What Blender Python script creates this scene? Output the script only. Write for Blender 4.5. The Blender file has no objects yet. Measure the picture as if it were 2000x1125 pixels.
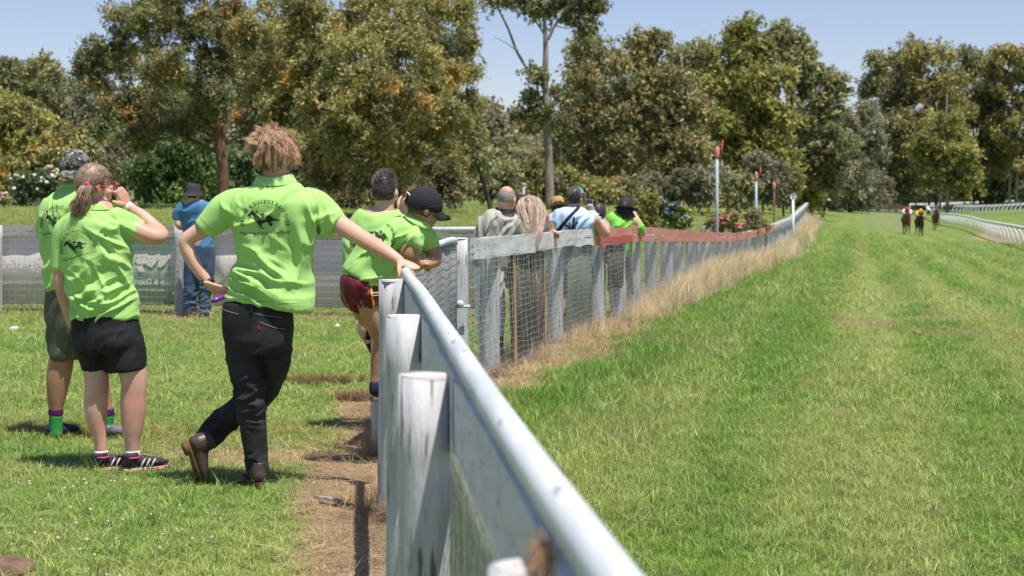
import bpy, math, random
import numpy as np
from mathutils import Vector, Matrix
from mathutils.bvhtree import BVHTree

# ------------------------------------------------------------------ camera, sky, sun, exposure
FX, CH, HY = 3400.0, 1.43, 397.0          # focal length in photo pixels, lens height, horizon row
sc = bpy.context.scene
COL = sc.collection
cam_d = bpy.data.cameras.new('camera')
cam = bpy.data.objects.new('camera', cam_d); COL.objects.link(cam)
cam.location = (0, 0, CH); cam.rotation_euler = (math.radians(90), 0, 0)
cam_d.sensor_width = 36; cam_d.lens = 36 * FX / 2000
cam_d.shift_y = -(562.5 - HY) / 2000
cam_d.clip_start = 0.05; cam_d.clip_end = 3000
cam_d.dof.use_dof = True; cam_d.dof.focus_distance = 9.0; cam_d.dof.aperture_fstop = 6.0
sc.camera = cam

SUN = Vector((0.23, -0.27, 1.0)).normalized()
world = bpy.data.worlds.new('World'); sc.world = world; world.use_nodes = True
wn = world.node_tree; wn.nodes.clear()
wo = wn.nodes.new('ShaderNodeOutputWorld'); wb = wn.nodes.new('ShaderNodeBackground'); ws = wn.nodes.new('ShaderNodeTexSky')
ws.sky_type = 'NISHITA'; ws.sun_disc = False
ws.sun_elevation = math.asin(SUN.z); ws.sun_rotation = math.atan2(SUN.x, SUN.y)
ws.air_density = 1.0; ws.dust_density = 0.1; ws.ozone_density = 2.5; ws.altitude = 100
wb.inputs[1].default_value = 0.095
wt_ = wn.nodes.new('ShaderNodeMix'); wt_.data_type = 'RGBA'; wt_.blend_type = 'MULTIPLY'; wt_.inputs[0].default_value = 1; wt_.inputs[7].default_value = (1.03, .94, 1.05, 1)
wn.links.new(ws.outputs[0], wt_.inputs[6]); wn.links.new(wt_.outputs[2], wb.inputs[0]); wn.links.new(wb.outputs[0], wo.inputs[0])
sl = bpy.data.lights.new('sun', 'SUN'); sl.energy = 5.0; sl.angle = math.radians(0.5); sl.color = (1.0, .955, .88)
so = bpy.data.objects.new('sun', sl); COL.objects.link(so)
so.rotation_euler = SUN.to_track_quat('Z', 'Y').to_euler(); so.location = (0, 0, 30)
sc.view_settings.view_transform = 'Standard'; sc.view_settings.look = 'None'
sc.view_settings.exposure = 0.3; sc.view_settings.gamma = 1.0
sc.render.engine = 'CYCLES'
sc.cycles.use_denoising = True
sc.cycles.max_bounces = 6; sc.cycles.transparent_max_bounces = 8
sc.cycles.diffuse_bounces = 3; sc.cycles.glossy_bounces = 2; sc.cycles.transmission_bounces = 3

RNG = np.random.default_rng(7)

# ------------------------------------------------------------------ numbers
def srgb(r, g, b):
    f = lambda c: (c/255)/12.92 if c/255 <= .04045 else (((c/255)+.055)/1.055)**2.4
    return (f(r), f(g), f(b))

def at(px, py, Y):                       # a point seen at photo pixel px,py that stands Y metres in front of the lens
    return np.array([(px-1000)*Y/FX, Y, CH-(py-HY)*Y/FX])

def _h(ix, iy, iz, s):
    n = (ix.astype(np.int64)*374761393 + iy.astype(np.int64)*668265263 + iz.astype(np.int64)*2147483647 + s*974711) & 0xffffffff
    n = ((n ^ (n >> 13))*1274126177) & 0xffffffff
    n = (n ^ (n >> 16)) & 0xffffffff
    return n.astype(np.float64)/2147483647.5 - 1.0

def vn(P, scale=1.0, s=0):               # value noise in -1..1
    P = np.asarray(P, float)
    if P.shape[1] == 2: P = np.c_[P, np.zeros(len(P))]
    P = P*scale + 137.31
    i = np.floor(P); f = P-i; f = f*f*(3-2*f)
    i = i.astype(np.int64)
    r = 0
    for dx in (0, 1):
        wx = f[:, 0] if dx else 1-f[:, 0]
        for dy in (0, 1):
            wy = f[:, 1] if dy else 1-f[:, 1]
            for dz in (0, 1):
                wz = f[:, 2] if dz else 1-f[:, 2]
                r = r + wx*wy*wz*_h(i[:, 0]+dx, i[:, 1]+dy, i[:, 2]+dz, s)
    return r

def fbm(P, scale, s=0, o=3):
    r = 0; a = 1; t = 0
    for k in range(o):
        r = r + a*vn(P, scale*2**k, s+k*17); t += a; a *= .55
    return r/t

def sstep(a, b, x):
    t = np.clip((x-a)/(b-a), 0, 1); return t*t*(3-2*t)

# ------------------------------------------------------------------ mesh helpers
def mk(name, V, F, mat=None, parent=None, smooth=True, link=True):
    me = bpy.data.meshes.new(name)
    V = np.asarray(V, np.float32)
    if isinstance(F, np.ndarray):
        k = F.shape[1]; n = len(F)
        me.vertices.add(len(V)); me.vertices.foreach_set('co', V.ravel())
        me.loops.add(n*k); me.loops.foreach_set('vertex_index', F.astype(np.int32).ravel())
        me.polygons.add(n)
        me.polygons.foreach_set('loop_start', np.arange(0, n*k, k, dtype=np.int32))
        me.update(calc_edges=True)
    else:
        me.from_pydata([tuple(v) for v in V.tolist()], [], [tuple(int(i) for i in f) for f in F]); me.update()
    if smooth: me.polygons.foreach_set('use_smooth', np.ones(len(me.polygons), bool))
    o = bpy.data.objects.new(name, me)
    if link: COL.objects.link(o)
    if mat is not None: me.materials.append(mat)
    if parent is not None: par(o, parent)
    return o

def par(o, parent):
    o.parent = parent
    o.matrix_parent_inverse = Matrix.Translation(-Vector(wloc(parent)))

def wloc(o):
    l = Vector(o.location)
    if o.parent: l = l + Vector(wloc(o.parent)) + o.matrix_parent_inverse.translation
    return l

def thing(name, label, cat, loc, group=None):
    o = bpy.data.objects.new(name, None); COL.objects.link(o)
    o.location = tuple(float(c) for c in loc); o['label'] = label; o['category'] = cat
    o.empty_display_size = .2
    if group: o['group'] = group
    return o

def tag(o, label, cat, group=None):
    o['label'] = label; o['category'] = cat
    if group: o['group'] = group
    return o

def kind(o, k, label=None):
    o['kind'] = k
    if label: o['label'] = label
    return o

class MB:                                 # collects pieces for ONE mesh
    def __init__(s): s.V = []; s.F = []; s.n = 0
    def add(s, V, F):
        V = np.asarray(V, float); s.V.append(V)
        for f in F: s.F.append([int(i)+s.n for i in f])
        s.n += len(V); return s
    def box(s, c, d, R=None, tap=1.0):
        x, y, z = [q/2 for q in d]
        v = np.array([[-x,-y,-z],[x,-y,-z],[x,y,-z],[-x,y,-z],[-x*tap,-y*tap,z],[x*tap,-y*tap,z],[x*tap,y*tap,z],[-x*tap,y*tap,z]])
        if R is not None: v = v@np.asarray(R).T
        return s.add(v+np.asarray(c), [(3,2,1,0),(4,5,6,7),(0,1,5,4),(1,2,6,5),(2,3,7,6),(3,0,4,7)])
    def tube(s, pts, r, n=8, k=1.0, lat=None, cap=True):
        V, F = tube(pts, r, n, k, lat, cap); return s.add(V, F)
    def build(s, name, mat, parent=None, smooth=True):
        return mk(name, np.concatenate(s.V), s.F, mat, parent, smooth)

def tube(pts, r, n=8, k=1.0, lat=None, cap=True, rnd=False):
    P = np.asarray(pts, float); m = len(P)
    r = np.full(m, r, float) if np.isscalar(r) else np.asarray(r, float)
    k = np.full(m, k, float) if np.isscalar(k) else np.asarray(k, float)
    T = np.gradient(P, axis=0) if m > 1 else np.array([[0, 0, 1.]])
    T /= np.linalg.norm(T, axis=1)[:, None]+1e-12
    if lat is None:
        L = np.zeros((m, 3)); a = np.array([1., 0, 0]) if abs(T[0, 0]) < .9 else np.array([0, 1., 0])
        for i in range(m):
            a = a - T[i]*a.dot(T[i]); a /= np.linalg.norm(a); L[i] = a
    else:
        L = np.broadcast_to(np.asarray(lat, float), (m, 3)).copy()
        L -= T*(L*T).sum(1)[:, None]; L /= np.linalg.norm(L, axis=1)[:, None]+1e-12
    B = np.cross(T, L)
    if rnd:                                # rounded ends
        def end(i, sg):
            return [(P[i]+sg*T[i]*r[i]*q, r[i]*w, k[i], L[i], B[i]) for q, w in ((.35, .9), (.65, .66), (.82, .3))]
        A = end(0, -1)[::-1]; Z = end(m-1, 1)
        P = np.array([q[0] for q in A]+list(P)+[q[0] for q in Z]); kk = [q[2] for q in A]+list(k)+[q[2] for q in Z]
        rr = [q[1] for q in A]+list(r)+[q[1] for q in Z]
        L = np.array([q[3] for q in A]+list(L)+[q[3] for q in Z]); B = np.array([q[4] for q in A]+list(B)+[q[4] for q in Z])
        r = np.array(rr); k = np.array(kk); m = len(P)
    t = np.arange(n)/n*2*math.pi
    V = P[:, None, :] + r[:, None, None]*(np.cos(t)[None, :, None]*L[:, None, :] + (np.sin(t)[None, :, None]*k[:, None, None])*B[:, None, :])
    V = V.reshape(-1, 3); F = []
    for i in range(m-1):
        for j in range(n):
            a = i*n+j; b = i*n+(j+1) % n
            F.append([a, b, b+n, a+n])
    if cap:
        F.append(list(range(n))[::-1]); F.append([(m-1)*n+j for j in range(n)])
    return V, F

def cr(pts, m):                            # smooth resampling (Catmull-Rom) of rows of numbers
    P = np.asarray(pts, float); n = len(P)
    if n < 3:
        t = np.linspace(0, 1, m)[:, None]; return P[0]*(1-t)+P[-1]*t
    Q = np.vstack([2*P[0]-P[1], P, 2*P[-1]-P[-2]])
    out = []
    for u in np.linspace(0, n-1-1e-6, m):
        i = int(u); f = u-i; a, b, c, d = Q[i], Q[i+1], Q[i+2], Q[i+3]
        out.append(.5*((2*b)+(-a+c)*f+(2*a-5*b+4*c-d)*f*f+(-a+3*b-3*c+d)*f**3))
    return np.array(out)

def ball(c, r, n=10, m=7):
    r = np.broadcast_to(np.asarray(r, float), 3); V = [[0, 0, -1]]; F = []
    for i in range(1, m):
        p = math.pi*i/m-math.pi/2
        for j in range(n):
            t = 2*math.pi*j/n; V.append([math.cos(p)*math.cos(t), math.cos(p)*math.sin(t), math.sin(p)])
    V.append([0, 0, 1]); e = len(V)-1
    for j in range(n):
        F.append([0, 1+(j+1) % n, 1+j]); F.append([e, e-n+j, e-n+(j+1) % n])
        for i in range(m-2):
            a = 1+i*n+j; b = 1+i*n+(j+1) % n; F.append([a, b, b+n, a+n])
    return np.array(V)*r+np.asarray(c, float), F

TMP = bpy.data.scenes.new('workbench')
def fuse(pieces, vox, it=4):               # union of closed pieces into one skin
    b = MB()
    for V, F in pieces: b.add(V, F)
    me = bpy.data.meshes.new('t'); me.from_pydata([tuple(v) for v in np.concatenate(b.V).tolist()], [], b.F); me.update()
    o = bpy.data.objects.new('t', me); TMP.collection.objects.link(o)
    m = o.modifiers.new('r', 'REMESH'); m.mode = 'VOXEL'; m.voxel_size = vox; m.adaptivity = 0
    with bpy.context.temp_override(scene=TMP, view_layer=TMP.view_layers[0]):
        dg = bpy.context.evaluated_depsgraph_get(); dg.update()
        ev = o.evaluated_get(dg); m2 = ev.to_mesh()
        V = np.zeros(len(m2.vertices)*3, np.float32); m2.vertices.foreach_get('co', V); V = V.reshape(-1, 3).astype(float)
        tot = np.zeros(len(m2.polygons), np.int32); m2.polygons.foreach_get('loop_total', tot)
        vi = np.zeros(len(m2.loops), np.int32); m2.loops.foreach_get('vertex_index', vi)
        ev.to_mesh_clear()
    TMP.collection.objects.unlink(o); bpy.data.objects.remove(o); bpy.data.meshes.remove(me)
    if (tot == 4).all(): F = vi.reshape(-1, 4)
    else:
        st = np.r_[0, np.cumsum(tot)[:-1]]; q = tot == 4
        F = vi[st[q][:, None]+np.arange(4)]
        t3 = vi[st[tot == 3][:, None]+np.arange(3)] if (tot == 3).any() else np.zeros((0, 3), int)
        F = np.vstack([F, np.c_[t3, t3[:, 2:]]]) if len(t3) else F
    V = relax(V, F, it)
    return V, F

def relax(V, F, it):
    E = np.vstack([F[:, [i, (i+1) % 4]] for i in range(4)]); n = len(V)
    deg = np.bincount(E.ravel(), minlength=n)[:, None]+1e-9
    for _ in range(it):
        S = np.zeros_like(V)
        for c in range(3):
            S[:, c] = np.bincount(E[:, 0], V[E[:, 1], c], n)+np.bincount(E[:, 1], V[E[:, 0], c], n)
        V = V*.4+.6*S/deg
    return V

def nrm(V, F):
    a, b, c = V[F[:, 0]], V[F[:, 1]], V[F[:, 2]]
    N = np.cross(b-a, c-a); n = len(V); R = np.zeros_like(V)
    for q in range(4):
        for k in range(3): R[:, k] += np.bincount(F[:, q], N[:, k], n)
    return R/(np.linalg.norm(R, axis=1)[:, None]+1e-12)

def rodr(v, ax, a):
    ax = np.asarray(ax, float)/np.linalg.norm(ax)
    return v*math.cos(a)+np.cross(ax, v)*math.sin(a)+ax*ax.dot(v)*(1-math.cos(a))

# ------------------------------------------------------------------ materials
def nodes(name):
    m = bpy.data.materials.new(name); m.use_nodes = True; t = m.node_tree; t.nodes.clear()
    o = t.nodes.new('ShaderNodeOutputMaterial'); p = t.nodes.new('ShaderNodeBsdfPrincipled')
    t.links.new(p.outputs[0], o.inputs[0]); return m, t, p, o

def N(t, ty, **kw):
    n = t.nodes.new(ty)
    for k, v in kw.items():
        if k[0] == 'i' and k[1:].isdigit(): n.inputs[int(k[1:])].default_value = v
        else: setattr(n, k, v)
    return n

def c4(c): return (c[0], c[1], c[2], 1)

def mat(name, c1, c2=None, scale=8.0, rough=.7, bump=0.0, bscale=60.0, st=(1, 1, 1), spec=.3, c3=None, sc3=30., th3=.6, metal=0, island=0, sheen=0, trans=0, detail=4, lo=.35, hi=.65):
    m, t, p, o = nodes(name); c2 = c2 or c1
    tc = N(t, 'ShaderNodeTexCoord'); mp = N(t, 'ShaderNodeMapping'); mp.inputs['Scale'].default_value = st
    t.links.new(tc.outputs['Object'], mp.inputs[0])
    nz = N(t, 'ShaderNodeTexNoise'); nz.inputs['Scale'].default_value = scale; nz.inputs['Detail'].default_value = detail
    t.links.new(mp.outputs[0], nz.inputs['Vector'])
    rp = N(t, 'ShaderNodeValToRGB'); rp.color_ramp.elements[0].position = lo; rp.color_ramp.elements[1].position = hi
    rp.color_ramp.elements[0].color = c4(c1); rp.color_ramp.elements[1].color = c4(c2)
    t.links.new(nz.outputs[0], rp.inputs[0]); col = rp.outputs[0]
    if c3:
        n3 = N(t, 'ShaderNodeTexNoise'); n3.inputs['Scale'].default_value = sc3; n3.inputs['Detail'].default_value = 5
        t.links.new(mp.outputs[0], n3.inputs['Vector'])
        r3 = N(t, 'ShaderNodeValToRGB'); r3.color_ramp.elements[0].position = th3; r3.color_ramp.elements[1].position = th3+.06
        t.links.new(n3.outputs[0], r3.inputs[0])
        mx = N(t, 'ShaderNodeMix', data_type='RGBA'); mx.inputs[7].default_value = c4(c3)
        t.links.new(r3.outputs[0], mx.inputs[0]); t.links.new(col, mx.inputs[6]); col = mx.outputs[2]
    if island:
        g = N(t, 'ShaderNodeNewGeometry'); hv = N(t, 'ShaderNodeHueSaturation')
        mr = N(t, 'ShaderNodeMapRange'); mr.inputs[3].default_value = 1-island; mr.inputs[4].default_value = 1+island
        t.links.new(g.outputs['Random Per Island'], mr.inputs[0]); t.links.new(mr.outputs[0], hv.inputs['Value'])
        t.links.new(col, hv.inputs['Color']); col = hv.outputs[0]
    t.links.new(col, p.inputs['Base Color'])
    p.inputs['Roughness'].default_value = rough; p.inputs['Specular IOR Level'].default_value = spec; p.inputs['Metallic'].default_value = metal
    if sheen: p.inputs['Sheen Weight'].default_value = sheen
    if bump:
        nb = N(t, 'ShaderNodeTexNoise'); nb.inputs['Scale'].default_value = bscale; nb.inputs['Detail'].default_value = 4
        t.links.new(mp.outputs[0], nb.inputs['Vector'])
        bp = N(t, 'ShaderNodeBump'); bp.inputs['Strength'].default_value = 1; bp.inputs['Distance'].default_value = bump
        t.links.new(nb.outputs[0], bp.inputs['Height']); t.links.new(bp.outputs[0], p.inputs['Normal'])
    if trans:
        tr = N(t, 'ShaderNodeBsdfTranslucent'); ms = N(t, 'ShaderNodeMixShader'); ms.inputs[0].default_value = trans
        t.links.new(col, tr.inputs[0]); t.links.new(p.outputs[0], ms.inputs[1]); t.links.new(tr.outputs[0], ms.inputs[2]); t.links.new(ms.outputs[0], o.inputs[0])
    return m
# ------------------------------------------------------------------ terrain
TY = np.array([0, 12, 22, 30, 45, 60, 95, 135, 190, 260, 400.])
TX = np.array([-1500, 0, 500, 900, 1200, 1500, 1600, 1800, 2000, 3500.])
TZ = np.array([
 [0,0,.0,.3,.9,1.2,1.4,1.5,1.6,2,3],
 [0,0,.02,.4,1.0,1.3,1.35,1.5,1.6,2,3],
 [0,0,.02,.4,1.0,1.3,1.35,1.5,1.6,2,3],
 [0,0,.02,.3,.8,1.05,1.3,1.5,1.6,2,3],
 [0,0,.02,.05,.35,.8,1.25,1.5,1.5,1.5,2],
 [0,0,-.02,-.15,-.36,-.2,.7,1.0,1.1,1.1,1.2],
 [0,0,-.05,-.2,-.42,-.42,.05,.1,.25,.5,.9],
 [0,0,-.1,-.35,-.6,-.75,-1.0,-1.15,-1.15,-.35,.7],
 [0,0,-.1,-.4,-.7,-.9,-1.1,-1.0,.2,.45,.9],
 [0,0,-.1,-.4,-.7,-.9,-1.1,-.8,0,.6,1]]).T
def terr(X, Y):
    X = np.asarray(X, float); Y = np.asarray(Y, float)
    Yc = np.clip(Y, 0, 399.9); px = np.clip(1000+FX*X/np.maximum(Y, 9), -1499, 3499)
    i = np.clip(np.searchsorted(TY, Yc, 'right')-1, 0, len(TY)-2); j = np.clip(np.searchsorted(TX, px, 'right')-1, 0, len(TX)-2)
    a = (Yc-TY[i])/(TY[i+1]-TY[i]); b = (px-TX[j])/(TX[j+1]-TX[j])
    return (TZ[i, j]*(1-a)*(1-b)+TZ[i+1, j]*a*(1-b)+TZ[i, j+1]*(1-a)*b+TZ[i+1, j+1]*a*b)
def tz(x, y): return float(terr(np.array([x]), np.array([y]))[0])
def gp(px, Y, dz=0.0):                     # a spot on the ground under photo column px, Y metres away
    x = (px-1000)*Y/FX; return np.array([x, Y, tz(x, Y)+dz])

# race fence centre line: Y -> X ; near part is straight
NEAR = lambda Y: .22-.0866*Y-.075
RF = np.array([[13.1,-.385],[14.3,-.093],[15.7,.208],[17.6,.528],[18.7,.825],[19.4,1.03],[21,1.43],[23.4,1.97],[27.5,2.8],[34,4.0],[41,5.4],[48,6.9],[52,7.8],[66.5,10.7],[80,13.3],[93,15.8]])
RFZ = np.array([[13.1,1.164],[15.7,1.157],[18.7,1.155],[21,1.146],[23.4,1.094],[27.5,1.0],[34,.86],[41,.726],[48,.741],[52,.80],[66.5,.90],[80,1.18],[93,1.457]])
def fx(Y):
    Y = np.asarray(Y, float)
    return np.where(Y < 13.1, .145-.0866*Y + np.clip((Y-8.5)/4.6, 0, 1)*.604*0 + np.where(Y > 11, (Y-11)/2.1*.605, 0)*0, np.interp(Y, np.r_[RF[:, 0], 400], np.r_[RF[:, 1], 77]))
def ftop(Y): return np.interp(Y, RFZ[:, 0], RFZ[:, 1])

def fields(X, Y):
    """grass colour, blade height, blade density at ground spots"""
    P = np.c_[X, Y]; d = X-fx(Y); n = len(X)
    big = fbm(P, .35, 3); med = fbm(P, 1.6, 9); fin = fbm(P, 7, 21)
    green = np.array([.17, .28, .04]); lush = np.array([.10, .235, .025]); pale = np.array([.33, .37, .11]); straw = np.array([.40, .28, .16]); yel = np.array([.27, .25, .06])
    def mixc(a, b, t): return a*(1-t[:, None])+b*t[:, None]
    C = np.tile(np.array([.215, .33, .07]), (n, 1))
    # lawn on the left
    Cl = mixc(C, pale, np.clip(.45+.9*med+.4*fin, 0, 1)); Cl = mixc(Cl, lush*1.3, np.clip(-.1+1.2*big-.4*med, 0, .6))
    band = np.exp(-((Y-(10.6+.5*vn(P, .8, 5)))/.55)**2)*np.clip(.65+.7*med, 0, 1)
    Cl = mixc(Cl, yel, np.clip(band, 0, .85))
    far = sstep(14, 26, Y); Cl = mixc(Cl, np.array([.25, .27, .08]), far*.5)
    hill = sstep(24, 30, Y); Cl = mixc(Cl, np.array([.235, .29, .075]), hill*np.clip(.55+.5*big, 0, 1))
    # track: lengthwise mowing and wear
    s = X-.2*Y
    Pt = np.c_[s*1.5, Y*.16]; st = fbm(Pt, 1.0, 31); stf = fbm(np.c_[s*5, Y*.22], 1.0, 37); st2 = np.sin(s*2*math.pi/1.55+1.2+.5*vn(P, .1, 4))
    Ct = mixc(np.tile(green, (n, 1)), pale, np.clip(  .34+.55*st+.27*(1+.6*sstep(10, 16, Y))*st2+.60*stf+.25*med+.45*fin, 0, .97))
    Ct = mixc(Ct, lush, np.clip(-.1-.6*st-.25*st2+.5*fin-.3*med, 0, .6))
    lu = np.exp(-((d-(1.25+.25*vn(P, .5, 8)))/.55)**2)*sstep(9, 12, Y)*(1-sstep(50, 70, Y))
    Ct = mixc(Ct, lush, np.clip(lu*(.32+.5*med), 0, .5))
    tan = np.clip((fbm(np.c_[X*.8, Y*.5], 1.0, 44)-.20)*3, 0, 1)*sstep(6, 20, Y)
    Ct = mixc(Ct, np.array([.33, .28, .13]), tan*.75)
    Ct = mixc(Ct, np.array([.25, .33, .09]), sstep(40, 120, Y)*.55)
    isT = (d > 0)
    C = np.where(isT[:, None], Ct, Cl)
    # straw beside fences
    sw = np.zeros(n)
    w1 = np.interp(Y, [5, 6.5, 7.5, 8.5, 9.2, 10, 13], [.22, .29, .40, .46, .42, .25, .25])*(1+.3*vn(P, 1.3, 2)+.3*fin); wn_ = w1
    sw = np.maximum(sw, np.where((~isT) & (Y < 13), sstep(wn_+.12, wn_-.08, -d), 0))
    wr = np.interp(Y, [10, 14, 19, 24, 95], [.5, .55, .45, .2, .3])*(1+.6*vn(P, 1.1, 6)+.4*fin)
    sw = np.maximum(sw, np.where(isT & (Y > 10.5) & (Y < 100), sstep(wr+.15, wr-.1, d)*np.clip(.75+.6*med, 0, 1), 0))
    sw = np.maximum(sw, np.where((~isT) & (Y >= 13) & (Y < 100), sstep(.5, .25, -d), 0)*.8)
    pd = np.exp(-((Y-21.4+.3*med)/.35)**2)*np.clip(.4+1.1*med, 0, 1)*(~isT); sw = np.maximum(sw, pd*.7)
    p2 = np.exp(-(((X+1.35)/.9)**2+((Y-9.75)/.35)**2))*np.clip(.6+.9*med, 0, 1)*(~isT); sw = np.maximum(sw, p2)
    sand = sstep(.35, .6, np.exp(-(((1000+FX*X/np.maximum(Y, 9)-1985)/95)**2+((Y-128)/26)**2)))
    C = mixc(C, straw, np.clip(sw, 0, 1)); C = mixc(C, np.array([.48, .37, .25]), sand*.8)
    path = np.exp(-((Y-25.5)/1.2)**2)*(~isT)*(X > -2.2); C = mixc(C, np.array([.30, .25, .2]), path*.8)
    hgt = np.where(isT, 1.05+.6*lu+.35*fin, .8+.3*fin+.25*big); den = np.clip(1-1.02*sw-path-sand, 0, 1)
    return C, hgt, den, sw

def attr_col(o, name, C, dom='POINT'):
    a = o.data.color_attributes.new(name, 'FLOAT_COLOR', dom)
    a.data.foreach_set('color', np.c_[C, np.ones(len(C))].astype(np.float32).ravel())

# ground sheet, fine close to the lens and coarse far away
def sp(a, m, e, lim):
    t = np.linspace(0, 1, m); v = a*np.sinh(t*math.asinh(lim/a)); return v
xs = sp(3.0, 330, 1, 520); xs = np.r_[-xs[:0:-1], xs]
ys = np.r_[-60, -30, -12, -5, 0, 3, 5, 5.0+sp(4.0, 520, 1, 700)[1:]]
GX, GY = np.meshgrid(xs, ys); gx = GX.ravel(); gy = GY.ravel()
gz = terr(gx, gy)
Pn = np.c_[gx, gy]; gz = gz + .012*fbm(Pn, 2.2, 61)*sstep(2, 5, gy)
fc, fh, fd, fs = fields(gx, gy)
gz = gz + .03*np.clip(fs, 0, 1)*np.clip(fbm(Pn, 5, 66)+.1, 0, 1)*(gy < 40)
nx, ny = len(xs), len(ys)
I = np.arange(nx*ny).reshape(ny, nx)
gF = np.stack([I[:-1, :-1], I[:-1, 1:], I[1:, 1:], I[1:, :-1]], -1).reshape(-1, 4)
def ground_mat():
    m, t, p, o = nodes('ground')
    a = N(t, 'ShaderNodeAttribute', attribute_name='tint')
    tc = N(t, 'ShaderNodeTexCoord')
    n1 = N(t, 'ShaderNodeTexNoise'); n1.inputs['Scale'].default_value = 22; n1.inputs['Detail'].default_value = 8; n1.inputs['Roughness'].default_value = .7
    n2 = N(t, 'ShaderNodeTexNoise'); n2.inputs['Scale'].default_value = 1.7; n2.inputs['Detail'].default_value = 6
    mp = N(t, 'ShaderNodeMapping'); mp.inputs['Scale'].default_value = (1, .35, 1)
    t.links.new(tc.outputs['Object'], n1.inputs['Vector']); t.links.new(tc.outputs['Object'], mp.inputs[0]); t.links.new(mp.outputs[0], n2.inputs['Vector'])
    mr = N(t, 'ShaderNodeMapRange'); mr.inputs[1].default_value = .3; mr.inputs[2].default_value = .7; mr.inputs[3].default_value = .55; mr.inputs[4].default_value = 1.35
    mr2 = N(t, 'ShaderNodeMapRange'); mr2.inputs[1].default_value = .3; mr2.inputs[2].default_value = .7; mr2.inputs[3].default_value = .75; mr2.inputs[4].default_value = 1.2
    t.links.new(n1.outputs[0], mr.inputs[0]); t.links.new(n2.outputs[0], mr2.inputs[0])
    mu = N(t, 'ShaderNodeMath', operation='MULTIPLY'); t.links.new(mr.outputs[0], mu.inputs[0]); t.links.new(mr2.outputs[0], mu.inputs[1])
    hv = N(t, 'ShaderNodeHueSaturation'); t.links.new(a.outputs['Color'], hv.inputs['Color']); t.links.new(mu.outputs[0], hv.inputs['Value'])
    t.links.new(hv.outputs[0], p.inputs['Base Color']); p.inputs['Roughness'].default_value = .95; p.inputs['Specular IOR Level'].default_value = .1
    b = N(t, 'ShaderNodeBump'); b.inputs['Distance'].default_value = .02; b.inputs['Strength'].default_value = .8
    t.links.new(n1.outputs[0], b.inputs['Height']); t.links.new(b.outputs[0], p.inputs['Normal'])
    return m
ground = kind(mk('ground', np.c_[gx, gy, gz], gF, ground_mat()), 'structure', 'mown grass ground running from the fence out over the race track')
attr_col(ground, 'tint', fc*np.where(fs > .4, .8, .72)[:, None])

# ------------------------------------------------------------------ materials for wood and wire
M = {}
M['paint'] = mat('weathered_white_paint', (.62, .61, .62), (.42, .42, .44), 3.5, .75, .004, 30, (7, 7, .7), .25, (.17, .155, .12), 7, .60, detail=9)
M['board_paint'] = mat('lavender_grey_board_paint', (.70, .67, .76), (.56, .54, .62), 3.0, .7, .003, 30, (2, 2, 8), .25, (.30, .28, .27), 9, .63, detail=8)
M['board_grey'] = mat('weathered_grey_board', (.46, .45, .44), (.30, .29, .285), 2.5, .8, .003, 30, (1, 1, 7), .2, (.14, .13, .11), 9, .6, detail=8)
M['paint_end'] = mat('post_top_paint', (.72, .69, .68), (.56, .52, .50), 12, .6, .002, 60)
M['pipe'] = mat('pale_blue_white_pipe_paint', (.70, .72, .74), (.52, .55, .57), 5, .5, .0006, 30, (3, .5, 3), .5, (.36, .34, .29), 12, .655, detail=8)
M['board'] = mat('peeling_white_board', (.74, .73, .72), (.54, .53, .52), 2.2, .75, .002, 30, (1, 1, 7), .2, (.17, .15, .12), 9, .62, detail=8)
M['red'] = mat('faded_red_board', (.56, .19, .14), (.66, .30, .23), 1.6, .6, .0015, 30, (1, 1, 5), .3, (.28, .12, .09), 8, .64, detail=8)
M['redv'] = mat('bright_red_board', (.58, .045, .04), (.50, .10, .08), 1.6, .5, .0015, 30, (1, 1, 5), .35, (.55, .25, .22), 10, .64, detail=8)
M['yellow'] = mat('yellow_band', (.72, .42, .04), (.62, .36, .06), 9, .6)
M['grey'] = mat('bare_grey_wood', (.36, .35, .33), (.24, .23, .21), 4, .85, .003, 30, (6, 6, 1), .15, (.10, .09, .07), 9, .62, detail=8)
M['wire'] = mat('galvanised_wire', (.52, .52, .50), (.36, .35, .33), 20, .5, spec=.5, metal=.35)
M['stake'] = mat('raw_timber_stake', (.50, .30, .14), (.40, .23, .11), 5, .75, .001, 60, (8, 8, 1))
M['brownp'] = mat('brown_weathered_post', (.20, .12, .075), (.13, .08, .05), 7, .9, .003, 30, (6, 6, 1))
def sheer(name, c1, c2, sc, alpha):
    m, t, p, o = nodes(name)
    m2 = mat(name+'_x', c1, c2, sc); bpy.data.materials.remove(m2)
    tc = N(t, 'ShaderNodeTexCoord'); nz = N(t, 'ShaderNodeTexNoise'); nz.inputs['Scale'].default_value = sc; nz.inputs['Detail'].default_value = 5
    t.links.new(tc.outputs['Object'], nz.inputs['Vector']); rp = N(t, 'ShaderNodeValToRGB'); rp.color_ramp.elements[0].position = .35; rp.color_ramp.elements[1].position = .65
    rp.color_ramp.elements[0].color = c4(c1); rp.color_ramp.elements[1].color = c4(c2); t.links.new(nz.outputs[0], rp.inputs[0])
    t.links.new(rp.outputs[0], p.inputs['Base Color']); p.inputs['Roughness'].default_value = .8; p.inputs['Specular IOR Level'].default_value = .15
    tr = N(t, 'ShaderNodeBsdfTranslucent'); t.links.new(rp.outputs[0], tr.inputs[0])
    ms = N(t, 'ShaderNodeMixShader'); ms.inputs[0].default_value = .45; t.links.new(p.outputs[0], ms.inputs[1]); t.links.new(tr.outputs[0], ms.inputs[2])
    tp = N(t, 'ShaderNodeBsdfTransparent'); m3 = N(t, 'ShaderNodeMixShader'); m3.inputs[0].default_value = alpha
    t.links.new(tp.outputs[0], m3.inputs[1]); t.links.new(ms.outputs[0], m3.inputs[2]); t.links.new(m3.outputs[0], o.inputs[0])
    return m
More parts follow.
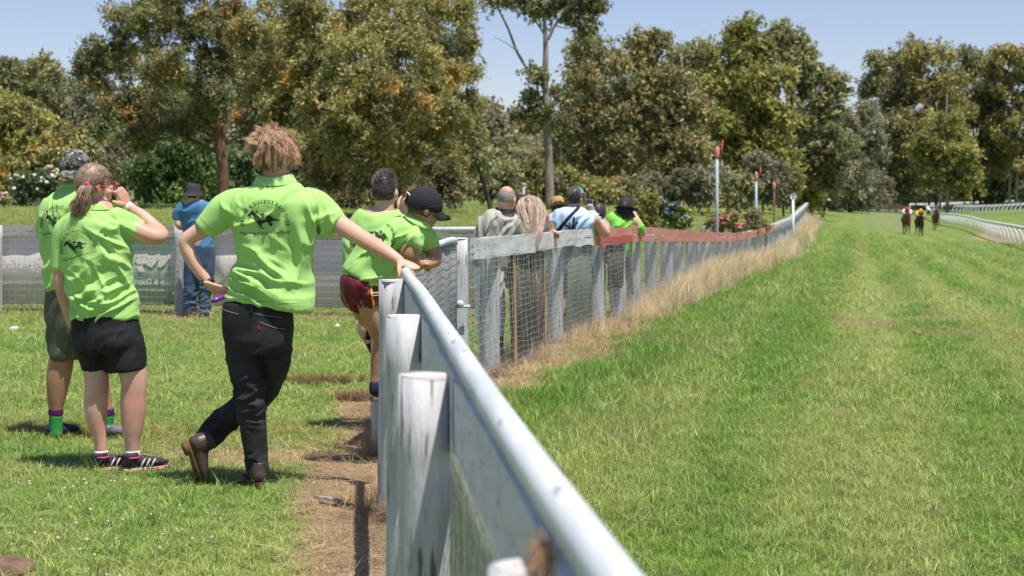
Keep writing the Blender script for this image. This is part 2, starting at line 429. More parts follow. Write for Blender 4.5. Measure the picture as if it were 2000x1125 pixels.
M['shade'] = sheer('grey_shade_cloth', (.46, .46, .46), (.32, .33, .33), 2.5, .86)
M['shade_olive'] = sheer('olive_shade_cloth', (.21, .215, .15), (.16, .165, .12), 3, .8)
M['shade_pale'] = sheer('pale_green_shade_cloth', (.40, .44, .38), (.32, .36, .31), 3, .6)
M['banner'] = sheer('grey_banner_back', (.86, .80, .76), (.78, .73, .70), 1.2, .95)
M['banner_green'] = sheer('green_banner_back', (.56, .68, .54), (.50, .61, .48), 1.2, .95)
M['print_pale'] = mat('pale_show_through_print', (.86, .82, .78), rough=.8)
M['print_pink'] = mat('pale_pinkish_print', (.80, .72, .66), (.72, .70, .62), 6, rough=.8)
M['hem'] = mat('banner_dark_hem', (.17, .17, .17), rough=.8)

# ------------------------------------------------------------------ wood, posts, mesh
def post(cx, cy, z0, z1, r, n=16, seed=0, taper=1.0, lean=(0, 0)):
    """slightly irregular round post; returns side piece and top cap piece"""
    rg = np.random.default_rng(abs(int(seed))); m = 9; t = np.linspace(0, 2*math.pi, n, endpoint=False)
    a, b, c = rg.uniform(-1, 1, 3); V = []
    for i in range(m):
        u = i/(m-1); z = z0+(z1-z0)*u
        rr = r*(taper+(1-taper)*u)*(1+.03*math.sin(5*u+a*3))
        if i == m-1: rr *= .985
        q = rr*(1+.035*np.cos(2*t+a*3)+.02*np.cos(3*t+b*3)+.006*rg.normal(size=n))
        V.append(np.c_[cx+lean[0]*u+q*np.cos(t), cy+lean[1]*u+q*np.sin(t), np.full(n, z)+(0 if i < m-1 else .006*np.cos(t+c*3))])
    V = np.concatenate(V); F = []
    for i in range(m-1):
        for j in range(n): F.append([i*n+j, i*n+(j+1) % n, (i+1)*n+(j+1) % n, (i+1)*n+j])
    top = V[-n:].copy(); F.append(list(range(n))[::-1]); F.append([(m-1)*n+j for j in range(n)])
    return V, F

def plank(p0, p1, z0, h, th, side, seg=8, seed=0, wob=.004):
    """board standing on edge between two ground points; z0 is the top edge at either end"""
    rg = np.random.default_rng(abs(int(seed))); p0 = np.asarray(p0, float)[:2]; p1 = np.asarray(p1, float)[:2]
    d = (p1-p0)/np.linalg.norm(p1-p0); nn = np.array([d[1], -d[0]])*side
    V = []
    for i in range(seg+1):
        u = i/seg; c = p0*(1-u)+p1*u; zt = z0[0]*(1-u)+z0[1]*u+rg.normal()*wob; zb = zt-h+rg.normal()*wob
        o = rg.normal()*wob*.6
        for w, z in ((0, zb), (th, zb), (th, zt), (0, zt)):
            q = c+nn*(w+o); V.append([q[0], q[1], z])
    F = []
    for i in range(seg):
        for j in range(4): F.append([i*4+j, i*4+(j+1) % 4, (i+1)*4+(j+1) % 4, (i+1)*4+j])
    F += [[3, 2, 1, 0], [seg*4, seg*4+1, seg*4+2, seg*4+3]]
    return V, F

def wires(name, path, zb, zt, sx, sz, r, parent, off=0.0, wob=.006, seed=0, vmax=None):
    """woven wire along a path of ground points (x,y); zb, zt functions of arc parameter y"""
    rg = np.random.default_rng(abs(int(seed))); path = np.asarray(path, float); seg = np.linalg.norm(np.diff(path, axis=0), axis=1); s = np.r_[0, np.cumsum(seg)]
    V = []; F = []; nb = 0
    def P(u): return np.array([np.interp(u, s, path[:, 0]), np.interp(u, s, path[:, 1])])
    def add(pts):
        nonlocal nb
        v, f = tube(pts, r, 3, cap=False); V.append(v); F.extend([[i+nb for i in q] for q in f]); nb += len(v)
    nv = int(s[-1]/sx)
    for i in range(nv+1):
        u = i*sx; c = P(u); z0, z1 = zb(c), zt(c); m = 7
        ph = rg.uniform(0, 6)
        add([[c[0]+wob*math.sin(k*1.3+ph), c[1], z0+(z1-z0)*k/(m-1)] for k in range(m)])
    c = P(0); nh = int((zt(c)-zb(c))/sz); m = max(4, int(s[-1]/(sx*3)))
    for j in range(nh+1):
        pts = []
        for i in range(m+1):
            u = s[-1]*i/m; c = P(u); z0, z1 = zb(c), zt(c); pts.append([c[0], c[1], z0+(z1-z0)*j/nh+wob*1.4*math.sin(u*3.1+j*.7)+wob*.6*math.sin(u*9+j)])
        add(pts)
    return mk(name, np.concatenate(V), F, M['wire'], parent)

# ---- near fence: round posts, a board on its side, a pipe on top
nf = thing('rail_fence', 'near white fence of round posts with a board and a pipe rail in the foreground', 'fence', (-.3, 5, 0))
def nline(Y, off=0.0): return np.array([.22-.0866*Y+off, Y])
for i, (px, Y, zt_, r) in enumerate([(1053, 1.95, 1.018, .058), (829, 3.78, 1.055, .0565), (790, 5.75, 1.056, .061), (768, 7.95, 1.077, .064), (746, 9.86, 1.08, .062)]):
    x = (px-1000)*Y/FX
    b = MB(); b.add(*post(x, Y, -.3, zt_, r, 22, 40+i, 1.05)); o = b.build('post', M['paint'], nf, True)
    c, f = tube([[x, Y, zt_-.004], [x, Y, zt_+.004]], [r*.985, r*.955], 22); mk('post_top', c, f, M['paint_end'], o, False)
b = MB()
b.add(*plank(nline(.7, -.012), nline(3.78, -.02), (1.052, 1.052), .155, .022, 1, 12, 3, .003))
b.build('side_board', M['board_paint'], nf, False)
b = MB(); b.add(*plank(nline(3.80, -.02), nline(7.95, -.022), (1.054, 1.065), .15, .022, 1, 14, 4, .003)); b.build('side_board', M['board_paint'], nf, False)
pts = [np.array([.22-.0866*Y+.004*math.sin(Y*1.4), Y, 1.096+.003*math.sin(Y*2.1)]) for Y in np.linspace(.6, 8.62, 34)]
b = MB(); b.tube(pts, .0235, 18); b.build('pipe_rail', M['pipe'], nf)
b = MB(); b.add(*tube([pts[-1], pts[-1]+np.array([-.0009, .010, 0])], [.0245, .021], 18)); b.build('pipe_cap', M['wire'], nf)
b = MB(); b.add(*plank(nline(7.9, -.03), nline(10.2, -.03), (.36, .36), .09, .03, -1, 5, 9)); b.build('foot_rail', M['grey'], nf, False)
wires('wire_mesh', [nline(.9, .004), nline(7.9, .004)], lambda c: .04, lambda c: .87, .05, .05, .0011, nf, seed=5)
V, F = plank(nline(1.5, .012), nline(5.6, .012), (.84, .84), .62, .002, 1, 10, 8, .006); mk('shade_cloth', V, F, M['shade_pale'], nf)

# ---- gate panel beyond the pipe, hung with grey shade cloth
gt = thing('gate_panel', 'gate panel hung with grey shade cloth between the near fence and corner post', 'gate', (-.55, 11.5, 0))
g0 = np.array([-.70, 10.05]); g1 = np.array([-.415, 12.95]); zA, zB = 1.115, 1.165
pth = [np.r_[g0, zA-.75], np.r_[g0, zA-.05], np.r_[g0*.985+g1*.015, zA], np.r_[g0*.5+g1*.5, zA+.022], np.r_[g0*.08+g1*.92, zB-.005], np.r_[g0*.02+g1*.98, zB-.03]]
b = MB(); b.tube(cr(pth, 46), .024, 12); b.build('pipe_frame', M['pipe'], gt)
V, F = plank(g0, g1, (zA-.015, zB-.015), .98, .003, 1, 20, 8, .006); mk('shade_cloth', V, F, M['shade'], gt)
wires('wire_mesh', [g0+[.012, 0], g1+[.012, 0]], lambda c: .12, lambda c: 1.1, .075, .05, .0013, gt, seed=6)
b = MB(); b.tube([np.r_[g1, .66], np.r_[g1+[.10, .05], .66]], .012, 8); b.add(*ball(np.r_[g1+[.03, -.02], .68], .03)); b.build('hinge', M['pipe'], gt)

# ---- long race fence
rf = thing('race_fence', 'long white and red board fence with wire netting running away beside the track', 'fence', (3, 30, 0))
def fpt(Y, off=0.0):
    e = .3; d = np.array([float(fx(Y+e))-float(fx(Y-e)) if Y > 13.5 else .24*.6, 2*e if Y > 13.5 else .6]); d /= np.linalg.norm(d)
    x = float(np.interp(Y, RF[:, 0], RF[:, 1])); return np.array([x+d[1]*off, Y-d[0]*off])
PY = [13.1, 14.3, 15.7, 17.6, 18.65, 19.5, 20.7, 21.9, 23.4, 25.1, 26.9]
y_ = 26.9
while y_ < 92: y_ += 2.0; PY.append(y_)
for i, Y in enumerate(PY):
    p = fpt(Y, -.10); zt_ = float(ftop(Y)); z0 = tz(p[0], p[1])
    r = .082 if 13.5 < Y < 60 else .07
    if i == 0: r = .072; p = fpt(Y, -.02)
    b = MB(); b.add(*post(p[0], p[1], z0-.3, zt_-(.0 if i == 0 else .012), r, 14, 90+i, 1.03, (0.02*math.sin(i*2.3), 0)))
    b.build('post', M['paint'], rf)
    if i == 0:
        c, f = tube([[p[0], p[1], zt_], [p[0], p[1], zt_+.006]], [r*.98, r*.9], 14); mk('post_top', c, f, M['paint_end'], rf, False)
# boards in lengths
def boards(y0, y1, mats, hs, step, drop=0.0, seedb=0, gap=.006):
    n = max(1, round((y1-y0)/step)); e = np.linspace(y0, y1, n+1)
    for i in range(n):
        z_off = 0
        for m_, h_ in zip(mats, hs):
            b = MB(); sub = np.linspace(e[i], e[i+1]-gap, 4)
            a, c = fpt(sub[0], 0), fpt(sub[-1], 0)
            jz = RNG.normal()*.004
            b.add(*plank(a, c, (float(ftop(sub[0]))-z_off+jz, float(ftop(sub[-1]))-z_off+jz), h_-.003, .03, 1, 6, seedb+i*3+int(z_off*10), .003))
            b.build('board', m_, rf, False); z_off += h_
boards(13.35, 15.6, [M['board']], [.17], 2.3, seedb=1)
boards(15.62, 18.0, [M['board']], [.16], 2.4, seedb=11)
boards(18.02, 18.82, [M['board'], M['board']], [.09, .08], .9, seedb=14)
boards(18.83, 18.97, [M['yellow']], [.172], .2, seedb=15)
boards(18.98, 21.0, [M['red'], M['redv']], [.10, .085], 2.2, seedb=16)
boards(21.02, 52, [M['red'], M['red']], [.095, .085], 3.0, seedb=30)
boards(52.02, 93, [M['board'], M['board_grey']], [.09, .085], 3.4, seedb=70)
gp_ = lambda c: tz(c[0], c[1])+.02
pathm = [fpt(y, .022) for y in np.r_[13.15, RF[1:8, 0], 25, 27.5, 30]]
wires('wire_mesh', pathm, gp_, lambda c: float(ftop(c[1]))-.15, .05, .05, .0016, rf, seed=8, wob=.009)
pathm = [fpt(y, .02) for y in (30, 34, 38, 44, 50, 55)]
wires('wire_mesh', pathm, gp_, lambda c: float(ftop(c[1]))-.15, .15, .12, .003, rf, seed=9, wob=.01)
# coiled wire ties at the corner post
b = MB(); p = fpt(13.2, .03)
for k in range(17):
    z = 1.10-k*.058; b.tube([[p[0]-.03, p[1]-.03, z], [p[0]+.01, p[1]-.05, z-.012], [p[0]+.04, p[1]-.02, z+.012], [p[0]+.03, p[1]+.03, z-.01]], .0028, 5)
b.build('wire_tie', M['brownp'], rf)
for (px, Y, y0, y1) in [(1003.5, 14.75, 513, 712), (1062, 16.2, 492, 684), (1123, 18.2, 494, 648), (1152, 18.85, 490, 640), (1233, 21.2, 487, 575)]:
    p = at(px, y0, Y); q = at(px+3, y1, Y); p[1] -= .02
    b = MB(); b.add(*tube([q, p], .0155, 4)); o = b.build('stake', M['stake'], rf, False)
def cloth(pa, pb, za, zb_, h, m_, par_, seed=0):
    V, F = plank(pa, pb, (za, zb_), h, .004, 1, 16, seed, .01); return mk('shade_cloth', V, F, M[m_], par_)
cloth(fpt(14.85, -.01), fpt(16.2, -.01), 1.0, 1.0, .87, 'shade_olive', rf, 1)
cloth(fpt(17.75, -.01), fpt(18.85, -.01), 1.0, 1.0, .86, 'shade_pale', rf, 2)
cloth(fpt(19.6, -.01), fpt(20.6, -.01), .95, .95, .5, 'shade_olive', rf, 3)


# ---- paddock fence across the back left with banners
pf = thing('paddock_fence', 'white topped wire fence hung with grey and green banners across the lawn at left', 'fence', (-3, 21.8, 0))
pl = lambda px, off=0.0: np.array([(px-1000)*(21.9-(px-350)*.0012)/FX, 21.9-(px-350)*.0012+off])
for i, px in enumerate([-352, -6, 351, 702, 1046]):
    p = pl(px, .0); b = MB(); b.add(*post(p[0], p[1], -.2, 1.15, .07, 16, 140+i)); b.build('post', M['paint'], pf)
for a, c in ((-360, 351), (351, 702), (702, 1168)):
    for k, (zt_, h) in enumerate(((1.146, .07), (1.07, .055))):
        b = MB(); b.add(*plank(pl(a+2, .075), pl(c-2, .075), (zt_, zt_), h, .03, -1, 10, a+k+500, .003)); b.build('top_board', M['board_grey'], pf, False)
b = MB(); b.tube([np.r_[pl(545, .03), 1.10], np.r_[pl(1168, .02), 1.12]], .03, 10); b.build('pipe_rail', M['pipe'], pf)
def banner(a, c, m_, name='banner', zt_=1.0, h=.86):
    V, F = plank(pl(a, .13), pl(c, .13), (zt_, zt_), h, .003, -1, 22, a+900, .006); o = mk(name, V, F, M[m_], pf)
    b = MB(); b.add(*plank(pl(a, .125), pl(c, .125), (zt_-h+.03, zt_-h+.03), .03, .002, -1, 6, a)); b.build('hem', M['hem'], o, False)
    return o
b1 = banner(-355, 205, 'banner'); b2 = banner(206, 345, 'banner_green'); b3 = banner(412, 955, 'banner')
wires('wire_mesh', [pl(-356, -.10), pl(960, -.10)], lambda c: .02, lambda c: 1.13, .068, .075, .0021, pf, seed=12, wob=.003)

def text_mesh(s, size, shear=0.0, bold=0.0, xs_=1.0):
    cu = bpy.data.curves.new('t', 'FONT'); cu.body = s; cu.size = size; cu.shear = shear; cu.offset = bold; cu.align_x = 'CENTER'; cu.resolution_u = 2
    o = bpy.data.objects.new('t', cu); TMP.collection.objects.link(o)
    with bpy.context.temp_override(scene=TMP, view_layer=TMP.view_layers[0]):
        dg = bpy.context.evaluated_depsgraph_get(); dg.update(); m = o.evaluated_get(dg).to_mesh()
        V = np.array([v.co[:] for v in m.vertices]).reshape(-1, 3); F = [list(p.vertices) for p in m.polygons]; o.evaluated_get(dg).to_mesh_clear()
    bpy.data.objects.remove(o); bpy.data.curves.remove(cu)
    V[:, 0] *= xs_; return V, F
def flat_on(parent, name, V, F, px, z, mir, m_, off=.12):
    c = pl(px, off); d = pl(px+100)-pl(px); d /= np.linalg.norm(d)
    W = np.c_[c[0]+d[0]*V[:, 0]*mir, c[1]+d[1]*V[:, 0]*mir-.004, z+V[:, 1]]
    return mk(name, W, F, M[m_], parent, False)
V, F = text_mesh('Dignafo\'s', .21, .35, -.002, .82); flat_on(b1, 'lettering', V, F, 42, .60, -1, 'print_pale')
V, F = text_mesh('Drouin & District', .105, 0, .0005, .95); V[:, 0] *= 1.0
flat_on(b2, 'lettering', V, F, 300, .40, -1, 'print_pale')
V, F = text_mesh('Community Bank Branch', .05, 0, 0, .9); flat_on(b2, 'lettering', V, F, 300, .32, -1, 'print_pale')
def poly(parent, name, pts, m_, px, z, sc_):
    V = np.array([[p[0]*sc_, p[1]*sc_, 0] for p in pts]); return flat_on(parent, name, V, [list(range(len(V)))], px, z, 1, m_)
for k, pts in enumerate([[(0, 0), (.33, .02), (.36, -.05), (.02, -.06)], [(.0, -.10), (.30, -.09), (.40, -.2), (.08, -.22)], [(.30, -.24), (.52, .0), (.62, .02), (.6, -.1), (.42, -.3)], [(.56, -.2), (.74, -.02), (.86, -.05), (.72, -.24), (.6, -.3)],
                         [(.8, .0), (1.0, .02), (1.0, -.05), (.88, -.08)], [(.86, -.14), (1.02, -.12), (1.02, -.2), (.9, -.22)], [(.05, -.26), (.2, -.25), (.26, -.38), (.12, -.40)]]):
    poly(b2, 'emblem', pts, 'print_pink', 258, .78, .56)
# ------------------------------------------------------------------ people: materials
def skinmat(name, c, blush):
    m = mat(name, c, blush, 7, .48, .0004, 220, spec=.35, c3=tuple(q*.72 for q in c), sc3=55, th3=.70)
    p = [n for n in m.node_tree.nodes if n.type == 'BSDF_PRINCIPLED'][0]
    p.inputs['Subsurface Weight'].default_value = .12; p.inputs['Subsurface Radius'].default_value = (.02, .008, .004); p.inputs['Subsurface Scale'].default_value = .5
    return m
M['skin'] = skinmat('fair_skin', (.70, .43, .32), (.60, .32, .23))
M['skin_pink'] = skinmat('sunburnt_skin', (.72, .43, .34), (.62, .30, .22))
M['skin_tan'] = skinmat('tanned_skin', (.52, .29, .19), (.42, .20, .12))
M['lime'] = mat('lime_green_polo', (.40, .66, .20), (.36, .62, .175), 5, .82, .0006, 420, spec=.15, sheen=.15)
M['lime_dk'] = mat('bright_green_polo', (.26, .66, .10), (.23, .60, .09), 5, .85, .0006, 420, spec=.15)
M['ink'] = mat('dark_shirt_print', (.018, .03, .015), (.03, .05, .02), 60, .8)
M['denim_black'] = mat('washed_black_denim', (.016, .015, .017), (.036, .034, .037), 9, .75, .0008, 500, spec=.25, c3=(.07, .066, .068), sc3=16, th3=.66)
M['stitch'] = mat('pale_stitching', (.30, .25, .20), rough=.8)
M['redtab'] = mat('red_tab', (.45, .03, .02), rough=.7)
M['denim_blue'] = mat('faded_blue_denim', (.045, .07, .13), (.10, .14, .22), 6, .8, .0008, 400)
M['denim_short'] = mat('blue_denim_shorts', (.03, .05, .12), (.06, .09, .17), 8, .8)
M['black'] = mat('black_cloth', (.012, .012, .014), (.022, .021, .024), 8, .8, .0005, 300)
M['olive'] = mat('olive_grey_shorts', (.085, .09, .07), (.12, .125, .095), 6, .85, .0006, 300)
M['maroon'] = mat('maroon_satin', (.13, .008, .025), (.17, .012, .03), 5, .5, .0006, 80, spec=.5)
M['gold'] = mat('gold_stripe', (.75, .36, .02), rough=.5)
M['greyst'] = mat('silver_stripe', (.42, .42, .44), rough=.5)
M['blueshirt'] = mat('steel_blue_shirt', (.075, .20, .36), (.06, .165, .31), 5, .85)
M['tee'] = mat('pale_blue_tee', (.50, .64, .80), (.44, .58, .75), 5, .85)
M['beige'] = mat('beige_grey_jacket', (.44, .42, .36), (.36, .34, .29), 4, .8)
M['brown'] = mat('brown_top', (.10, .085, .06), (.075, .065, .045), 5, .85)
M['rust'] = mat('dull_brown_trousers', (.15, .075, .05), (.11, .06, .04), 5, .85)
M['whitepant'] = mat('white_blue_striped_cotton', (.72, .74, .82), (.60, .64, .78), 30, .8, st=(6, 6, .3))
M['pinktop'] = mat('pink_top', (.55, .22, .22), rough=.8)
M['teal'] = mat('dark_teal_top', (.03, .10, .12), rough=.8)
M['navy'] = mat('navy_cloth', (.015, .022, .05), (.03, .038, .07), 9, .8)
M['charcoal'] = mat('charcoal_felt', (.035, .03, .037), (.05, .042, .052), 9, .85)
M['capblack'] = mat('black_cap_cloth', (.016, .014, .016), (.028, .025, .03), 9, .8, .0005, 300)
M['capgrey'] = mat('grey_brown_cap', (.075, .062, .05), (.10, .085, .07), 9, .8)
M['cyan'] = mat('turquoise_cap_panel', (.12, .50, .62), rough=.6)
M['straw_hat'] = mat('woven_straw', (.48, .33, .14), (.38, .25, .10), 60, .75, .002, 120)
M['leather'] = mat('worn_brown_leather', (.075, .045, .035), (.05, .03, .024), 8, .42, .0006, 60, spec=.5, c3=(.12, .075, .06), sc3=12, th3=.6)
M['sole'] = mat('tan_leather_sole', (.17, .085, .04), (.10, .05, .028), 7, .7, c3=(.05, .03, .02), sc3=10, th3=.58)
M['elastic'] = mat('brown_elastic', (.13, .05, .03), rough=.9)
M['sneaker'] = mat('black_mesh_sneaker', (.025, .022, .025), (.045, .042, .045), 30, .75, .001, 200)
M['sneakergrey'] = mat('grey_sneaker', (.12, .13, .15), (.17, .18, .20), 20, .8)
M['pink'] = mat('hot_pink_trim', (.75, .05, .22), rough=.6)
M['pinksole'] = mat('salmon_sole', (.75, .36, .33), (.80, .62, .55), 5, .6)
M['stripe'] = mat('reflective_stripe', (.42, .40, .40), rough=.4)
M['white'] = mat('white_cotton', (.78, .78, .80), (.70, .71, .74), 20, .8, .001, 150)
M['greensock'] = mat('green_sock', (.03, .30, .06), (.025, .24, .05), 10, .85, c3=(.55, .5, .42), sc3=38, th3=.66)
M['purple'] = mat('purple_band', (.09, .012, .10), rough=.85)
M['purple_pl'] = mat('purple_plastic', (.16, .02, .30), (.24, .04, .40), 4, .3, spec=.5)
M['rubber'] = mat('black_rubber', (.02, .02, .022), rough=.6)
M['orange'] = mat('orange_plastic', (.85, .12, .015), rough=.4)
M['screen'] = mat('dark_phone_screen', (.012, .02, .05), (.02, .035, .08), 4, .12, spec=.6)
M['redplastic'] = mat('red_plastic', (.7, .03, .03), rough=.3, spec=.5)
M['eye'] = mat('eye_white', (.7, .68, .65), rough=.2)
M['tan_sole'] = mat('tan_rubber_sole', (.20, .15, .10), rough=.8)
def hairmat(name, a, b):
    return mat(name, a, b, 40, .42, spec=.45, island=.6)
M['h_sandy'] = hairmat('sandy_brown_hair', (.50, .29, .165), (.66, .43, .27))
M['h_sandy_dk'] = hairmat('short_brown_hair', (.20, .13, .055), (.28, .18, .08))
M['h_light'] = hairmat('light_brown_hair', (.27, .165, .105), (.54, .37, .255))
M['h_dark'] = hairmat('dark_hair', (.022, .016, .013), (.05, .036, .03))
M['h_greyb'] = hairmat('grey_flecked_hair', (.11, .08, .065), (.34, .28, .25))
M['h_blonde'] = hairmat('streaked_blonde_hair', (.85, .70, .54), (.58, .42, .29))
M['h_root'] = hairmat('brown_rooted_hair', (.26, .15, .11), (.42, .27, .20))
M['h_grey'] = mat('cropped_grey_hair', (.34, .30, .27), (.24, .20, .18), 60, .8, .001, 300)
def camo():
    m, t, p, o = nodes('camouflage_cloth')
    tc = N(t, 'ShaderNodeTexCoord'); col = None
    for i, (s, th, c) in enumerate(((20, .5, (.055, .055, .05)), (27, .55, (.20, .19, .145)), (33, .60, (.012, .012, .013)), (38, .64, (.36, .35, .28)))):
        n = N(t, 'ShaderNodeTexNoise'); n.inputs['Scale'].default_value = s; n.inputs['Detail'].default_value = 1.5
        mp = N(t, 'ShaderNodeMapping'); mp.inputs['Location'].default_value = (i*7.3, i*3.1, i); t.links.new(tc.outputs['Object'], mp.inputs[0]); t.links.new(mp.outputs[0], n.inputs['Vector'])
        if col is None:
            r = N(t, 'ShaderNodeRGB'); r.outputs[0].default_value = c4((.10, .10, .085)); col = r.outputs[0]
        g = N(t, 'ShaderNodeMath', operation='GREATER_THAN'); g.inputs[1].default_value = th; t.links.new(n.outputs[0], g.inputs[0])
        mx = N(t, 'ShaderNodeMix', data_type='RGBA'); mx.inputs[7].default_value = c4(c); t.links.new(g.outputs[0], mx.inputs[0]); t.links.new(col, mx.inputs[6]); col = mx.outputs[2]
    t.links.new(col, p.inputs['Base Color']); p.inputs['Roughness'].default_value = .85; return m
M['camo'] = camo()

# ------------------------------------------------------------------ people: builders
class Body:
    def __init__(s, name, label, px, Y, foot=None, cat='person', zoff=None):
        s.Y = Y; s.k = Y/FX
        b = at(px, HY, Y); s.root = thing(name, label, cat, (b[0], Y, tz(b[0], Y) if foot is None else foot))
    def P(s, x, y, dY=0): return at(x, y, s.Y+dY)
    def tb(s, pts, k=1.0, lat=None, n=18, rnd=True, m=None):
        q = [(*s.P(a[0], a[1], a[3] if len(a) > 3 else 0), a[2]*s.k, a[4] if len(a) > 4 else k) for a in pts]
        q = cr(q, m or max(8, 4*len(q)))
        return tube(q[:, :3], np.maximum(q[:, 3], .003), n, q[:, 4], lat, rnd=rnd)
    def skin(s, name, pieces, mt, vox=.009, it=4, extra=(), fn=None, parent=None):
        V, F = fuse(pieces, vox, it)
        if fn: V = V + nrm(V, F)*fn(V)[:, None]
        for V2, F2 in extra:
            F = np.vstack([F, np.asarray(F2)+len(V)]); V = np.vstack([V, V2])
        o = mk(name, V, F, M[mt] if isinstance(mt, str) else mt, parent or s.root); return o

def frame(fwd, up=(0, 0, 1)):
    f = np.asarray(fwd, float); f /= np.linalg.norm(f); u = np.asarray(up, float); l = np.cross(f, u); l /= np.linalg.norm(l); u = np.cross(l, f)
    return np.array([l, f, u])             # rows: right, forward, up

def head(c, R, s=1.0, jaw=1.0):
    c = np.asarray(c, float); T = lambda l, f, u: c+(R[0]*l+R[1]*f+R[2]*u)*s
    def el(l, f, u, r):
        V, F = ball((0, 0, 0), np.array(r)*s, 18, 12); return V@R+T(l, f, u), F
    pcs = [el(0, -.008, .012, (.075, .096, .098)), el(0, .030, -.055, (.058*jaw, .062, .070)), el(0, .055, -.095, (.032, .030, .024)), el(0, .072, .012, (.05, .02, .022))]
    pcs.append(tube([T(0, .088, .0), T(0, .106, -.035), T(0, .100, -.045)], [.008*s, .013*s, .008*s], 10, rnd=True))
    for q in (-1, 1):
        pcs.append(el(q*.018, .096, -.043, (.010, .010, .008)))
        V, F = ball((0, 0, 0), np.array([.010, .021, .033])*s, 12, 10); pcs.append((V@R+T(q*.081, -.010, -.022), F))
        pcs.append(el(q*.045, .068, -.045, (.022, .02, .018)))
    pcs.append(el(0, .092, -.066, (.022, .010, .007))); pcs.append(el(0, .089, -.078, (.020, .011, .007)))
    return pcs
def eyes(b, c, R, s=1.0):
    for q in (-1, 1):
        V, F = ball((0, 0, 0), .0125*s, 10, 8); mk('eye', V+np.asarray(c)+(R[0]*q*.031+R[1]*.083-R[2]*.016)*s, F, M['eye'], b.root)

def hand(w, d, n, curl=20, thumb=1, s=1.0, vox=.0036, spread=4, tcurl=25, curls=None):
    """palm and five fingers; w wrist, d pointing direction, n the way the palm faces"""
    w = np.asarray(w, float); d = np.asarray(d, float); d /= np.linalg.norm(d); n = np.asarray(n, float); n = n-d*n.dot(d); n /= np.linalg.norm(n)
    x = np.cross(d, n)*thumb               # towards the thumb
    pcs = [tube([w-d*.03*s, w+d*.0*s, w+d*.03*s, w+d*.065*s, w+d*.09*s], np.array([.026, .028, .037, .041, .036])*s, 14, [.62, .55, .40, .34, .30], x, rnd=True)]
    L = [.072, .081, .075, .058]; R = [.0092, .0095, .009, .0078]
    cu = curls or [curl]*4
    for i in range(4):
        off = (.029-.0195*i); base = w+d*(.082-.004*abs(i-1))*s+x*off*s
        v = rodr(d, n, math.radians((i-1.3)*spread)*thumb*-1) if spread else d
        ax = np.cross(v, n); p = base-d*.02*s; pts = [p, base]; a = v
        for j, q in enumerate((.45, .30, .25)):
            a = rodr(a, ax, math.radians(cu[i]*(1.0, 1.15, .8)[j])); base = base+a*L[i]*q*s; pts.append(base)
        pcs.append(tube(pts, np.array([1.05, 1.05, 1.0, .93, .80])*R[i]*s, 9, rnd=True))
    b = w+d*.022*s+x*.026*s; v = (d*.62+x*.75+n*.2); v /= np.linalg.norm(v); ax = np.cross(v, n-x*.6); pts = [b-v*.01*s, b, b+v*.04*s]
    for q in (.030, .024):
        v = rodr(v, ax, math.radians(tcurl)); pts.append(pts[-1]+v*q*s)
    pcs.append(tube(pts, np.array([.014, .0155, .0125, .0112, .009])*s, 10, rnd=True))
    return fuse(pcs, vox, 3)

def folds(b, L, base=.0022, seed=0, bs=9, g=1.0):
    """cloth folds: (px, py, reach px, direction deg, amplitude m, wavelength m)"""
    def f(V):
        r = base*fbm(V*[1, 1, 1], bs, seed, 3)
        for i, (x, y, rad, ang, amp, wl) in enumerate(L):
            c = b.P(x, y); a = math.radians(ang); u = np.array([math.cos(a), math.sin(a)])
            q = V[:, [0, 2]]-c[[0, 2]]; al = q@u; ac = q@np.array([-u[1], u[0]])
            wv = vn(np.c_[al/(wl*3.2), ac/(wl*2.2), V[:, 1]*2], 1, seed+i*5)
            n = vn(np.c_[ac/wl+.7*wv, al/(wl*4.5), V[:, 1]/(wl*5)], 1, seed+i*7+1)
            rd = 2.0*g*((1-np.abs(n))**2.2-.35)
            R = rad*b.k; m = np.exp(-((al/(R*1.25))**2+(ac/R)**2)**1.5)
            r = r+amp*rd*m
        return r
    return f

def strands(name, S, mt, parent, n=3):
    """S: list of (points, r0, r1) tapered hairs in one mesh"""
    V = []; F = []; k = 0
    for pts, r0, r1 in S:
        m = len(pts); v, f = tube(pts, np.linspace(1, 0, m)**.6*(r0-r1)+r1, n, .5, cap=False)
        V.append(v); F.extend([[i+k for i in q] for q in f]); k += len(v)
    return mk(name, np.concatenate(V), F, M[mt], parent)

def locks(c, R, nl, per, cond, flow, seed, rad, L=(.05, .09), r0=(.0016, .0028), spread=.010, lift=.35, grav=.25, keep=1.03):
    # tousled locks: each a bundle of hairs that starts spread out and converges to a bent tip
    rg = np.random.default_rng(seed); S = []
    for p, nr, v in scalp(c, R, nl, cond, seed, rad):
        f = flow(v, rg)@R; Lk = rg.uniform(*L); bend = rg.normal(size=3)*.35; dr = [nr*lift*rg.uniform(.4, 1.6)+f]
        pts = [p]
        for j in range(5):
            d = dr[-1]/np.linalg.norm(dr[-1]); pts.append(pts[-1]+d*Lk/5); dr.append(d+bend*.35+np.array([0, 0, -grav*(j+1)*.25])+f*.15)
        pts = np.array(pts)
        for k in range(1, 6):
            q = (pts[k]-c)@R.T; e = math.sqrt((q[0]/(rad[0]*keep))**2+((q[1]+.008)/(rad[1]*keep))**2+((q[2]-.012)/(rad[2]*keep))**2)
            if e < 1: pts[k] = c+(pts[k]-c)/e
        for _ in range(per):
            o = rg.normal(size=3)*spread; w = np.linspace(1, .5, 6)[:, None]; l = rg.uniform(.75, 1.1); k = pts[0]+(pts-pts[0])*l+o*w+rg.normal(size=(6, 3))*.0008
            S.append((k, rg.uniform(*r0), .0004))
    return S

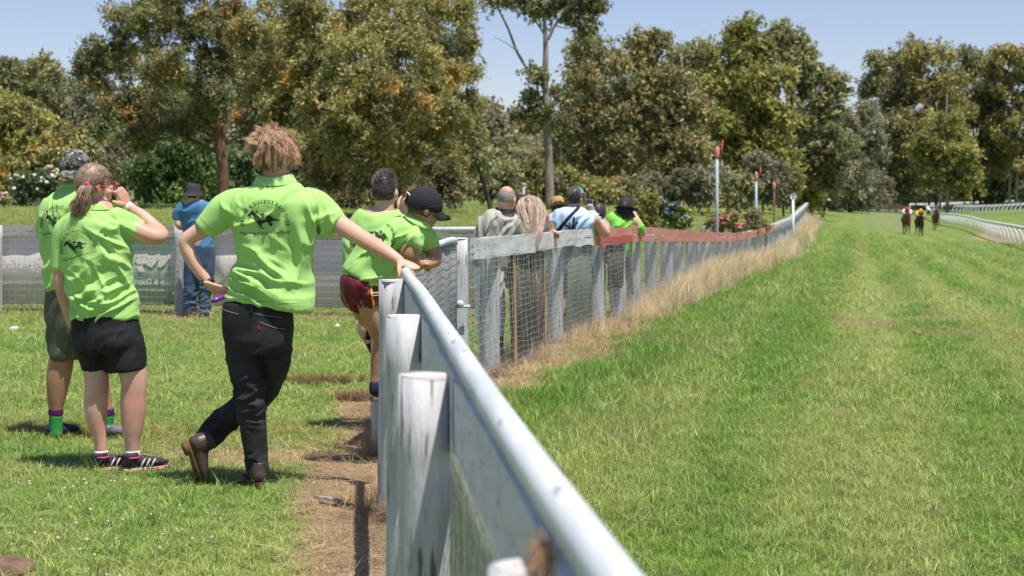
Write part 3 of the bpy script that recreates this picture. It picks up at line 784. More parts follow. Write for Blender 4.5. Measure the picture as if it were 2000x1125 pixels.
def scalp(c, R, n, cond, seed=0, rad=(.079, .100, .104)):
    rg = np.random.default_rng(seed); out = []
    while len(out) < n:
        v = rg.normal(size=3); v /= np.linalg.norm(v)
        if cond(*v): out.append((np.asarray(c)+(v*rad+[0, -.008, .012])@R, v@R, v))
    return out
def cap_patch(name, c, R, cond, mt, parent, rad=(.078, .099, .102), amp=.003, seed=1):
    V, F = ball((0, 0, 0), 1, 44, 34); keep = [f for f in F if cond(*V[f].mean(0))]
    W = (V*(1+amp*12*vn(V, 9, seed))[:, None]*rad+[0, -.008, .012])@R+np.asarray(c)
    return mk(name, W, keep, M[mt], parent)

def lathe_hat(name, c, R, prof, mt, parent, ell=1.18, n=36, sag=None, pinch=0):
    V = []; F = []; m = len(prof); t = np.linspace(0, 2*math.pi, n, endpoint=False)
    for i, (r, h) in enumerate(prof):
        x = r*np.cos(t); y = r*ell*np.sin(t); z = np.full(n, h)
        if sag: z = z+sag(r, t)
        if pinch and r < .06: z = z-pinch*np.exp(-(x/.02)**2)*(.5+.5*np.sin(t))
        V.append(np.c_[x, y, z]@R+np.asarray(c))
    V = np.concatenate(V)
    for i in range(m-1):
        for j in range(n): F.append([i*n+j, i*n+(j+1) % n, (i+1)*n+(j+1) % n, (i+1)*n+j])
    F.append([(m-1)*n+j for j in range(n)]); return mk(name, V, F, M[mt] if isinstance(mt, str) else mt, parent)
def brim(name, c, R, back, mt, parent, wd=.085, ln=.075, drop=.018, y0=.085, z0=.0, curve=.02):
    """curved cap peak; back=-1 points backwards"""
    V = []; F = []; a, b_ = 14, 6
    for th in (0, -.004):
        for i in range(a+1):
            u = -1+2*i/a
            for j in range(b_+1):
                w = j/b_; x = u*wd*(1-.10*w); e = math.sqrt(max(0, 1-u*u*.92))
                yy = (y0*(.30+.70*e)+w*ln*(.25+.75*e)); V.append([x, yy*back, z0-curve*u*u-drop*w+th])
    q = (a+1)*(b_+1)
    for L in (0, q):
        for i in range(a):
            for j in range(b_):
                k = L+i*(b_+1)+j; f = [k, k+1, k+b_+2, k+b_+1]; F.append(f if L else f[::-1])
    for i in range(a):
        k = i*(b_+1)+b_; F.append([k, k+b_+1, k+b_+1+q, k+q])
    return mk(name, np.array(V)@R+np.asarray(c), F, M[mt] if isinstance(mt, str) else mt, parent)

def shoe(b, heel, toe, up, w, mt, solemt, lift=.0, h=.075, name='shoe', heelblock=0, solelabel=None, th=.022):
    heel = np.asarray(heel, float); toe = np.asarray(toe, float); d = toe-heel; L = np.linalg.norm(d); d /= L; up = np.asarray(up, float); up = up-d*up.dot(d); up /= np.linalg.norm(up); x = np.cross(d, up)
    A = lambda a, z: heel+d*a*L+up*z
    pcs = [tube([A(.06, th+.030), A(.2, th+.034), A(.42, th+.032), A(.68, th+.025), A(.86, th+.022), A(.96, th+.018)], np.array([.60, .74, .80, .98, .88, .55])*w/2, 16, [1.0, .95, .80, .58, .50, .5], x, rnd=True),
           tube([A(.17, th+.02), A(.16, th+.05), A(.15, th+h)], np.array([.80, .88, .90 if name == 'sneaker' else .74])*w/2, 14, 1.12, x, rnd=False),
           tube([A(.28, th+h*.55), A(.5, th+.048), A(.66, th+.035)], np.array([.62, .6, .45])*w/2, 12, .6, x, rnd=True)]
    o = b.skin(name, pcs, mt, .006, 2)
    V = []; n = 28
    for z, g in ((0, .97), (0.004, 1.03), (th*.8, 1.04), (th, .99)):
        for i in range(n):
            t = 2*math.pi*i/n; a = .5-.5*math.cos(t); wdt = (.60+.42*a-.62*max(0, a-.72)**1.3*1.6)*w/2; wdt *= abs(math.sin(t))**.55*(1 if math.sin(t) >= 0 else -1)*(1-.18*math.exp(-((a-.42)/.14)**2))
            V.append(A(a*1.02-.01, z)+x*wdt*g)
    F = [[i*n+j, i*n+(j+1) % n, (i+1)*n+(j+1) % n, (i+1)*n+j] for i in range(3) for j in range(n)]; F.append(list(range(n))[::-1]); F.append([3*n+j for j in range(n)])
    so_ = mk('sole', V, F, M[solemt], o)
    if heelblock:
        V = []
        for z in (-heelblock, .001):
            for i in range(14):
                t = 2*math.pi*i/14; V.append(A(.145+.145*math.cos(t), z)+x*.33*w*math.sin(t)*(1 if z > -.001 else .95))
        F = [[j, (j+1) % 14, 14+(j+1) % 14, 14+j] for j in range(14)]+[list(range(14))[::-1], [14+j for j in range(14)]]
        mk('heel', V, F, M['rubber'] if solemt != 'sole' else M['sole'], o)
    return o

def bvh_of(o):
    return BVHTree.FromPolygons([v.co[:] for v in o.data.vertices], [list(p.vertices) for p in o.data.polygons])

HORSE = [(575,385),(598,352),(625,315),(645,298),(660,270),(672,298),(700,312),(722,332),(742,368),(765,378),(790,395),(812,425),(826,470),(845,445),(880,440),(905,438),(918,372),(950,365),(985,375),(1020,400),(1045,428),(1090,440),(1150,448),(1120,468),(1060,462),(1030,455),(1005,475),(985,500),(1015,510),(1028,535),(1005,558),(970,548),(960,520),(935,490),(915,478),(870,500),(835,515),(820,545),(848,590),(905,604),(848,610),(815,575),(800,550),(778,580),(800,600),(850,612),(800,610),(768,585),(778,545),(765,520),(740,490),(715,450),(695,410),(672,375),(655,362),(625,380),(600,392)]
JOCKEY = [(735,292),(748,280),(765,290),(758,312),(742,318),(728,308)], [(790,352),(825,345),(850,335),(868,318),(875,330),(862,352),(885,362),(908,365),(900,376),(870,378),(852,392),(868,408),(845,415),(832,400),(825,372),(800,362)]
def prints(b, shirt, cx, cy, s, rot=0, sx=1.0, only=None, detail=True):
    """club print projected on the back of a shirt; cx,cy the middle of the arc in photo pixels, s scale against the tall boy's"""
    T = bvh_of(shirt); ca, sa = math.cos(math.radians(rot)), math.sin(math.radians(rot)); V = []; F = []; n = 0
    def put(pts, faces):
        nonlocal n
        W = []
        for x, y in pts:
            x, y = x*s*sx, y*s; X, Yp = cx+x*ca-y*sa, cy+x*sa+y*ca
            o_ = at(X, Yp, b.Y-.9); o2 = at(X, Yp, b.Y+.9); d = Vector(o2-o_).normalized()
            h = T.ray_cast(Vector(o_), d)
            if h[0] is None or h[3] > 1.6: return
            nv = h[1] if h[1].dot(d) < 0 else -h[1]; W.append(h[0]-d*.0035+nv*.0035)
        W = np.array([w[:] for w in W])
        if np.ptp(W[:, 1]) > .16*max(.6, s): return
        V.append(W); F.extend([[i+n for i in f] for f in faces]); n += len(W)
    S = 'DROUIN & DISTRICT RACE CLUB'
    w = {'I': .42, ' ': .5, '&': 1.05, 'D': 1.05, 'O': 1.08, 'U': 1.0, 'N': 1.05}
    ws = [w.get(c, .92) for c in S]; tot = sum(ws); acc = 0
    for c, q in zip(S, ws):
        u = (acc+q/2)/tot; acc += q
        if c == ' ': continue
        th = math.radians(184-188*u); r = 44.5
        v, f = text_mesh(c, 9.4, 0, .22, .82); px_, py_ = v[:, 0], v[:, 1]-3.1
        e = np.array([math.sin(th), math.cos(th)])      # tangent (right), y down
        pts = [(r*math.cos(th)+a*math.sin(th)+bb*math.cos(th), -(r*math.sin(th))+a*math.cos(th)*1.0-bb*math.sin(th)) for a, bb in zip(px_, py_)]
        put(pts, f)
    def sil(P_):                               # silhouette filled with small cells so that it follows the cloth
        A = np.array([((x/9.09+420)-517.5, (y/9.09+380)-438.4) for x, y in P_]); h = .62; B = np.roll(A, -1, 0)
        x0, y0 = A.min(0); x1, y1 = A.max(0)
        for yy in np.arange(y0, y1, h):
            m_ = (A[:, 1] > yy) != (B[:, 1] > yy); xs_ = np.sort(A[m_, 0]+(yy-A[m_, 1])*(B[m_, 0]-A[m_, 0])/(B[m_, 1]-A[m_, 1]))
            for a, c_ in zip(xs_[::2], xs_[1::2]):
                k_ = max(1, int(math.ceil((c_-a)/2.0))); e = np.linspace(a, c_, k_+1)
                put([(q, yy-h*.55) for q in e]+[(q, yy+h*.55) for q in e[::-1]], [[i, i+1, 2*k_-i, 2*k_+1-i] for i in range(k_)])
    sil(HORSE); sil(JOCKEY[0]); sil(JOCKEY[1])
    tg = '"The home of Boxing Day Races"'; acc = -49.0
    for c in tg:
        if c == ' ': acc += 2.4; continue
        v, f = text_mesh(c, 7.4, 0, .12, .86); wd = np.ptp(v[:, 0]); v[:, 0] -= v[:, 0].min()
        put([(acc+a, 20.5-.036*(acc+a+49)-bb) for a, bb in v[:, :2]], f); acc += wd+.62
    if n: return mk('print', np.concatenate(V), F, M['ink'], shirt, False)

def collar(b, pts, mt, r0, r1, h, c, up, lat, k=.8, open_=0.0, tilt=.012):
    """folded polo collar round the neck: c centre world, up axis"""
    up = np.asarray(up, float)/np.linalg.norm(up); lat = np.asarray(lat, float); lat = lat-up*lat.dot(up); lat /= np.linalg.norm(lat); f = np.cross(up, lat)
    n = 40; V = []
    for r, z in ((r0, 0), (r0*.93, h), (r0*.97, h*1.08), (r0*1.06, h*.98), (r1, -.002), (r1*1.02, -.006)):
        for i in range(n):
            t = 2*math.pi*i/n; V.append(np.asarray(c)+lat*r*math.cos(t)+f*r*k*math.sin(t)+up*(z+tilt*math.cos(t*2+.6)*.3-.018*max(0, math.sin(t))*0))
    F = [[i*n+j, i*n+(j+1) % n, (i+1)*n+(j+1) % n, (i+1)*n+j] for i in range(5) for j in range(n)]
    return mk('collar', V, F, M[mt], pts)
# ================================================================== the people
def on(pts, r, mt, name, parent, T=None, off=.001):
    W = []
    for x, y in cr(pts, 14):
        o_ = P(x, y, -.8); d = Vector(P(x, y, .8)-o_).normalized(); h = (T or T_).ray_cast(Vector(o_), d)
        if h[0] is not None and h[3] < 1.2: W.append(np.array((h[0]-d*off)[:]))
    if len(W) > 2:
        q = MB(); q.tube(W, r, 5); return q.build(name, M[mt], parent)

M['seam'] = mat('dark_lime_stitching', (.16, .36, .06), rough=.9)  # stitch lines along hem, cuffs and armholes, a darker lime than the cloth
# ---- tall boy, back turned, one hand on the pipe rail
b = Body('person', 'tall sandy haired boy in lime polo and black jeans, left hand on hip', 505, 8.75)
P = b.P; LX = (1, 0, 0)
hc = P(536, 301, .02); HR = frame((.28, .96, -.02), (.04, 0, 1))
wl = P(413, 559, -.02); wr = P(781, 510, -.16)
handL = hand(wl, P(446, 573, .03)-wl, (.35, .55, .35), 34, -1, 1.0, curls=[30, 36, 40, 46])
handR = hand(wr, P(802, 519, -.20)-wr, (-.15, .25, -1), 38, -1, 1.02, curls=[30, 38, 44, 50], tcurl=20, spread=5)
sk = b.skin('body', head(hc, HR, 1.04)+[
    b.tb([(536, 380, 34, .03), (537, 352, 25, .02), (537, 325, 23.5, .0), (536, 300, 22, 0)], .95),
    b.tb([(505, 640, 46), (515, 560, 46), (532, 470, 50), (535, 415, 54), (537, 388, 34)], .55, LX, 24),
    b.tb([(455, 402, 22), (436, 412, 21), (405, 442, 19), (374, 461, 16.5), (362, 474, 15), (370, 498, 15), (388, 528, 13.2), (413, 559, 10.2)], .95),
    b.tb([(610, 402, 24, .06), (640, 422, 21.5, .03), (670, 442, 19, 0), (703, 463, 17.6, -.05), (725, 476, 17, -.08), (752, 492, 15, -.12), (781, 510, 10.6, -.16)], .92),
    b.tb([(395, 868, 15, .17), (405, 850, 16, .18)], 1), b.tb([(505, 935, 15), (503, 900, 16)], 1)],
    'skin', .0085, 3, [handL, handR])
sh = b.skin('polo_shirt', [
    b.tb([(524, 596, 88), (527, 578, 84), (530, 550, 79), (533, 515, 73), (534, 480, 74), (534, 450, 80), (535, 425, 90), (536, 402, 92), (537, 384, 82), (538, 368, 60), (538, 354, 38)], [.60][0], LX, 30, rnd=False, m=40),
    b.tb([(490, 398, 36), (462, 402, 38), (438, 412, 36), (412, 436, 30), (398, 450, 26.5)], .92, None, 20, rnd=False),
    b.tb([(590, 398, 38, .04), (615, 405, 38, .05), (638, 424, 33, .03), (658, 441, 26.5, .01)], .92, None, 20, rnd=False)],
    'lime', .0075, 3, fn=folds(b, [(476, 455, 34, 118, .010, .05), (455, 418, 30, 100, .008, .03), (600, 470, 55, 100, .020, .05), (640, 430, 30, 20, .008, .035), (500, 540, 55, 150, .015, .045), (470, 565, 40, 165, .009, .03), (580, 535, 50, 85, .015, .05), (605, 425, 30, 60, .010, .045), (520, 500, 50, 135, .014, .06), (545, 585, 70, 172, .006, .05), (520, 395, 60, 15, .010, .07)], .003, 3, g=1.3))
collar(b, sh, 'lime', .084, .110, .036, P(538, 356, .01), (.0, -.12, 1), LX, .84)
prints(b, sh, 517.5, 438.4, 1.0)
T0 = bvh_of(sh)
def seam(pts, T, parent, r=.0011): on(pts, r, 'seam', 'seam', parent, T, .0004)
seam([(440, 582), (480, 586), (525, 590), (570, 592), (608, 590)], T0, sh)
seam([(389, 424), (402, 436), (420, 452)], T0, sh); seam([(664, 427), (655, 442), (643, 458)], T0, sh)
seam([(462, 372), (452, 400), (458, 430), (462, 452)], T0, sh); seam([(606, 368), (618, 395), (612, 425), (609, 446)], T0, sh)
jn = b.skin('jeans', [
    b.tb([(503, 590, 67), (503, 612, 69.5), (504, 640, 70.5), (505, 668, 67), (503, 690, 56)], .74, LX, 26, rnd=False),
    b.tb([(474, 640, 36), (475, 690, 34.5), (480, 730, 32), (488, 764, 30), (491, 800, 27.5), (495, 840, 26), (500, 880, 24), (505, 926, 22)], .98, None, 18, rnd=False, m=30),
    b.tb([(538, 640, 35, .0), (537, 682, 33, .03), (530, 722, 32, .07), (512, 765, 28, .12), (485, 790, 28.5, .17), (450, 813, 27, .2), (422, 838, 26.5, .2), (400, 862, 25, .17)], .95, None, 18, rnd=False, m=34)],
    'denim_black', .0075, 2, fn=folds(b, [(490, 770, 40, 12, .016, .022), (492, 810, 30, -8, .010, .03), (430, 825, 40, 50, .014, .025), (500, 905, 26, 4, .012, .02), (545, 700, 40, 60, .010, .04), (480, 700, 40, 20, .010, .05)], .0015, 11, g=.75))
T_ = bvh_of(jn)
on([(435, 604), (448, 609), (466, 614)], .0016, 'stitch', 'stitching', jn)
on([(508, 629), (520, 634), (540, 641), (556, 642)], .0016, 'stitch', 'stitching', jn)
on([(493, 611), (515, 616), (535, 618), (552, 621)], .0013, 'stitch', 'stitching', jn)
on([(505, 636), (505, 643)], .0045, 'redtab', 'red_tab', jn)
on([(491, 595), (491, 612)], .006, 'denim_black', 'belt_loop', jn, off=.004)
on([(486, 921), (503, 926), (522, 925)], .0016, 'stitch', 'stitching', jn)
gs = shoe(b, P(508, 951, -.07)+[0, 0, .0], P(484, 945, .19)*[1, 1, 0]+[0, 0, .006], (0, 0, 1), .10, 'leather', 'sole', h=.10, name='boot')
ht = P(372, 862, .09); toe = P(398, 946, .13)
shoe(b, ht+[-.022, -.02, .0], toe+[-.02, -.01, -.005], (.90, .42, .12), .115, 'leather', 'sole', h=.12, name='boot', heelblock=.02, th=.014)
eyes(b, hc, HR)
# hair: cropped nape, long tousled top
hcond = lambda l, f, u: (f < .45 and u > -.62-.15*f) or u > .35
cap_patch('hair_cap', hc, HR, lambda l, f, u: (f < .25 and u > -.93) or u > .3, 'h_sandy_dk', b.root, (.084, .107, .110))
S = []; rg = np.random.default_rng(4)
for p, nr, v in scalp(hc, HR, 1150, lambda l, f, u: f < .35 and -.97 < u < .25, 1, (.083, .105, .109)):
    d = nr*.35+np.array([rg.normal()*.25, 0, -1]); d /= np.linalg.norm(d); L = rg.uniform(.012, .026); S.append(([p, p+nr*.003+d*L*.5, p+nr*.002+d*L], .0016, .0004))
strands('nape_hair', S, 'h_sandy_dk', b.root)
def flow_(v, rg):
    k = v-np.array([.10, -.25, .93]); k -= v*k.dot(v); k /= np.linalg.norm(k)+.15; k = k+rg.normal(size=3)*.30+np.array([.25, -.1, 0])
    if v[0] < -.35 and v[2] > -.05: k = np.array([-.9, -.25, .35+.35*rg.normal()])
    return k
S = locks(hc, HR, 300, 16, lambda l, f, u: u > -.25, flow_, 2, (.085, .108, .112), (.040, .074), (.0009, .0017), .009, .30, .45)
strands('tousled_hair', S, 'h_sandy', b.root)
# watch and purple bottle in the hip hand
wt = thing('wristwatch', 'black watch on the left wrist of the tall boy with hand on hip', 'watch', wl)
d_ = (P(413, 559, -.02)-P(388, 528, 0)); d_ /= np.linalg.norm(d_); q = MB(); c_ = wl-d_*.022
q.add(*tube([c_-d_*.011, c_+d_*.011], [.0315, .0305], 18, .9)); q.build('strap', M['rubber'], wt)
q = MB(); q.add(*tube([c_+np.array([-.024, -.02, 0])-d_*.0, c_+np.array([-.034, -.028, 0])], [.017, .016], 14)); q.build('watch_face', M['screen'], wt)
bt = thing('vape_pen', 'small purple plastic tube held in the hip hand of the tall boy', 'purple tube', P(428, 585, -.03))
q = MB(); a_, c_ = P(416, 588, -.05), P(440, 578, -.01); q.add(*tube([a_, a_*.8+c_*.2, c_], [.010, .0125, .012], 12)); q.build('tube', M['purple_pl'], bt)
q = MB(); q.add(*tube([a_-(c_-a_)*.12, a_-(c_-a_)*.01], [.008, .009], 12)); q.build('cap', M['purple'], bt)

# ---- woman with the ponytail
b = Body('person', 'woman with light brown ponytail in lime polo and black shorts raising her arm', 215, 9.3); P = b.P
hc = P(184, 360, .0); HR = frame((.80, .60, .03), (.05, 0, 1))
wr = P(249, 402, .12); wl = P(142, 637, 0)
handR = hand(wr, P(238, 378, .10)-wr, (-.75, .5, .1), 48, 1, .93, curls=[38, 52, 60, 66], tcurl=32)
handL = hand(wl, P(149, 668, .01)-wl, (.9, .3, 0), 16, 1, .92)
b.skin('body', head(hc, HR, .97, .92)+[
    b.tb([(190, 405, 24, .0), (188, 390, 17, .0), (186, 370, 17, 0)], 1),
    b.tb([(208, 650, 55), (200, 580, 48), (188, 500, 52), (184, 440, 52), (188, 412, 34)], .72, LX, 24),
    b.tb([(235, 436, 18), (272, 452, 19), (300, 463, 17.5), (316, 458, 14.5, .04), (298, 441, 14, .08), (275, 420, 12.5, .11), (249, 402, 8.6, .13)], 1),
    b.tb([(128, 445, 17), (117, 520, 15), (119, 555, 14), (129, 595, 12), (142, 637, 8.8)], 1),
    b.tb([(184, 690, 28), (187, 722, 24.5), (189, 750, 24), (188, 775, 23.8), (187, 800, 23), (190, 831, 18.5), (196, 862, 13), (198, 884, 12.2), (199, 898, 13)], 1),
    b.tb([(252, 690, 33), (259, 725, 28), (262, 750, 25.5), (260, 775, 25), (260, 800, 25), (259, 831, 22), (258, 858, 17), (259, 880, 13.6), (259, 898, 14)], 1)],
    'skin_pink', .0085, 4, [handL, handR])
sh = b.skin('polo_shirt', [
    b.tb([(205, 624, 68), (204, 602, 68), (199, 575, 63), (192, 540, 63), (186, 505, 66), (183, 470, 68), (183, 446, 66), (185, 428, 57), (188, 413, 36), (189, 402, 23)], .72, LX, 30, rnd=False, m=36),
    b.tb([(150, 436, 25), (130, 450, 25), (120, 480, 21), (117, 512, 18.5), (116, 527, 18)], .95, None, 18, rnd=False),
    b.tb([(218, 430, 30, .02), (242, 438, 28, .02), (262, 448, 25, .02), (275, 453, 22.5, .03)], .95, None, 18, rnd=False)],
    'lime', .0075, 3, fn=folds(b, [(225, 470, 45, 155, .018, .04), (245, 440, 30, 150, .014, .03), (190, 560, 50, 30, .020, .04), (160, 580, 40, 150, .020, .035), (215, 600, 50, 35, .018, .035), (235, 520, 50, 115, .016, .05), (150, 430, 30, 60, .008, .04), (200, 440, 30, 60, .008, .04)], .002, 21, g=.85))
collar(b, sh, 'lime', .060, .082, .026, P(189, 406, .0), (.05, -.05, 1), LX, .9)
prints(b, sh, 152, 487, .80, -14, .88)
b.skin('shorts', [
    b.tb([(205, 615, 64), (206, 640, 67), (210, 668, 69), (212, 690, 62)], .78, LX, 26, rnd=False),
    b.tb([(180, 665, 38), (185, 700, 31), (187, 723, 27)], 1, None, 18, rnd=False), b.tb([(240, 665, 42), (245, 700, 41), (247, 724, 39.5)], .95, None, 18, rnd=False)],
    'black', .0075, 3, fn=folds(b, [(190, 690, 40, 100, .012, .04), (240, 690, 45, 60, .014, .04), (200, 650, 50, 10, .008, .05)], .001, 31, g=.4))
for s_, m_ in ((shoe(b, P(241, 917, -.07)*[1, 1, 0]+[0, 0, .0], P(326, 917, .06)*[1, 1, 0]+[0, 0, .004], (0, 0, 1), .092, 'sneaker', 'pinksole', h=.078, name='sneaker'), 0),
               (shoe(b, P(182, 909, -.05)*[1, 1, 0], P(258, 903, .10)*[1, 1, 0], (0, 0, 1), .092, 'sneaker', 'pinksole', h=.078, name='sneaker'), 1)):
    hx = np.array([P(241, 917, -.07)[0], b.Y-.07, 0]) if not m_ else np.array([P(182, 909, -.05)[0], b.Y-.05, 0])
    dd = np.array([.92, .36, 0]); nn_ = np.array([.36, -.92, 0]); q = MB()
    for j in range(3):
        a0 = hx+dd*(.085+.028*j); q.add(*tube([a0+nn_*.047+[0, 0, .030], a0+dd*.012+nn_*.041+[0, 0, .055], a0+dd*.026+nn_*.026+[0, 0, .073]], .0058, 5, .5))
    q.build('side_stripe', M['stripe'], s_)
    q = MB(); q.tube([hx+dd*(.045+.038*math.cos(t))+nn_*.034*math.sin(t)+[0, 0, .080] for t in np.linspace(0, 2*math.pi, 16)], .0045, 6)
    for j in range(5): a0 = hx+dd*(.105+.018*j)+[0, 0, .078-.007*j]; q.tube([a0-nn_*.018, a0+[0, 0, .004], a0+nn_*.018], .0028, 5)
    q.build('pink_laces', M['pink'], s_)
b.skin('sock', [b.tb([(198, 880, 13.2), (198, 892, 13.8), (199, 904, 13)], 1, rnd=False)], 'white', .006, 2)
b.skin('sock', [b.tb([(259, 880, 14.6), (259, 892, 14.8), (260, 904, 14)], 1, rnd=False)], 'white', .006, 2)
eyes(b, hc, HR, .97)
tie = P(169, 364, -.095); cap_patch('hair_cap', hc, HR, lambda l, f, u: (f < .42 and u > -.45+.5*f) or u > .28, 'h_light', b.root, (.079, .101, .104))
S = []; rg = np.random.default_rng(8)
for p, nr, v in scalp(hc, HR, 1300, lambda l, f, u: ((f < .45 and u > -.55+.6*max(f, 0)) or u > .25), 5, (.079, .101, .104)):
    q0 = p-hc; q1 = tie-hc; a0 = q0/np.linalg.norm(q0); a1 = q1/np.linalg.norm(q1); pts = []
    for t in np.linspace(0, 1, 7):
        d = a0*(1-t)+a1*t; d /= np.linalg.norm(d)+1e-9; rr = np.linalg.norm(q0)*(1-t)+np.linalg.norm(q1)*t
        dl = d@HR.T; e = 1/math.sqrt((dl[0]/.081)**2+(dl[1]/.104)**2+(dl[2]/.107)**2); pts.append(hc+d*max(e, e)*(1+.02*rg.random())+HR@np.array([0, 0, 0]))
    pts[-1] = tie+rg.normal(size=3)*.006; S.append((pts, .0022, .0014))
for i in range(420):
    e = rg.normal(size=3)*[.011, .010, .004]; fl = np.array([rg.normal()*.016-.012*0, rg.normal()*.012, 0]); L = rg.uniform(.75, 1.05)
    a0 = tie+e; pts = [a0, a0+[-.004, -.025, -.012], a0+[-.016, -.030, -.06]+fl*.7, a0+np.array([-.032, -.020, -.115*L])+fl*1.2, a0+np.array([-.052, -.008, -.165*L])+fl*1.0]
    S.append((cr(pts, 9), .0024, .0005))
for i in range(60):
    a0 = P(150+rg.uniform(-4, 30), 385, -.03+rg.uniform(0, .06)); S.append(([a0, a0+[.008, -.01, -.03], a0+[.014*rg.normal(), -.005, -.07]], .0012, .0003))
strands('ponytail_hair', S, 'h_light', b.root)
q = MB(); q.tube([tie+np.array([.016*math.cos(t), -.004, .016*math.sin(t)]) for t in np.linspace(0, 2*math.pi, 14)], .0065, 8); tag(q.build('hair_tie', M['pink'], b.root), 'x', 'x'); 
o = bpy.data.objects['hair_tie']; del o['label']; del o['category']
g = thing('sunglasses', 'red framed sunglasses on the woman with the ponytail', 'sunglasses', hc)
q = MB()
T = lambda l, f, u: hc+HR[0]*l+HR[1]*f+HR[2]*u
for e in (-1, 1):
    q.tube([T(e*.084, -.01, -.008), T(e*.082, .05, -.006), T(e*.066, .098, -.004)], .0045, 6, .6); q.tube([T(e*.067, .098, -.026), T(e*.069, .098, .008), T(e*.01, .110, .010)], .004, 6)
    q.tube([T(e*.084, -.01, -.008), T(e*.084, -.025, -.030)], .005, 6)
q.build('frame', M['redplastic'], g); q = MB()
for e in (-1, 1): q.add(*[x for x in (np.array([T(e*.012, .109, .006), T(e*.064, .099, .004), T(e*.062, .097, -.028), T(e*.016, .106, -.032), T(e*.012, .111, .006), T(e*.064, .101, .004), T(e*.062, .099, -.028), T(e*.016, .108, -.032)]), [[0, 1, 2, 3], [7, 6, 5, 4], [0, 4, 5, 1], [1, 5, 6, 2], [2, 6, 7, 3], [3, 7, 4, 0]])])
q.build('lens', M['screen'], g, False)
q = MB(); a_ = P(250, 404, .13); dd = P(262, 412, .10)-a_; dd /= np.linalg.norm(dd); q.add(*tube([a_-dd*.004, a_+dd*.022], [.030, .032], 16, 1.0)); wb_ = q.build('wristband', M['white'], None)
tag(wb_, 'white paper band round the raised wrist of the ponytailed woman', 'wristband')

# ---- man in the camouflage cap
b = Body('person', 'man in camouflage cap, lime polo and olive shorts standing behind the ponytailed woman', 150, 10.57); P = b.P
hc = P(148, 328, .0); HR = frame((.35, .93, 0))
wl = P(130, 425, .33); wr = P(172, 400, .36)
b.skin('body', head(hc, HR, 1.0)+[
    b.tb([(148, 385, 26), (148, 360, 18.5), (148, 335, 19)], 1), b.tb([(148, 620, 44), (150, 540, 48), (148, 460, 50), (148, 412, 42)], .7, LX, 24),
    b.tb([(96, 412, 17), (92, 450, 16, .08), (98, 472, 14.5, .16), (112, 450, 12, .26), (130, 425, 8.5, .33)], 1),
    b.tb([(200, 412, 17), (206, 440, 16, .1), (202, 452, 14, .2), (188, 425, 12, .3), (172, 400, 8.5, .36)], 1),
    b.tb([(122, 680, 25), (119, 708, 24.5), (114, 742, 23.5), (110, 778, 18.5), (109, 803, 13.6), (109, 840, 12)], 1),
    b.tb([(180, 680, 24), (188, 720, 23), (196, 760, 20), (204, 800, 15), (210, 845, 12)], 1)],
    'skin_tan', .009, 4, [hand(wl, P(150, 400, .34)-wl, (.8, -.3, 0), 40, 1, 1), hand(wr, P(158, 380, .34)-wr, (-.8, -.3, 0), 40, -1, 1)])
sh = b.skin('polo_shirt', [
    b.tb([(151, 562, 61), (150, 545, 62), (149, 510, 65), (148, 470, 69), (148, 435, 71), (148, 404, 68), (148, 385, 55), (148, 370, 34), (148, 358, 24)], .74, LX, 30, rnd=False, m=34),
    b.tb([(108, 402, 28), (96, 420, 24), (92, 452, 21, .07), (94, 466, 20, .12)], 1, None, 16, rnd=False), b.tb([(188, 402, 28), (202, 420, 24, .02), (206, 440, 21, .1)], 1, None, 16, rnd=False)],
    'lime', .009, 3, fn=folds(b, [(110, 520, 45, 60, .014, .05), (100, 440, 40, 100, .012, .04), (120, 550, 30, 20, .012, .03)], .003, 41))
collar(b, sh, 'lime', .074, .096, .02, P(148, 362, .0), (.0, -.05, 1), LX, .9)
prints(b, sh, 113, 441, .83, -2, .86)
b.skin('shorts', [b.tb([(144, 555, 54), (144, 590, 56), (143, 630, 53), (145, 655, 46)], .8, LX, 24, rnd=False), b.tb([(124, 640, 33), (128, 675, 31), (130, 702, 30)], 1, None, 16, rnd=False), b.tb([(168, 640, 30), (178, 675, 29), (186, 704, 29)], 1, None, 16, rnd=False),
    b.tb([(98, 590, 9, -.02), (98, 606, 9, -.02)], 1)], 'olive', .009, 3, fn=folds(b, [(125, 650, 50, 70, .016, .04)], .002, 43))
for sx_, mt_, lb in ((109, 'greensock', 0), (209, 'greensock', 1)):
    o = b.skin('sock', [b.tb([(sx_, 812, 13.8), (sx_, 830, 13.2), (sx_, 850, 14)], 1, rnd=False)], 'greensock', .006, 2)
    b.skin('sock_cuff', [b.tb([(sx_, 798, 14.6), (sx_, 811, 14.4)], 1, rnd=False)], 'purple', .005, 2, parent=o)
shoe(b, P(96, 862, -.02)*[1, 1, 0], P(150, 862, .18)*[1, 1, 0], (0, 0, 1), .105, 'navy', 'rubber', h=.06, name='sneaker')
shoe(b, P(196, 868, -.06)*[1, 1, 0], P(243, 872, .07)*[1, 1, 0], (0, 0, 1), .105, 'sneakergrey', 'rubber', h=.06, name='sneaker')
eyes(b, hc, HR)
cap_patch('hair', hc, HR, lambda l, f, u: f < .3 and u > -.6, 'h_dark', b.root)
cp = thing('cap', 'camouflage baseball cap worn backwards by the man at the left', 'cap', hc)
CR = frame((.35, .93, .12))
V, F = ball((0, 0, 0), 1, 40, 24); V = V*(1+.02*vn(V, 3.0, 5))[:, None]*[.090, .112, .098]+[0, -.008, .022]; F = [f for f in F if V[f][:, 2].mean() > .0]
mk('crown', V@CR+hc, F, M['camo'], cp)
brim('peak', hc+CR[2]*.008, CR, -1, 'camo', cp, .082, .075, .045, .10, 0, .022)
q = MB(); q.add(*ball(hc+CR[2]*.118-CR[1]*.008, .007)); q.build('button', M['camo'], cp)

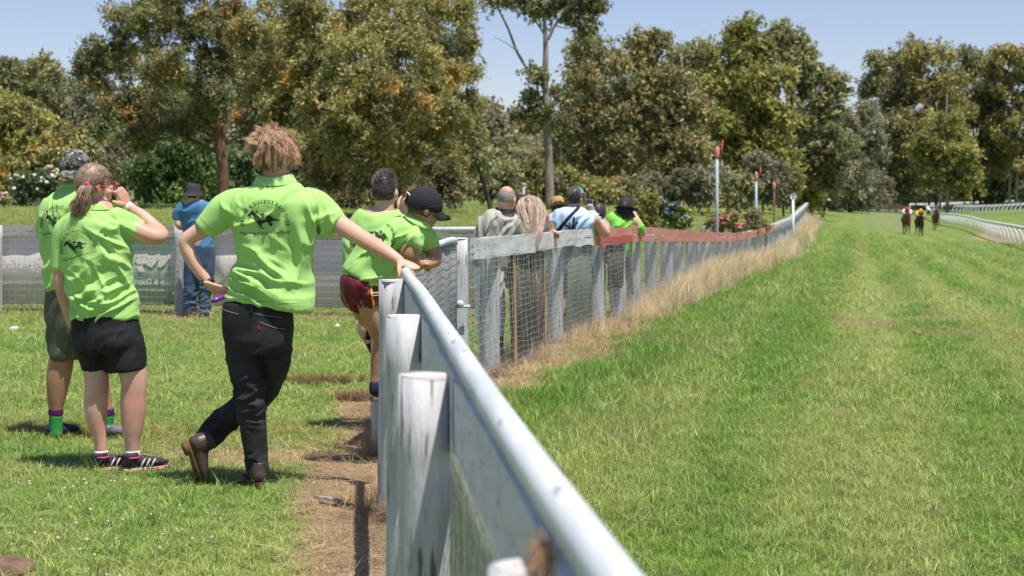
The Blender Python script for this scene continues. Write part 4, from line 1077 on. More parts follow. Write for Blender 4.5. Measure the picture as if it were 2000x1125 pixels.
# ---- man in the blue shirt at the paddock fence
b = Body('person', 'man in dark bucket hat, blue shirt and jeans leaning on the paddock fence', 390, 21.4); P = b.P
hc = P(377, 379); HR = frame((.2, .97, 0))
b.skin('body', head(hc, HR)+[b.tb([(378, 408, 13), (377, 395, 9), (377, 385, 9)], 1), b.tb([(390, 500, 26), (384, 440, 27), (380, 408, 26)], .7, LX, 20),
    b.tb([(352, 405, 8), (347, 425, 7.5), (350, 442, 6.5, -.03), (362, 445, 5, .15)], 1), b.tb([(408, 405, 8), (414, 428, 7.5), (408, 444, 6.5, .1), (396, 446, 5, .2)], 1), b.tb([(371, 560, 9), (371, 612, 7)], 1), b.tb([(398, 560, 9), (397, 612, 7)], 1)],
    'skin', .012, 3, [hand(P(362, 445, .15), (.9, .3, 0), (0, 0, -1), 25, 1, 1, .006), hand(P(396, 446, .2), (-.9, .3, 0), (0, 0, -1), 25, -1, 1, .006)])
b.skin('shirt', [b.tb([(391, 487, 28), (389, 460, 26.5), (385, 430, 28), (382, 410, 30), (379, 399, 24), (378, 392, 13)], .72, LX, 24, rnd=False), b.tb([(362, 404, 14), (351, 415, 12.5), (346, 430, 11)], 1, rnd=False), b.tb([(400, 404, 14), (410, 416, 12), (414, 430, 10.5)], 1, rnd=False)],
    'blueshirt', .012, 2, fn=folds(b, [(385, 455, 40, 70, .02, .06), (385, 425, 30, 20, .015, .06)], .003, 51))
b.skin('jeans', [b.tb([(391, 478, 30), (390, 500, 31), (390, 518, 28)], .75, LX, 20, rnd=False), b.tb([(376, 508, 17), (373, 550, 14.5), (371, 585, 12.5), (371, 614, 11.5)], 1, rnd=False), b.tb([(404, 508, 17), (403, 550, 14), (400, 585, 12.5), (398, 614, 11.5)], 1, rnd=False)],
    'denim_blue', .012, 2, fn=folds(b, [(372, 590, 30, 10, .02, .05), (400, 590, 30, -10, .02, .05)], .003, 52))
for q0, q1 in ((371, 366), (398, 401)): shoe(b, P(q0, 618, 0)*[1, 1, 0]+[0, 0, .03], P(q1, 618, .22)*[1, 1, 0]+[0, 0, .03], (0, 0, 1), .1, 'black', 'rubber', name='shoe')
eyes(b, hc, HR); cap_patch('hair', hc, HR, lambda l, f, u: f < .3 and u > -.6, 'h_dark', b.root)
ht_ = thing('bucket_hat', 'dark bucket hat on the blue shirted man by the fence', 'hat', hc)
lathe_hat('hat', hc+[0, 0, .0], HR, [(.128, -.022), (.124, -.018), (.095, .022), (.090, .05), (.086, .10), (.070, .122), (.03, .13)], 'charcoal', ht_)

# ---- spiky haired man filming with an orange phone
b = Body('person', 'spiky haired man in lime polo holding up an orange phone', 740, 10.9); P = b.P
hc = P(752, 372); HR = frame((.25, .97, -.02)); wr = P(783, 419, .24)
b.skin('body', head(hc, HR, 1.0)+[b.tb([(750, 430, 25), (752, 410, 19.5), (752, 385, 19)], 1), b.tb([(738, 640, 36), (728, 560, 42), (725, 480, 46), (745, 440, 44)], .72, LX, 24),
    b.tb([(790, 446, 18, .06), (806, 462, 15, .16), (804, 460, 13.5, .22), (795, 440, 11.5, .24), (783, 419, 8.8, .24)], 1), b.tb([(700, 452, 17), (688, 490, 15, .06), (690, 525, 13, .12), (712, 540, 10, .25), (728, 542, 8, .34)], 1),
    b.tb([(752, 640, 27), (764, 720, 22), (768, 780, 17), (770, 838, 11)], 1), b.tb([(722, 640, 26), (760, 710, 20, .2), (772, 780, 16, .2), (776, 838, 11, .2)], 1)],
    'skin', .009, 4, [hand(wr, P(792, 396, .2)-wr, (.5, .75, 0), 42, 1, 1.0), hand(P(728, 542, .34), (.9, .4, 0), (0, 0, -1), 40, 1, 1, .005)])
sh = b.skin('polo_shirt', [b.tb([(712, 628, 20), (716, 606, 32), (716, 570, 40), (714, 530, 44), (716, 495, 48), (728, 462, 54), (742, 440, 54), (750, 426, 44), (752, 414, 26)], .78, LX, 30, rnd=False, m=34),
    b.tb([(712, 446, 27), (696, 466, 24), (688, 492, 21, .04), (688, 506, 20, .08)], 1, None, 16, rnd=False), b.tb([(785, 440, 26, .02), (800, 452, 22, .12)], 1, None, 16, rnd=False)],
    'lime', .009, 3, fn=folds(b, [(690, 490, 40, 100, .014, .04), (720, 540, 50, 60, .016, .05), (750, 450, 40, 10, .010, .05)], .003, 61))
collar(b, sh, 'lime', .082, .106, .026, P(752, 418, .0), (.0, -.15, 1), LX, .9)
prints(b, sh, 716, 486, .80, -28, .8)
b.skin('shorts', [b.tb([(738, 600, 36), (740, 640, 36), (742, 660, 33)], .85, LX, 22, rnd=False), b.tb([(752, 650, 29), (758, 690, 25), (762, 715, 24)], 1, rnd=False), b.tb([(724, 640, 24), (734, 665, 22, .06), (748, 690, 22, .15)], 1, rnd=False)], 'black', .009, 3)
for q0, dy in ((770, 0), (776, .2)): shoe(b, P(q0-4, 843, dy-.06)*[1, 1, 0], P(q0+14, 843, .2+dy)*[1, 1, 0], (0, 0, 1), .1, 'black', 'rubber', name='shoe')
eyes(b, hc, HR)
cap_patch('hair_cap', hc, HR, lambda l, f, u: (f < .25 and u > -.75) or u > .35, 'h_dark', b.root, (.079, .100, .103)); S = []; rg = np.random.default_rng(12)
for p, nr, v in scalp(hc, HR, 1700, lambda l, f, u: (f < .3 and u > -.55) or u > .35, 12):
    t = min(1, max(0, (v[2]-.1)*1.4)); d = nr*(.45+.6*t)+np.array([0, 0, -.7+1.4*t])+rg.normal(size=3)*.25; d /= np.linalg.norm(d); L = (.004+.022*t)*rg.uniform(.7, 1.2)
    S.append(([p-nr*.003, p+d*L*.5, p+d*L], .0016, .0003))
strands('spiky_hair', S, 'h_greyb', b.root)
def phone(label, c, R, case, w=.08, h=.155, name='smartphone'):
    t = thing(name, label, 'phone', c); q = MB(); q.box(c, (w, .009, h), R.T); q.build('case', M[case], t, False)
    q = MB(); q.box(np.asarray(c)-R[1]*.0052, (w-.010, .0016, h-.012), R.T); q.build('screen', M['screen'], t, False); return t
pr = frame((.05, 1, 0)); phone('orange cased phone held up by the spiky haired man', P(806, 393, .26), pr, 'orange', .085, .15)

# ---- child in maroon shorts leaning over the rail
b = Body('person', 'child in black cap, lime polo and maroon shorts climbing on the rail', 735, 9.45); P = b.P
hc = P(829, 404, .0); HR = frame((.85, .45, -.30), (.15, .0, 1)); s_ = .93
wl = P(822, 518, .06)
b.skin('body', head(hc, HR, s_, .95)+[b.tb([(808, 446, 24), (818, 428, 17.5), (826, 412, 17)], 1), b.tb([(712, 560, 42), (745, 500, 40), (785, 462, 38), (806, 446, 30)], .8, (.7, 0, -.6), 24),
    b.tb([(800, 468, 20, -.10), (798, 488, 20, -.14), (800, 507, 18.5, -.12), (811, 518, 14, -.0), (822, 518, 9, .06)], 1), b.tb([(830, 462, 19, .1), (843, 488, 18, .1), (848, 505, 16, .08), (838, 514, 13, .04), (826, 516, 9, .0)], 1),
    b.tb([(720, 585, 25, -.04), (726, 610, 23, -.04), (739, 645, 20, -.02), (746, 668, 18, .0), (739, 700, 15.5, .0), (733, 738, 10.5, .0), (732, 765, 10.5, .0)], 1), b.tb([(704, 590, 24, .12), (722, 625, 20, .14), (758, 655, 18, .16), (762, 700, 15, .16), (758, 760, 10.5, .16)], 1)],
    'skin_tan', .0085, 4, [hand(wl, (.5, .8, .15), (0, 0, -1), 45, 1, .75), hand(P(826, 516, .0), (-.9, .2, .05), (0, 0, -1), 45, -1, .8)])
sh = b.skin('polo_shirt', [b.tb([(714, 549, 51), (722, 535, 51), (741, 508, 47), (764, 484, 45), (786, 464, 42), (803, 450, 35), (813, 439, 26), (818, 431, 20)], .86, (.76, 0, -.64), 30, rnd=False, m=34),
    b.tb([(796, 456, 26, -.08), (801, 474, 25, -.12), (803, 488, 23, -.14)], 1, None, 16, rnd=False), b.tb([(820, 452, 26, .06), (834, 470, 23, .1), (841, 488, 21, .1)], 1, None, 16, rnd=False)],
    'lime', .0075, 3, fn=folds(b, [(745, 520, 40, 20, .014, .035), (780, 490, 34, 60, .016, .035), (720, 500, 50, 45, .010, .06), (800, 470, 26, 50, .012, .03)], .0025, 71, g=1.5))
collar(b, sh, 'lime', .060, .085, .022, P(816, 432, .0), (.45, -.1, .8), (.8, 0, -.45), .95)
prints(b, sh, 742, 466, .70, 22, .9)
ms = b.skin('shorts', [b.tb([(714, 543, 50), (713, 556, 51), (716, 574, 49), (720, 588, 42)], .82, LX, 26, rnd=False), b.tb([(725, 572, 33, -.04), (727, 586, 29, -.04), (729, 599, 27, -.04)], 1, None, 18, rnd=False), b.tb([(700, 572, 30, .1), (702, 592, 22, .1), (703, 608, 19, .1)], 1, None, 18, rnd=False)],
    'maroon', .0075, 3, fn=folds(b, [(700, 580, 40, 110, .016, .035), (720, 575, 30, 60, .010, .04)], .0015, 72, g=.7))
T2 = bvh_of(ms)
for pts, r, m_ in (([(724, 548), (726, 575), (730, 600)], .0065, 'gold'), ([(739, 548), (741, 575), (743, 600)], .0065, 'gold'), ([(726, 573), (735, 572), (744, 571)], .004, 'greyst'), ([(727, 578), (735, 577), (744, 576)], .003, 'greyst'), ([(663, 560), (672, 582), (686, 610)], .003, 'gold')):
    on(pts, r, m_, 'stripe', ms, T2, .0005)
for q0, dy in ((734, .0), (758, .16)):
    so_ = shoe(b, P(q0-8, 784, dy-.02), P(q0+52, 776, .12+dy), (0, 0, 1), .088, 'navy', 'tan_sole', h=.085, name='boot', th=.024)
eyes(b, hc, HR, s_); cap_patch('hair', hc, HR, lambda l, f, u: f < .25 and u > -.7, 'h_dark', b.root, (.0745, .095, .098))
cp = thing('cap', 'black baseball cap with a white arc worn by the child at the rail', 'cap', hc)
CR = frame((.93, .25, -.20), (.12, -.1, 1))
V, F = ball((0, 0, 0), 1, 40, 24); V = V*(1+.015*vn(V, 3.0, 9))[:, None]*[.085, .107, .098]+[0, -.008, .012]
F = [f for f in F if V[f][:, 2].mean() > -.012 and not (V[f][:, 1].mean() < -.085 and V[f][:, 2].mean() < .035 and abs(V[f][:, 0].mean()) < .032)]
mk('crown', V@CR+hc, F, M['capblack'], cp)
brim('peak', hc+CR[2]*.0, CR, 1, 'capblack', cp, .075, .07, .030, .092, 0, .02)
q = MB(); q.tube([hc+(np.array([.045*math.cos(t), -.112+.03*abs(math.cos(t))**2, .015+.045*math.sin(t)]))@CR for t in np.linspace(.1, 3.0, 14)], .0035, 6, .5); q.build('white_arc', M['white'], cp)
g = thing('sunglasses', 'dark sunglasses resting on the black cap of the child at the rail', 'sunglasses', hc+CR[1]*.1)
q = MB(); T = lambda l, f, u: hc+CR[0]*l+CR[1]*f+CR[2]*u
for e in (-1, 1):
    q.tube([T(e*.088, .0, .012), T(e*.085, .09, .035), T(e*.066, .125, .045)], .004, 6, .6)
    q.add(np.array([T(e*.008, .128, .058), T(e*.068, .122, .056), T(e*.064, .132, .020), T(e*.014, .138, .018), T(e*.008, .132, .060), T(e*.068, .126, .058), T(e*.064, .136, .022), T(e*.014, .142, .020)]), [[0, 1, 2, 3], [7, 6, 5, 4], [0, 4, 5, 1], [1, 5, 6, 2], [2, 6, 7, 3], [3, 7, 4, 0]])
q.build('frame', M['screen'], g, False)
# ---- balding man in the beige jacket
b = Body('person', 'balding grey haired man in beige jacket and white trousers leaning on the white board', 975, 15.1); P = b.P
hc = P(990, 388); HR = frame((.30, .95, -.12))
b.skin('body', head(hc, HR, 1.0, 1.08)+[b.tb([(985, 418, 17), (988, 405, 14), (990, 395, 13)], 1), b.tb([(962, 540, 26), (967, 470, 30), (978, 432, 28)], .75, LX, 20), b.tb([(948, 640, 11), (948, 708, 8)], 1), b.tb([(968, 640, 11), (970, 710, 8)], 1)], 'skin_pink', .011, 4)
b.skin('jacket', [b.tb([(958, 524, 34), (960, 490, 38), (966, 455, 39), (974, 434, 35), (981, 421, 26), (985, 413, 16)], .78, LX, 24, rnd=False), b.tb([(952, 430, 17), (942, 450, 15), (942, 475, 13, .1), (960, 472, 11, .3)], 1, rnd=False), b.tb([(995, 428, 17), (1008, 448, 15, .1), (1008, 470, 13, .2), (995, 468, 10, .35)], 1, rnd=False)],
    'beige', .010, 3, fn=folds(b, [(955, 450, 30, 100, .02, .05), (985, 440, 30, 60, .02, .05)], .004, 81))
q = bpy.data.objects['jacket']; T3 = bvh_of(q)
on([(948, 466), (952, 448), (960, 432), (972, 423)], .004, 'navy', 'dark_piping', q, T3); on([(970, 462), (978, 446), (990, 432)], .004, 'navy', 'dark_piping', q, T3)
collar(b, b.root, 'black', .070, .095, .03, P(984, 414), (.05, -.1, 1), LX, .9)
b.skin('trousers', [b.tb([(957, 508, 31), (957, 540, 30), (958, 560, 27)], .85, LX, 20, rnd=False), b.tb([(946, 550, 18), (946, 600, 17), (947, 655, 15)], 1, rnd=False), b.tb([(968, 550, 18), (970, 600, 17), (971, 655, 15)], 1, rnd=False)], 'whitepant', .010, 3, fn=folds(b, [(950, 560, 40, 80, .015, .05)], .003, 82))
for x_ in (948, 971):
    b.skin('gumboot', [b.tb([(x_, 650, 13), (x_, 690, 12), (x_, 714, 12)], 1, rnd=False), b.tb([(x_, 714, 11, -.04), (x_+3, 714, 11, .16)], .8)], 'black', .010, 3)
eyes(b, hc, HR)
cap_patch('hair', hc, HR, lambda l, f, u: f < .3 and -.55 < u < .62-.25*abs(l)+(.15 if f > -.3 else 0)-.22*(f > -.75)*(abs(l) < .55), 'h_grey', b.root, (.0765, .0975, .0995))

# ---- blonde woman with her elbow over the board
b = Body('person', 'woman with long streaked blonde hair and brown top resting elbows on the board', 1030, 15.9); P = b.P
hc = P(1036, 406); HR = frame((.45, .88, -.2)); wr = P(1070, 430, .55); wl = P(1076, 449, .65)
b.skin('body', head(hc, HR, .95)+[b.tb([(1028, 432, 16), (1034, 415, 12)], 1), b.tb([(1030, 560, 24), (1012, 490, 27), (1012, 445, 25)], .75, LX, 20),
    b.tb([(1032, 448, 12), (1052, 468, 11.5, .3), (1074, 478, 11, .75), (1081, 472, 9.5, .8), (1077, 450, 8.2, .72), (1070, 430, 5.6, .55)], 1), b.tb([(990, 448, 11), (1005, 468, 10, .2), (1040, 468, 9, .5), (1076, 449, 5.4, .65)], 1)],
    'skin_pink', .010, 4, [hand(wr, P(1064, 420, .45)-wr, (-.6, .6, .1), 42, 1, .95, .0045), hand(wl, P(1090, 455, .7)-wl, (.2, .5, -.8), 26, 1, .95, .0045)])
b.skin('top', [b.tb([(1018, 560, 30), (1012, 520, 31), (1005, 480, 33), (1003, 455, 34), (1012, 436, 32), (1022, 425, 18)], .78, LX, 24, rnd=False), b.tb([(1022, 440, 17), (1036, 452, 15, .1)], 1, rnd=False), b.tb([(990, 440, 15), (984, 458, 13)], 1, rnd=False)], 'brown', .010, 3, fn=folds(b, [(1000, 450, 30, 40, .012, .05)], .003, 84))
b.skin('trousers', [b.tb([(1020, 545, 30), (1026, 580, 31), (1030, 600, 28)], .85, LX, 20, rnd=False), b.tb([(1018, 590, 17), (1024, 640, 14), (1026, 694, 11)], 1, rnd=False), b.tb([(1042, 590, 17), (1044, 640, 14), (1044, 694, 11)], 1, rnd=False)], 'rust', .010, 3)
for x_ in (1024, 1044): shoe(b, P(x_, 702, -.05)*[1, 1, 0], P(x_+4, 702, .2)*[1, 1, 0], (0, 0, 1), .09, 'black', 'rubber', name='shoe')
eyes(b, hc, HR, .95)
cap_patch('hair_cap', hc, HR, lambda l, f, u: f < .3 or u > .3, 'h_root', b.root, (.078, .099, .103)); S = []; S2 = []; rg = np.random.default_rng(14)
for p, nr, v in scalp(hc, HR, 2600, lambda l, f, u: (f < .35 and u > -.5) or u > .35, 15, (.079, .100, .104)):
    pts = [p]; d = nr*.35+np.array([(.35 if v[0] > 0 else -.3), -.3, -.5]); L = rg.uniform(.34, .46); tgt = P(1043+rg.normal()*3.5+v[0]*3, 482+rg.uniform(-16, 8), -.36+.08*rg.random())
    for j in range(8):
        d = d/np.linalg.norm(d); pts.append(pts[-1]+d*L/8); w_ = tgt-pts[-1]; w_ /= np.linalg.norm(w_)+1e-6; d = d*.45+w_*.75+rg.normal(size=3)*.04
        q = (pts[-1]-hc)@HR.T; e = math.sqrt((q[0]/.082)**2+(q[1]/.104)**2+(q[2]/.108)**2)
        if e < 1: pts[-1] = hc+(pts[-1]-hc)/e
    (S if rg.random() < .68 else S2).append((pts, .0019, .0005))
strands('long_hair', S, 'h_blonde', b.root); strands('darker_strands', S2, 'h_root', b.root)

# ---- mostly hidden dark haired person between them
b = Body('person', 'dark haired person mostly hidden between the balding man and the blonde woman', 1018, 16.9); P = b.P
hc = P(1018, 404); HR = frame((.2, .97, 0))
b.skin('body', head(hc, HR)+[b.tb([(1016, 428, 15), (1018, 412, 11)], 1), b.tb([(1016, 500, 26), (1015, 450, 28), (1016, 430, 22)], .7, LX, 20), b.tb([(1008, 560, 14), (1008, 680, 8)], 1), b.tb([(1026, 560, 14), (1026, 680, 8)], 1)], 'skin', .012, 3)
b.skin('top', [b.tb([(1016, 540, 30), (1015, 460, 31), (1016, 434, 27), (1017, 426, 14)], .75, LX, 20, rnd=False)], 'navy', .012, 3); b.skin('trousers', [b.tb([(1016, 530, 28), (1016, 560, 28)], .8, LX, 20, rnd=False), b.tb([(1008, 555, 15), (1008, 680, 10)], 1, rnd=False), b.tb([(1026, 555, 15), (1026, 680, 10)], 1, rnd=False)], 'black', .012, 3)
cap_patch('hair', hc, HR, lambda l, f, u: f < .35 or u > .2, 'h_dark', b.root, (.086, .108, .112)); eyes(b, hc, HR)

# ---- man in cap and pale blue tee filming
b = Body('person', 'man in grey cap and pale blue tee with a black shoulder strap', 1105, 18.75); P = b.P
hc = P(1124, 386); HR = frame((.55, .83, 0)); wr = P(1160, 418, .35)
b.skin('body', head(hc, HR)+[b.tb([(1122, 410, 13), (1124, 396, 10.5)], 1), b.tb([(1090, 520, 21), (1105, 470, 27), (1120, 430, 29)], .75, LX, 20), b.tb([(1160, 428, 11), (1172, 445, 10.5, .10), (1183, 455, 10, .18), (1178, 442, 8.5, .2), (1168, 430, 7.5, .42), (1160, 418, 5.2, .35)], 1),
    b.tb([(1080, 425, 11), (1075, 448, 10), (1100, 455, 8, .3), (1140, 430, 5, .35)], 1), b.tb([(1077, 570, 9.5), (1078, 612, 8.5), (1080, 654, 6)], 1), b.tb([(1098, 570, 9.5), (1100, 612, 8.5), (1100, 654, 6)], 1)],
    'skin', .011, 4, [hand(wr, P(1152, 404, .33)-wr, (.3, .9, 0), 35, 1, 1, .0045)])
tee = b.skin('tee_shirt', [b.tb([(1085, 524, 22), (1095, 490, 28), (1108, 460, 37), (1118, 436, 43), (1122, 420, 41), (1124, 410, 26), (1125, 403, 13)], .75, (.93, .3, 0), 26, rnd=False), b.tb([(1090, 425, 16), (1078, 440, 14.5), (1074, 455, 13)], 1, rnd=False), b.tb([(1150, 424, 17, .05), (1164, 436, 15, .15), (1172, 446, 13, .25)], 1, rnd=False)],
    'tee', .011, 3, fn=folds(b, [(1105, 460, 40, 60, .02, .06), (1150, 435, 25, 30, .018, .05), (1090, 440, 20, 90, .015, .05)], .004, 85))
T4 = bvh_of(tee); on([(1088, 452), (1100, 438), (1112, 424), (1126, 410), (1130, 404)], .022, 'black', 'shoulder_strap', b.root, T4, .0)
def stroke(pts, r): on(pts, r, 'navy', 'letter_stroke', tee, T4, .001)
stroke([(1118, 452), (1121, 424)], .010); stroke([(1101, 434), (1114, 447)], .013); stroke([(1101, 434), (1098, 446)], .008); stroke([(1112, 434), (1114, 447), (1118, 440)], .007); stroke([(1121, 449), (1124, 440), (1128, 433)], .014)
b.skin('shorts', [b.tb([(1086, 516, 20), (1087, 535, 21), (1088, 550, 19)], .8, LX, 20, rnd=False), b.tb([(1078, 540, 12), (1077, 580, 11.5)], 1, rnd=False), b.tb([(1097, 540, 12), (1098, 580, 11.5)], 1, rnd=False)], 'black', .011, 3)
for x_ in (1080, 1100): shoe(b, P(x_, 660, -.05)*[1, 1, 0], P(x_+4, 660, .2)*[1, 1, 0], (0, 0, 1), .1, 'navy', 'rubber', name='shoe')
eyes(b, hc, HR); cap_patch('hair', hc, HR, lambda l, f, u: f < .3 and u > -.75, 'h_dark', b.root, (.084, .106, .106))
cp = thing('cap', 'grey brown cap with turquoise front on the man in the pale blue tee', 'cap', hc)
V, F = ball((0, 0, 0), 1, 36, 20); V = V*[.088, .112, .108]+[0, -.006, .018]; CR = frame((.75, .60, .05), (0, 0, 1))
mk('crown', V@CR+hc, [f for f in F if V[f][:, 2].mean() > .0 and not (V[f][:, 1].mean() > .02 and V[f][:, 2].mean() > .05)], M['capgrey'], cp)
mk('front_panel', V@CR+hc, [f for f in F if V[f][:, 1].mean() > .015 and V[f][:, 2].mean() > .045], M['cyan'], cp)
brim('peak', hc+CR[2]*.004, CR, 1, 'capgrey', cp, .075, .07, .02, .095, 0, .02)
phone('dark phone held up by the man in the pale blue tee', P(1151, 400, .36), frame((.1, 1, 0)), 'greyst', .076, .12)

# ---- person in the straw hat
b = Body('person', 'person mostly hidden behind the pale blue tee, wearing a straw hat', 1089, 20.4); P = b.P
hc = P(1090, 405); HR = frame((.2, .97, 0))
b.skin('body', head(hc, HR)+[b.tb([(1090, 424, 12), (1090, 412, 9)], 1), b.tb([(1090, 490, 22), (1090, 440, 23), (1090, 426, 18)], .7, LX, 18), b.tb([(1084, 550, 10), (1084, 632, 6)], 1), b.tb([(1098, 550, 10), (1098, 632, 6)], 1)], 'skin', .013, 3)
b.skin('top', [b.tb([(1090, 520, 25), (1090, 450, 25), (1090, 430, 22), (1090, 422, 12)], .75, LX, 20, rnd=False)], 'teal', .013, 3); b.skin('trousers', [b.tb([(1090, 505, 24), (1090, 540, 23)], .8, LX, 20, rnd=False), b.tb([(1083, 535, 12), (1083, 632, 8)], 1, rnd=False), b.tb([(1098, 535, 12), (1098, 632, 8)], 1, rnd=False)], 'black', .013, 3)
cap_patch('hair', hc, HR, lambda l, f, u: f < .3 and u > -.6, 'h_dark', b.root); eyes(b, hc, HR)
ht_ = thing('straw_hat', 'tan woven straw hat with an upturned brim beside the pale blue tee', 'hat', hc)
lathe_hat('hat', hc+[.0, 0, .01], frame((.2, .95, -.15), (-.22, .0, 1)), [(.155, .012), (.150, .006), (.12, -.004), (.088, .0), (.084, .03), (.078, .085), (.066, .112), (.05, .116), (.02, .104)], 'straw_hat', ht_, 1.15, 36, None, .02)
q = MB(); V_ = []; 
lathe_hat('band', hc+[.0, 0, .01], frame((.2, .95, -.15), (-.22, .0, 1)), [(.0895, .004), (.0880, .024)], 'brown', ht_, 1.15)

# ---- small child with brown hair
b = Body('person', 'small brown haired child in pink between the blue tee and the black hat', 1170, 19.9); P = b.P
hc = P(1170, 415); HR = frame((.5, .86, 0)); 
b.skin('body', head(hc, HR, .88)+[b.tb([(1170, 432, 11), (1170, 420, 8)], 1), b.tb([(1170, 500, 16), (1170, 450, 17), (1172, 434, 14)], .7, LX, 18), b.tb([(1184, 438, 7), (1188, 452, 6), (1180, 462, 5, .3)], 1), b.tb([(1164, 520, 7), (1164, 632, 5)], 1), b.tb([(1177, 520, 7), (1177, 632, 5)], 1)], 'skin_pink', .012, 3)
b.skin('top', [b.tb([(1170, 515, 19), (1170, 460, 18), (1172, 440, 17), (1171, 431, 8)], .75, LX, 20, rnd=False)], 'pinktop', .012, 3)
cap_patch('hair', hc, HR, lambda l, f, u: (f < .35 and u > -.8) or u > .3, 'h_dark', b.root, (.083, .102, .104), .004); eyes(b, hc, HR, .88)

# ---- woman in the black hat
b = Body('person', 'woman in black hat, bright green shirt and denim shorts raising binoculars', 1210, 21.35); P = b.P
hc = P(1222, 407); HR = frame((.55, .83, 0)); wr = P(1241, 421, .35)
b.skin('body', head(hc, HR, .97)+[b.tb([(1217, 430, 12), (1221, 416, 9)], 1), b.tb([(1208, 510, 18), (1208, 460, 22), (1214, 430, 20)], .75, LX, 20), b.tb([(1236, 432, 9.5), (1246, 448, 9, .12), (1254, 454, 8.5, .22), (1250, 440, 7, .25), (1241, 421, 4.6, .35)], 1), b.tb([(1190, 432, 9), (1186, 452, 8, .05), (1205, 455, 6.5, .35), (1230, 424, 4.4, .42)], 1),
    b.tb([(1198, 540, 11), (1198, 570, 9.5), (1198, 612, 6)], 1), b.tb([(1216, 540, 11), (1214, 570, 9.5), (1212, 612, 6)], 1)], 'skin', .012, 4, [hand(wr, P(1238, 411, .4)-wr, (-.5, .6, 0), 40, 1, .95, .005)])
b.skin('shirt', [b.tb([(1212, 504, 23), (1210, 480, 24), (1208, 455, 27), (1211, 434, 29), (1215, 422, 20), (1217, 415, 10)], .75, (.9, .35, 0), 24, rnd=False), b.tb([(1196, 428, 12), (1188, 440, 11), (1186, 452, 10)], 1, rnd=False), b.tb([(1232, 428, 13, .05), (1243, 440, 12, .1), (1250, 450, 10.5, .18)], 1, rnd=False)],
    'lime_dk', .012, 2, fn=folds(b, [(1205, 450, 40, 60, .025, .06), (1235, 440, 25, 30, .02, .05)], .005, 86))
b.skin('denim_shorts', [b.tb([(1210, 498, 20), (1209, 515, 21), (1208, 525, 19)], .85, LX, 20, rnd=False), b.tb([(1199, 520, 11.5), (1198, 546, 12)], 1, rnd=False), b.tb([(1217, 520, 11.5), (1217, 546, 12)], 1, rnd=False)], 'denim_short', .012, 2)
for x_ in (1198, 1212): shoe(b, P(x_, 616, -.05)*[1, 1, 0], P(x_+3, 616, .2)*[1, 1, 0], (0, 0, 1), .09, 'black', 'rubber', name='shoe')
eyes(b, hc, HR); S = []; rg = np.random.default_rng(19)
cap_patch('hair_cap', hc, HR, lambda l, f, u: f < .3 or u > .3, 'h_dark', b.root, (.084, .106, .106))
for p, nr, v in scalp(hc, HR, 500, lambda l, f, u: f < .2 and u > -.5, 22):
    L = rg.uniform(.06, .13); S.append(([p, p+nr*.02+[0, 0, -L*.5], p+nr*.02+np.array([rg.normal()*.02, -.01, -L])], .006, .0015))
strands('dark_hair', S, 'h_dark', b.root)
ht_ = thing('black_hat', 'black felt hat with a pinched crown on the woman in bright green', 'hat', hc)
lathe_hat('hat', hc+[0, 0, .012], frame((.45, .85, -.1), (.04, .1, 1)), [(.142, -.006), (.138, -.012), (.11, -.006), (.088, .004), (.085, .04), (.080, .092), (.066, .108), (.048, .104), (.02, .09)], 'charcoal', ht_, 1.12, 36, None, .02)
bn = thing('binoculars', 'black binoculars held to the eyes of the woman in the black hat', 'binoculars', P(1235, 412, .3))
q = MB()
for e in (-.032, .032): c_ = hc+HR[1]*.12+HR[0]*e-HR[2]*.015; q.add(*tube([c_, c_+HR[1]*.05, c_+HR[1]*.11], [.017, .022, .026], 12))
q.box(hc+HR[1]*.16-HR[2]*.015, (.04, .05, .02), HR.T); q.build('barrels', M['rubber'], bn)

# ------------------------------------------------------------------ poles and track-side things
M['polegrey'] = mat('grey_blue_pole_paint', (.34, .38, .42), (.42, .46, .50), 6, .6)
M['signwhite'] = mat('white_sign_paint', (.78, .80, .82), rough=.6)
M['signblue'] = mat('blue_sign_numeral', (.05, .09, .28), rough=.6)
for i, (px, Y, ytop, r, lab) in enumerate(((1400.5, 36, 305, .033, 'tallest grey pole with a red lamp head behind the red fence'), (1477, 46, 350, .033, 'middle grey pole with a red head beyond the rose bushes'), (1512, 55, 368, .028, 'thin brown pole with a red head near the end of the red boards'))):
    p = at(px, ytop, Y); g0_ = tz(p[0], Y); t = thing('marker_pole', lab, 'pole', (p[0], Y, g0_), 'red headed poles behind the race fence')
    q = MB(); q.tube([[p[0], Y, g0_-.2], [p[0], Y, (g0_+p[2])/2], [p[0], Y, p[2]]], r, 12); q.build('pole', M['polegrey'] if i < 2 else M['brownp'], t)
    q = MB(); hgt = .17; q.tube([[p[0], Y, p[2]-.06], [p[0], Y, p[2]], [p[0], Y, p[2]+hgt*.5], [p[0], Y, p[2]+hgt], [p[0], Y, p[2]+hgt+.03]], [.035, .045, .053, .04, .015], 12); q.build('lamp_head', M['red'], t)
    q = MB(); q.tube([[p[0]+.05, Y, p[2]+.02], [p[0]+.10, Y, p[2]+.10], [p[0]+.12, Y, p[2]+.34]], [.014, .014, .010], 6); q.build('arm', M['redv'], t)
p = at(1549, 384, 64); g0_ = tz(p[0], 64); t = thing('distance_sign', 'white disc with the numeral 2 on a white post by the fence', 'sign', (p[0], 64, g0_))
q = MB(); q.tube([[p[0], 64, g0_-.2], [p[0], 64, p[2]-.1]], .045, 10); q.build('post', M['signwhite'], t)
q = MB(); q.add(*tube([[p[0], 63.97, p[2]], [p[0], 64.0, p[2]]], .125, 28)); dsk = q.build('disc', M['signwhite'], t, False)
q = MB(); q.tube([[p[0]+.122*math.cos(a), 63.965, p[2]+.122*math.sin(a)] for a in np.linspace(0, 2*math.pi, 30)], .008, 6); q.build('rim', M['polegrey'], dsk)
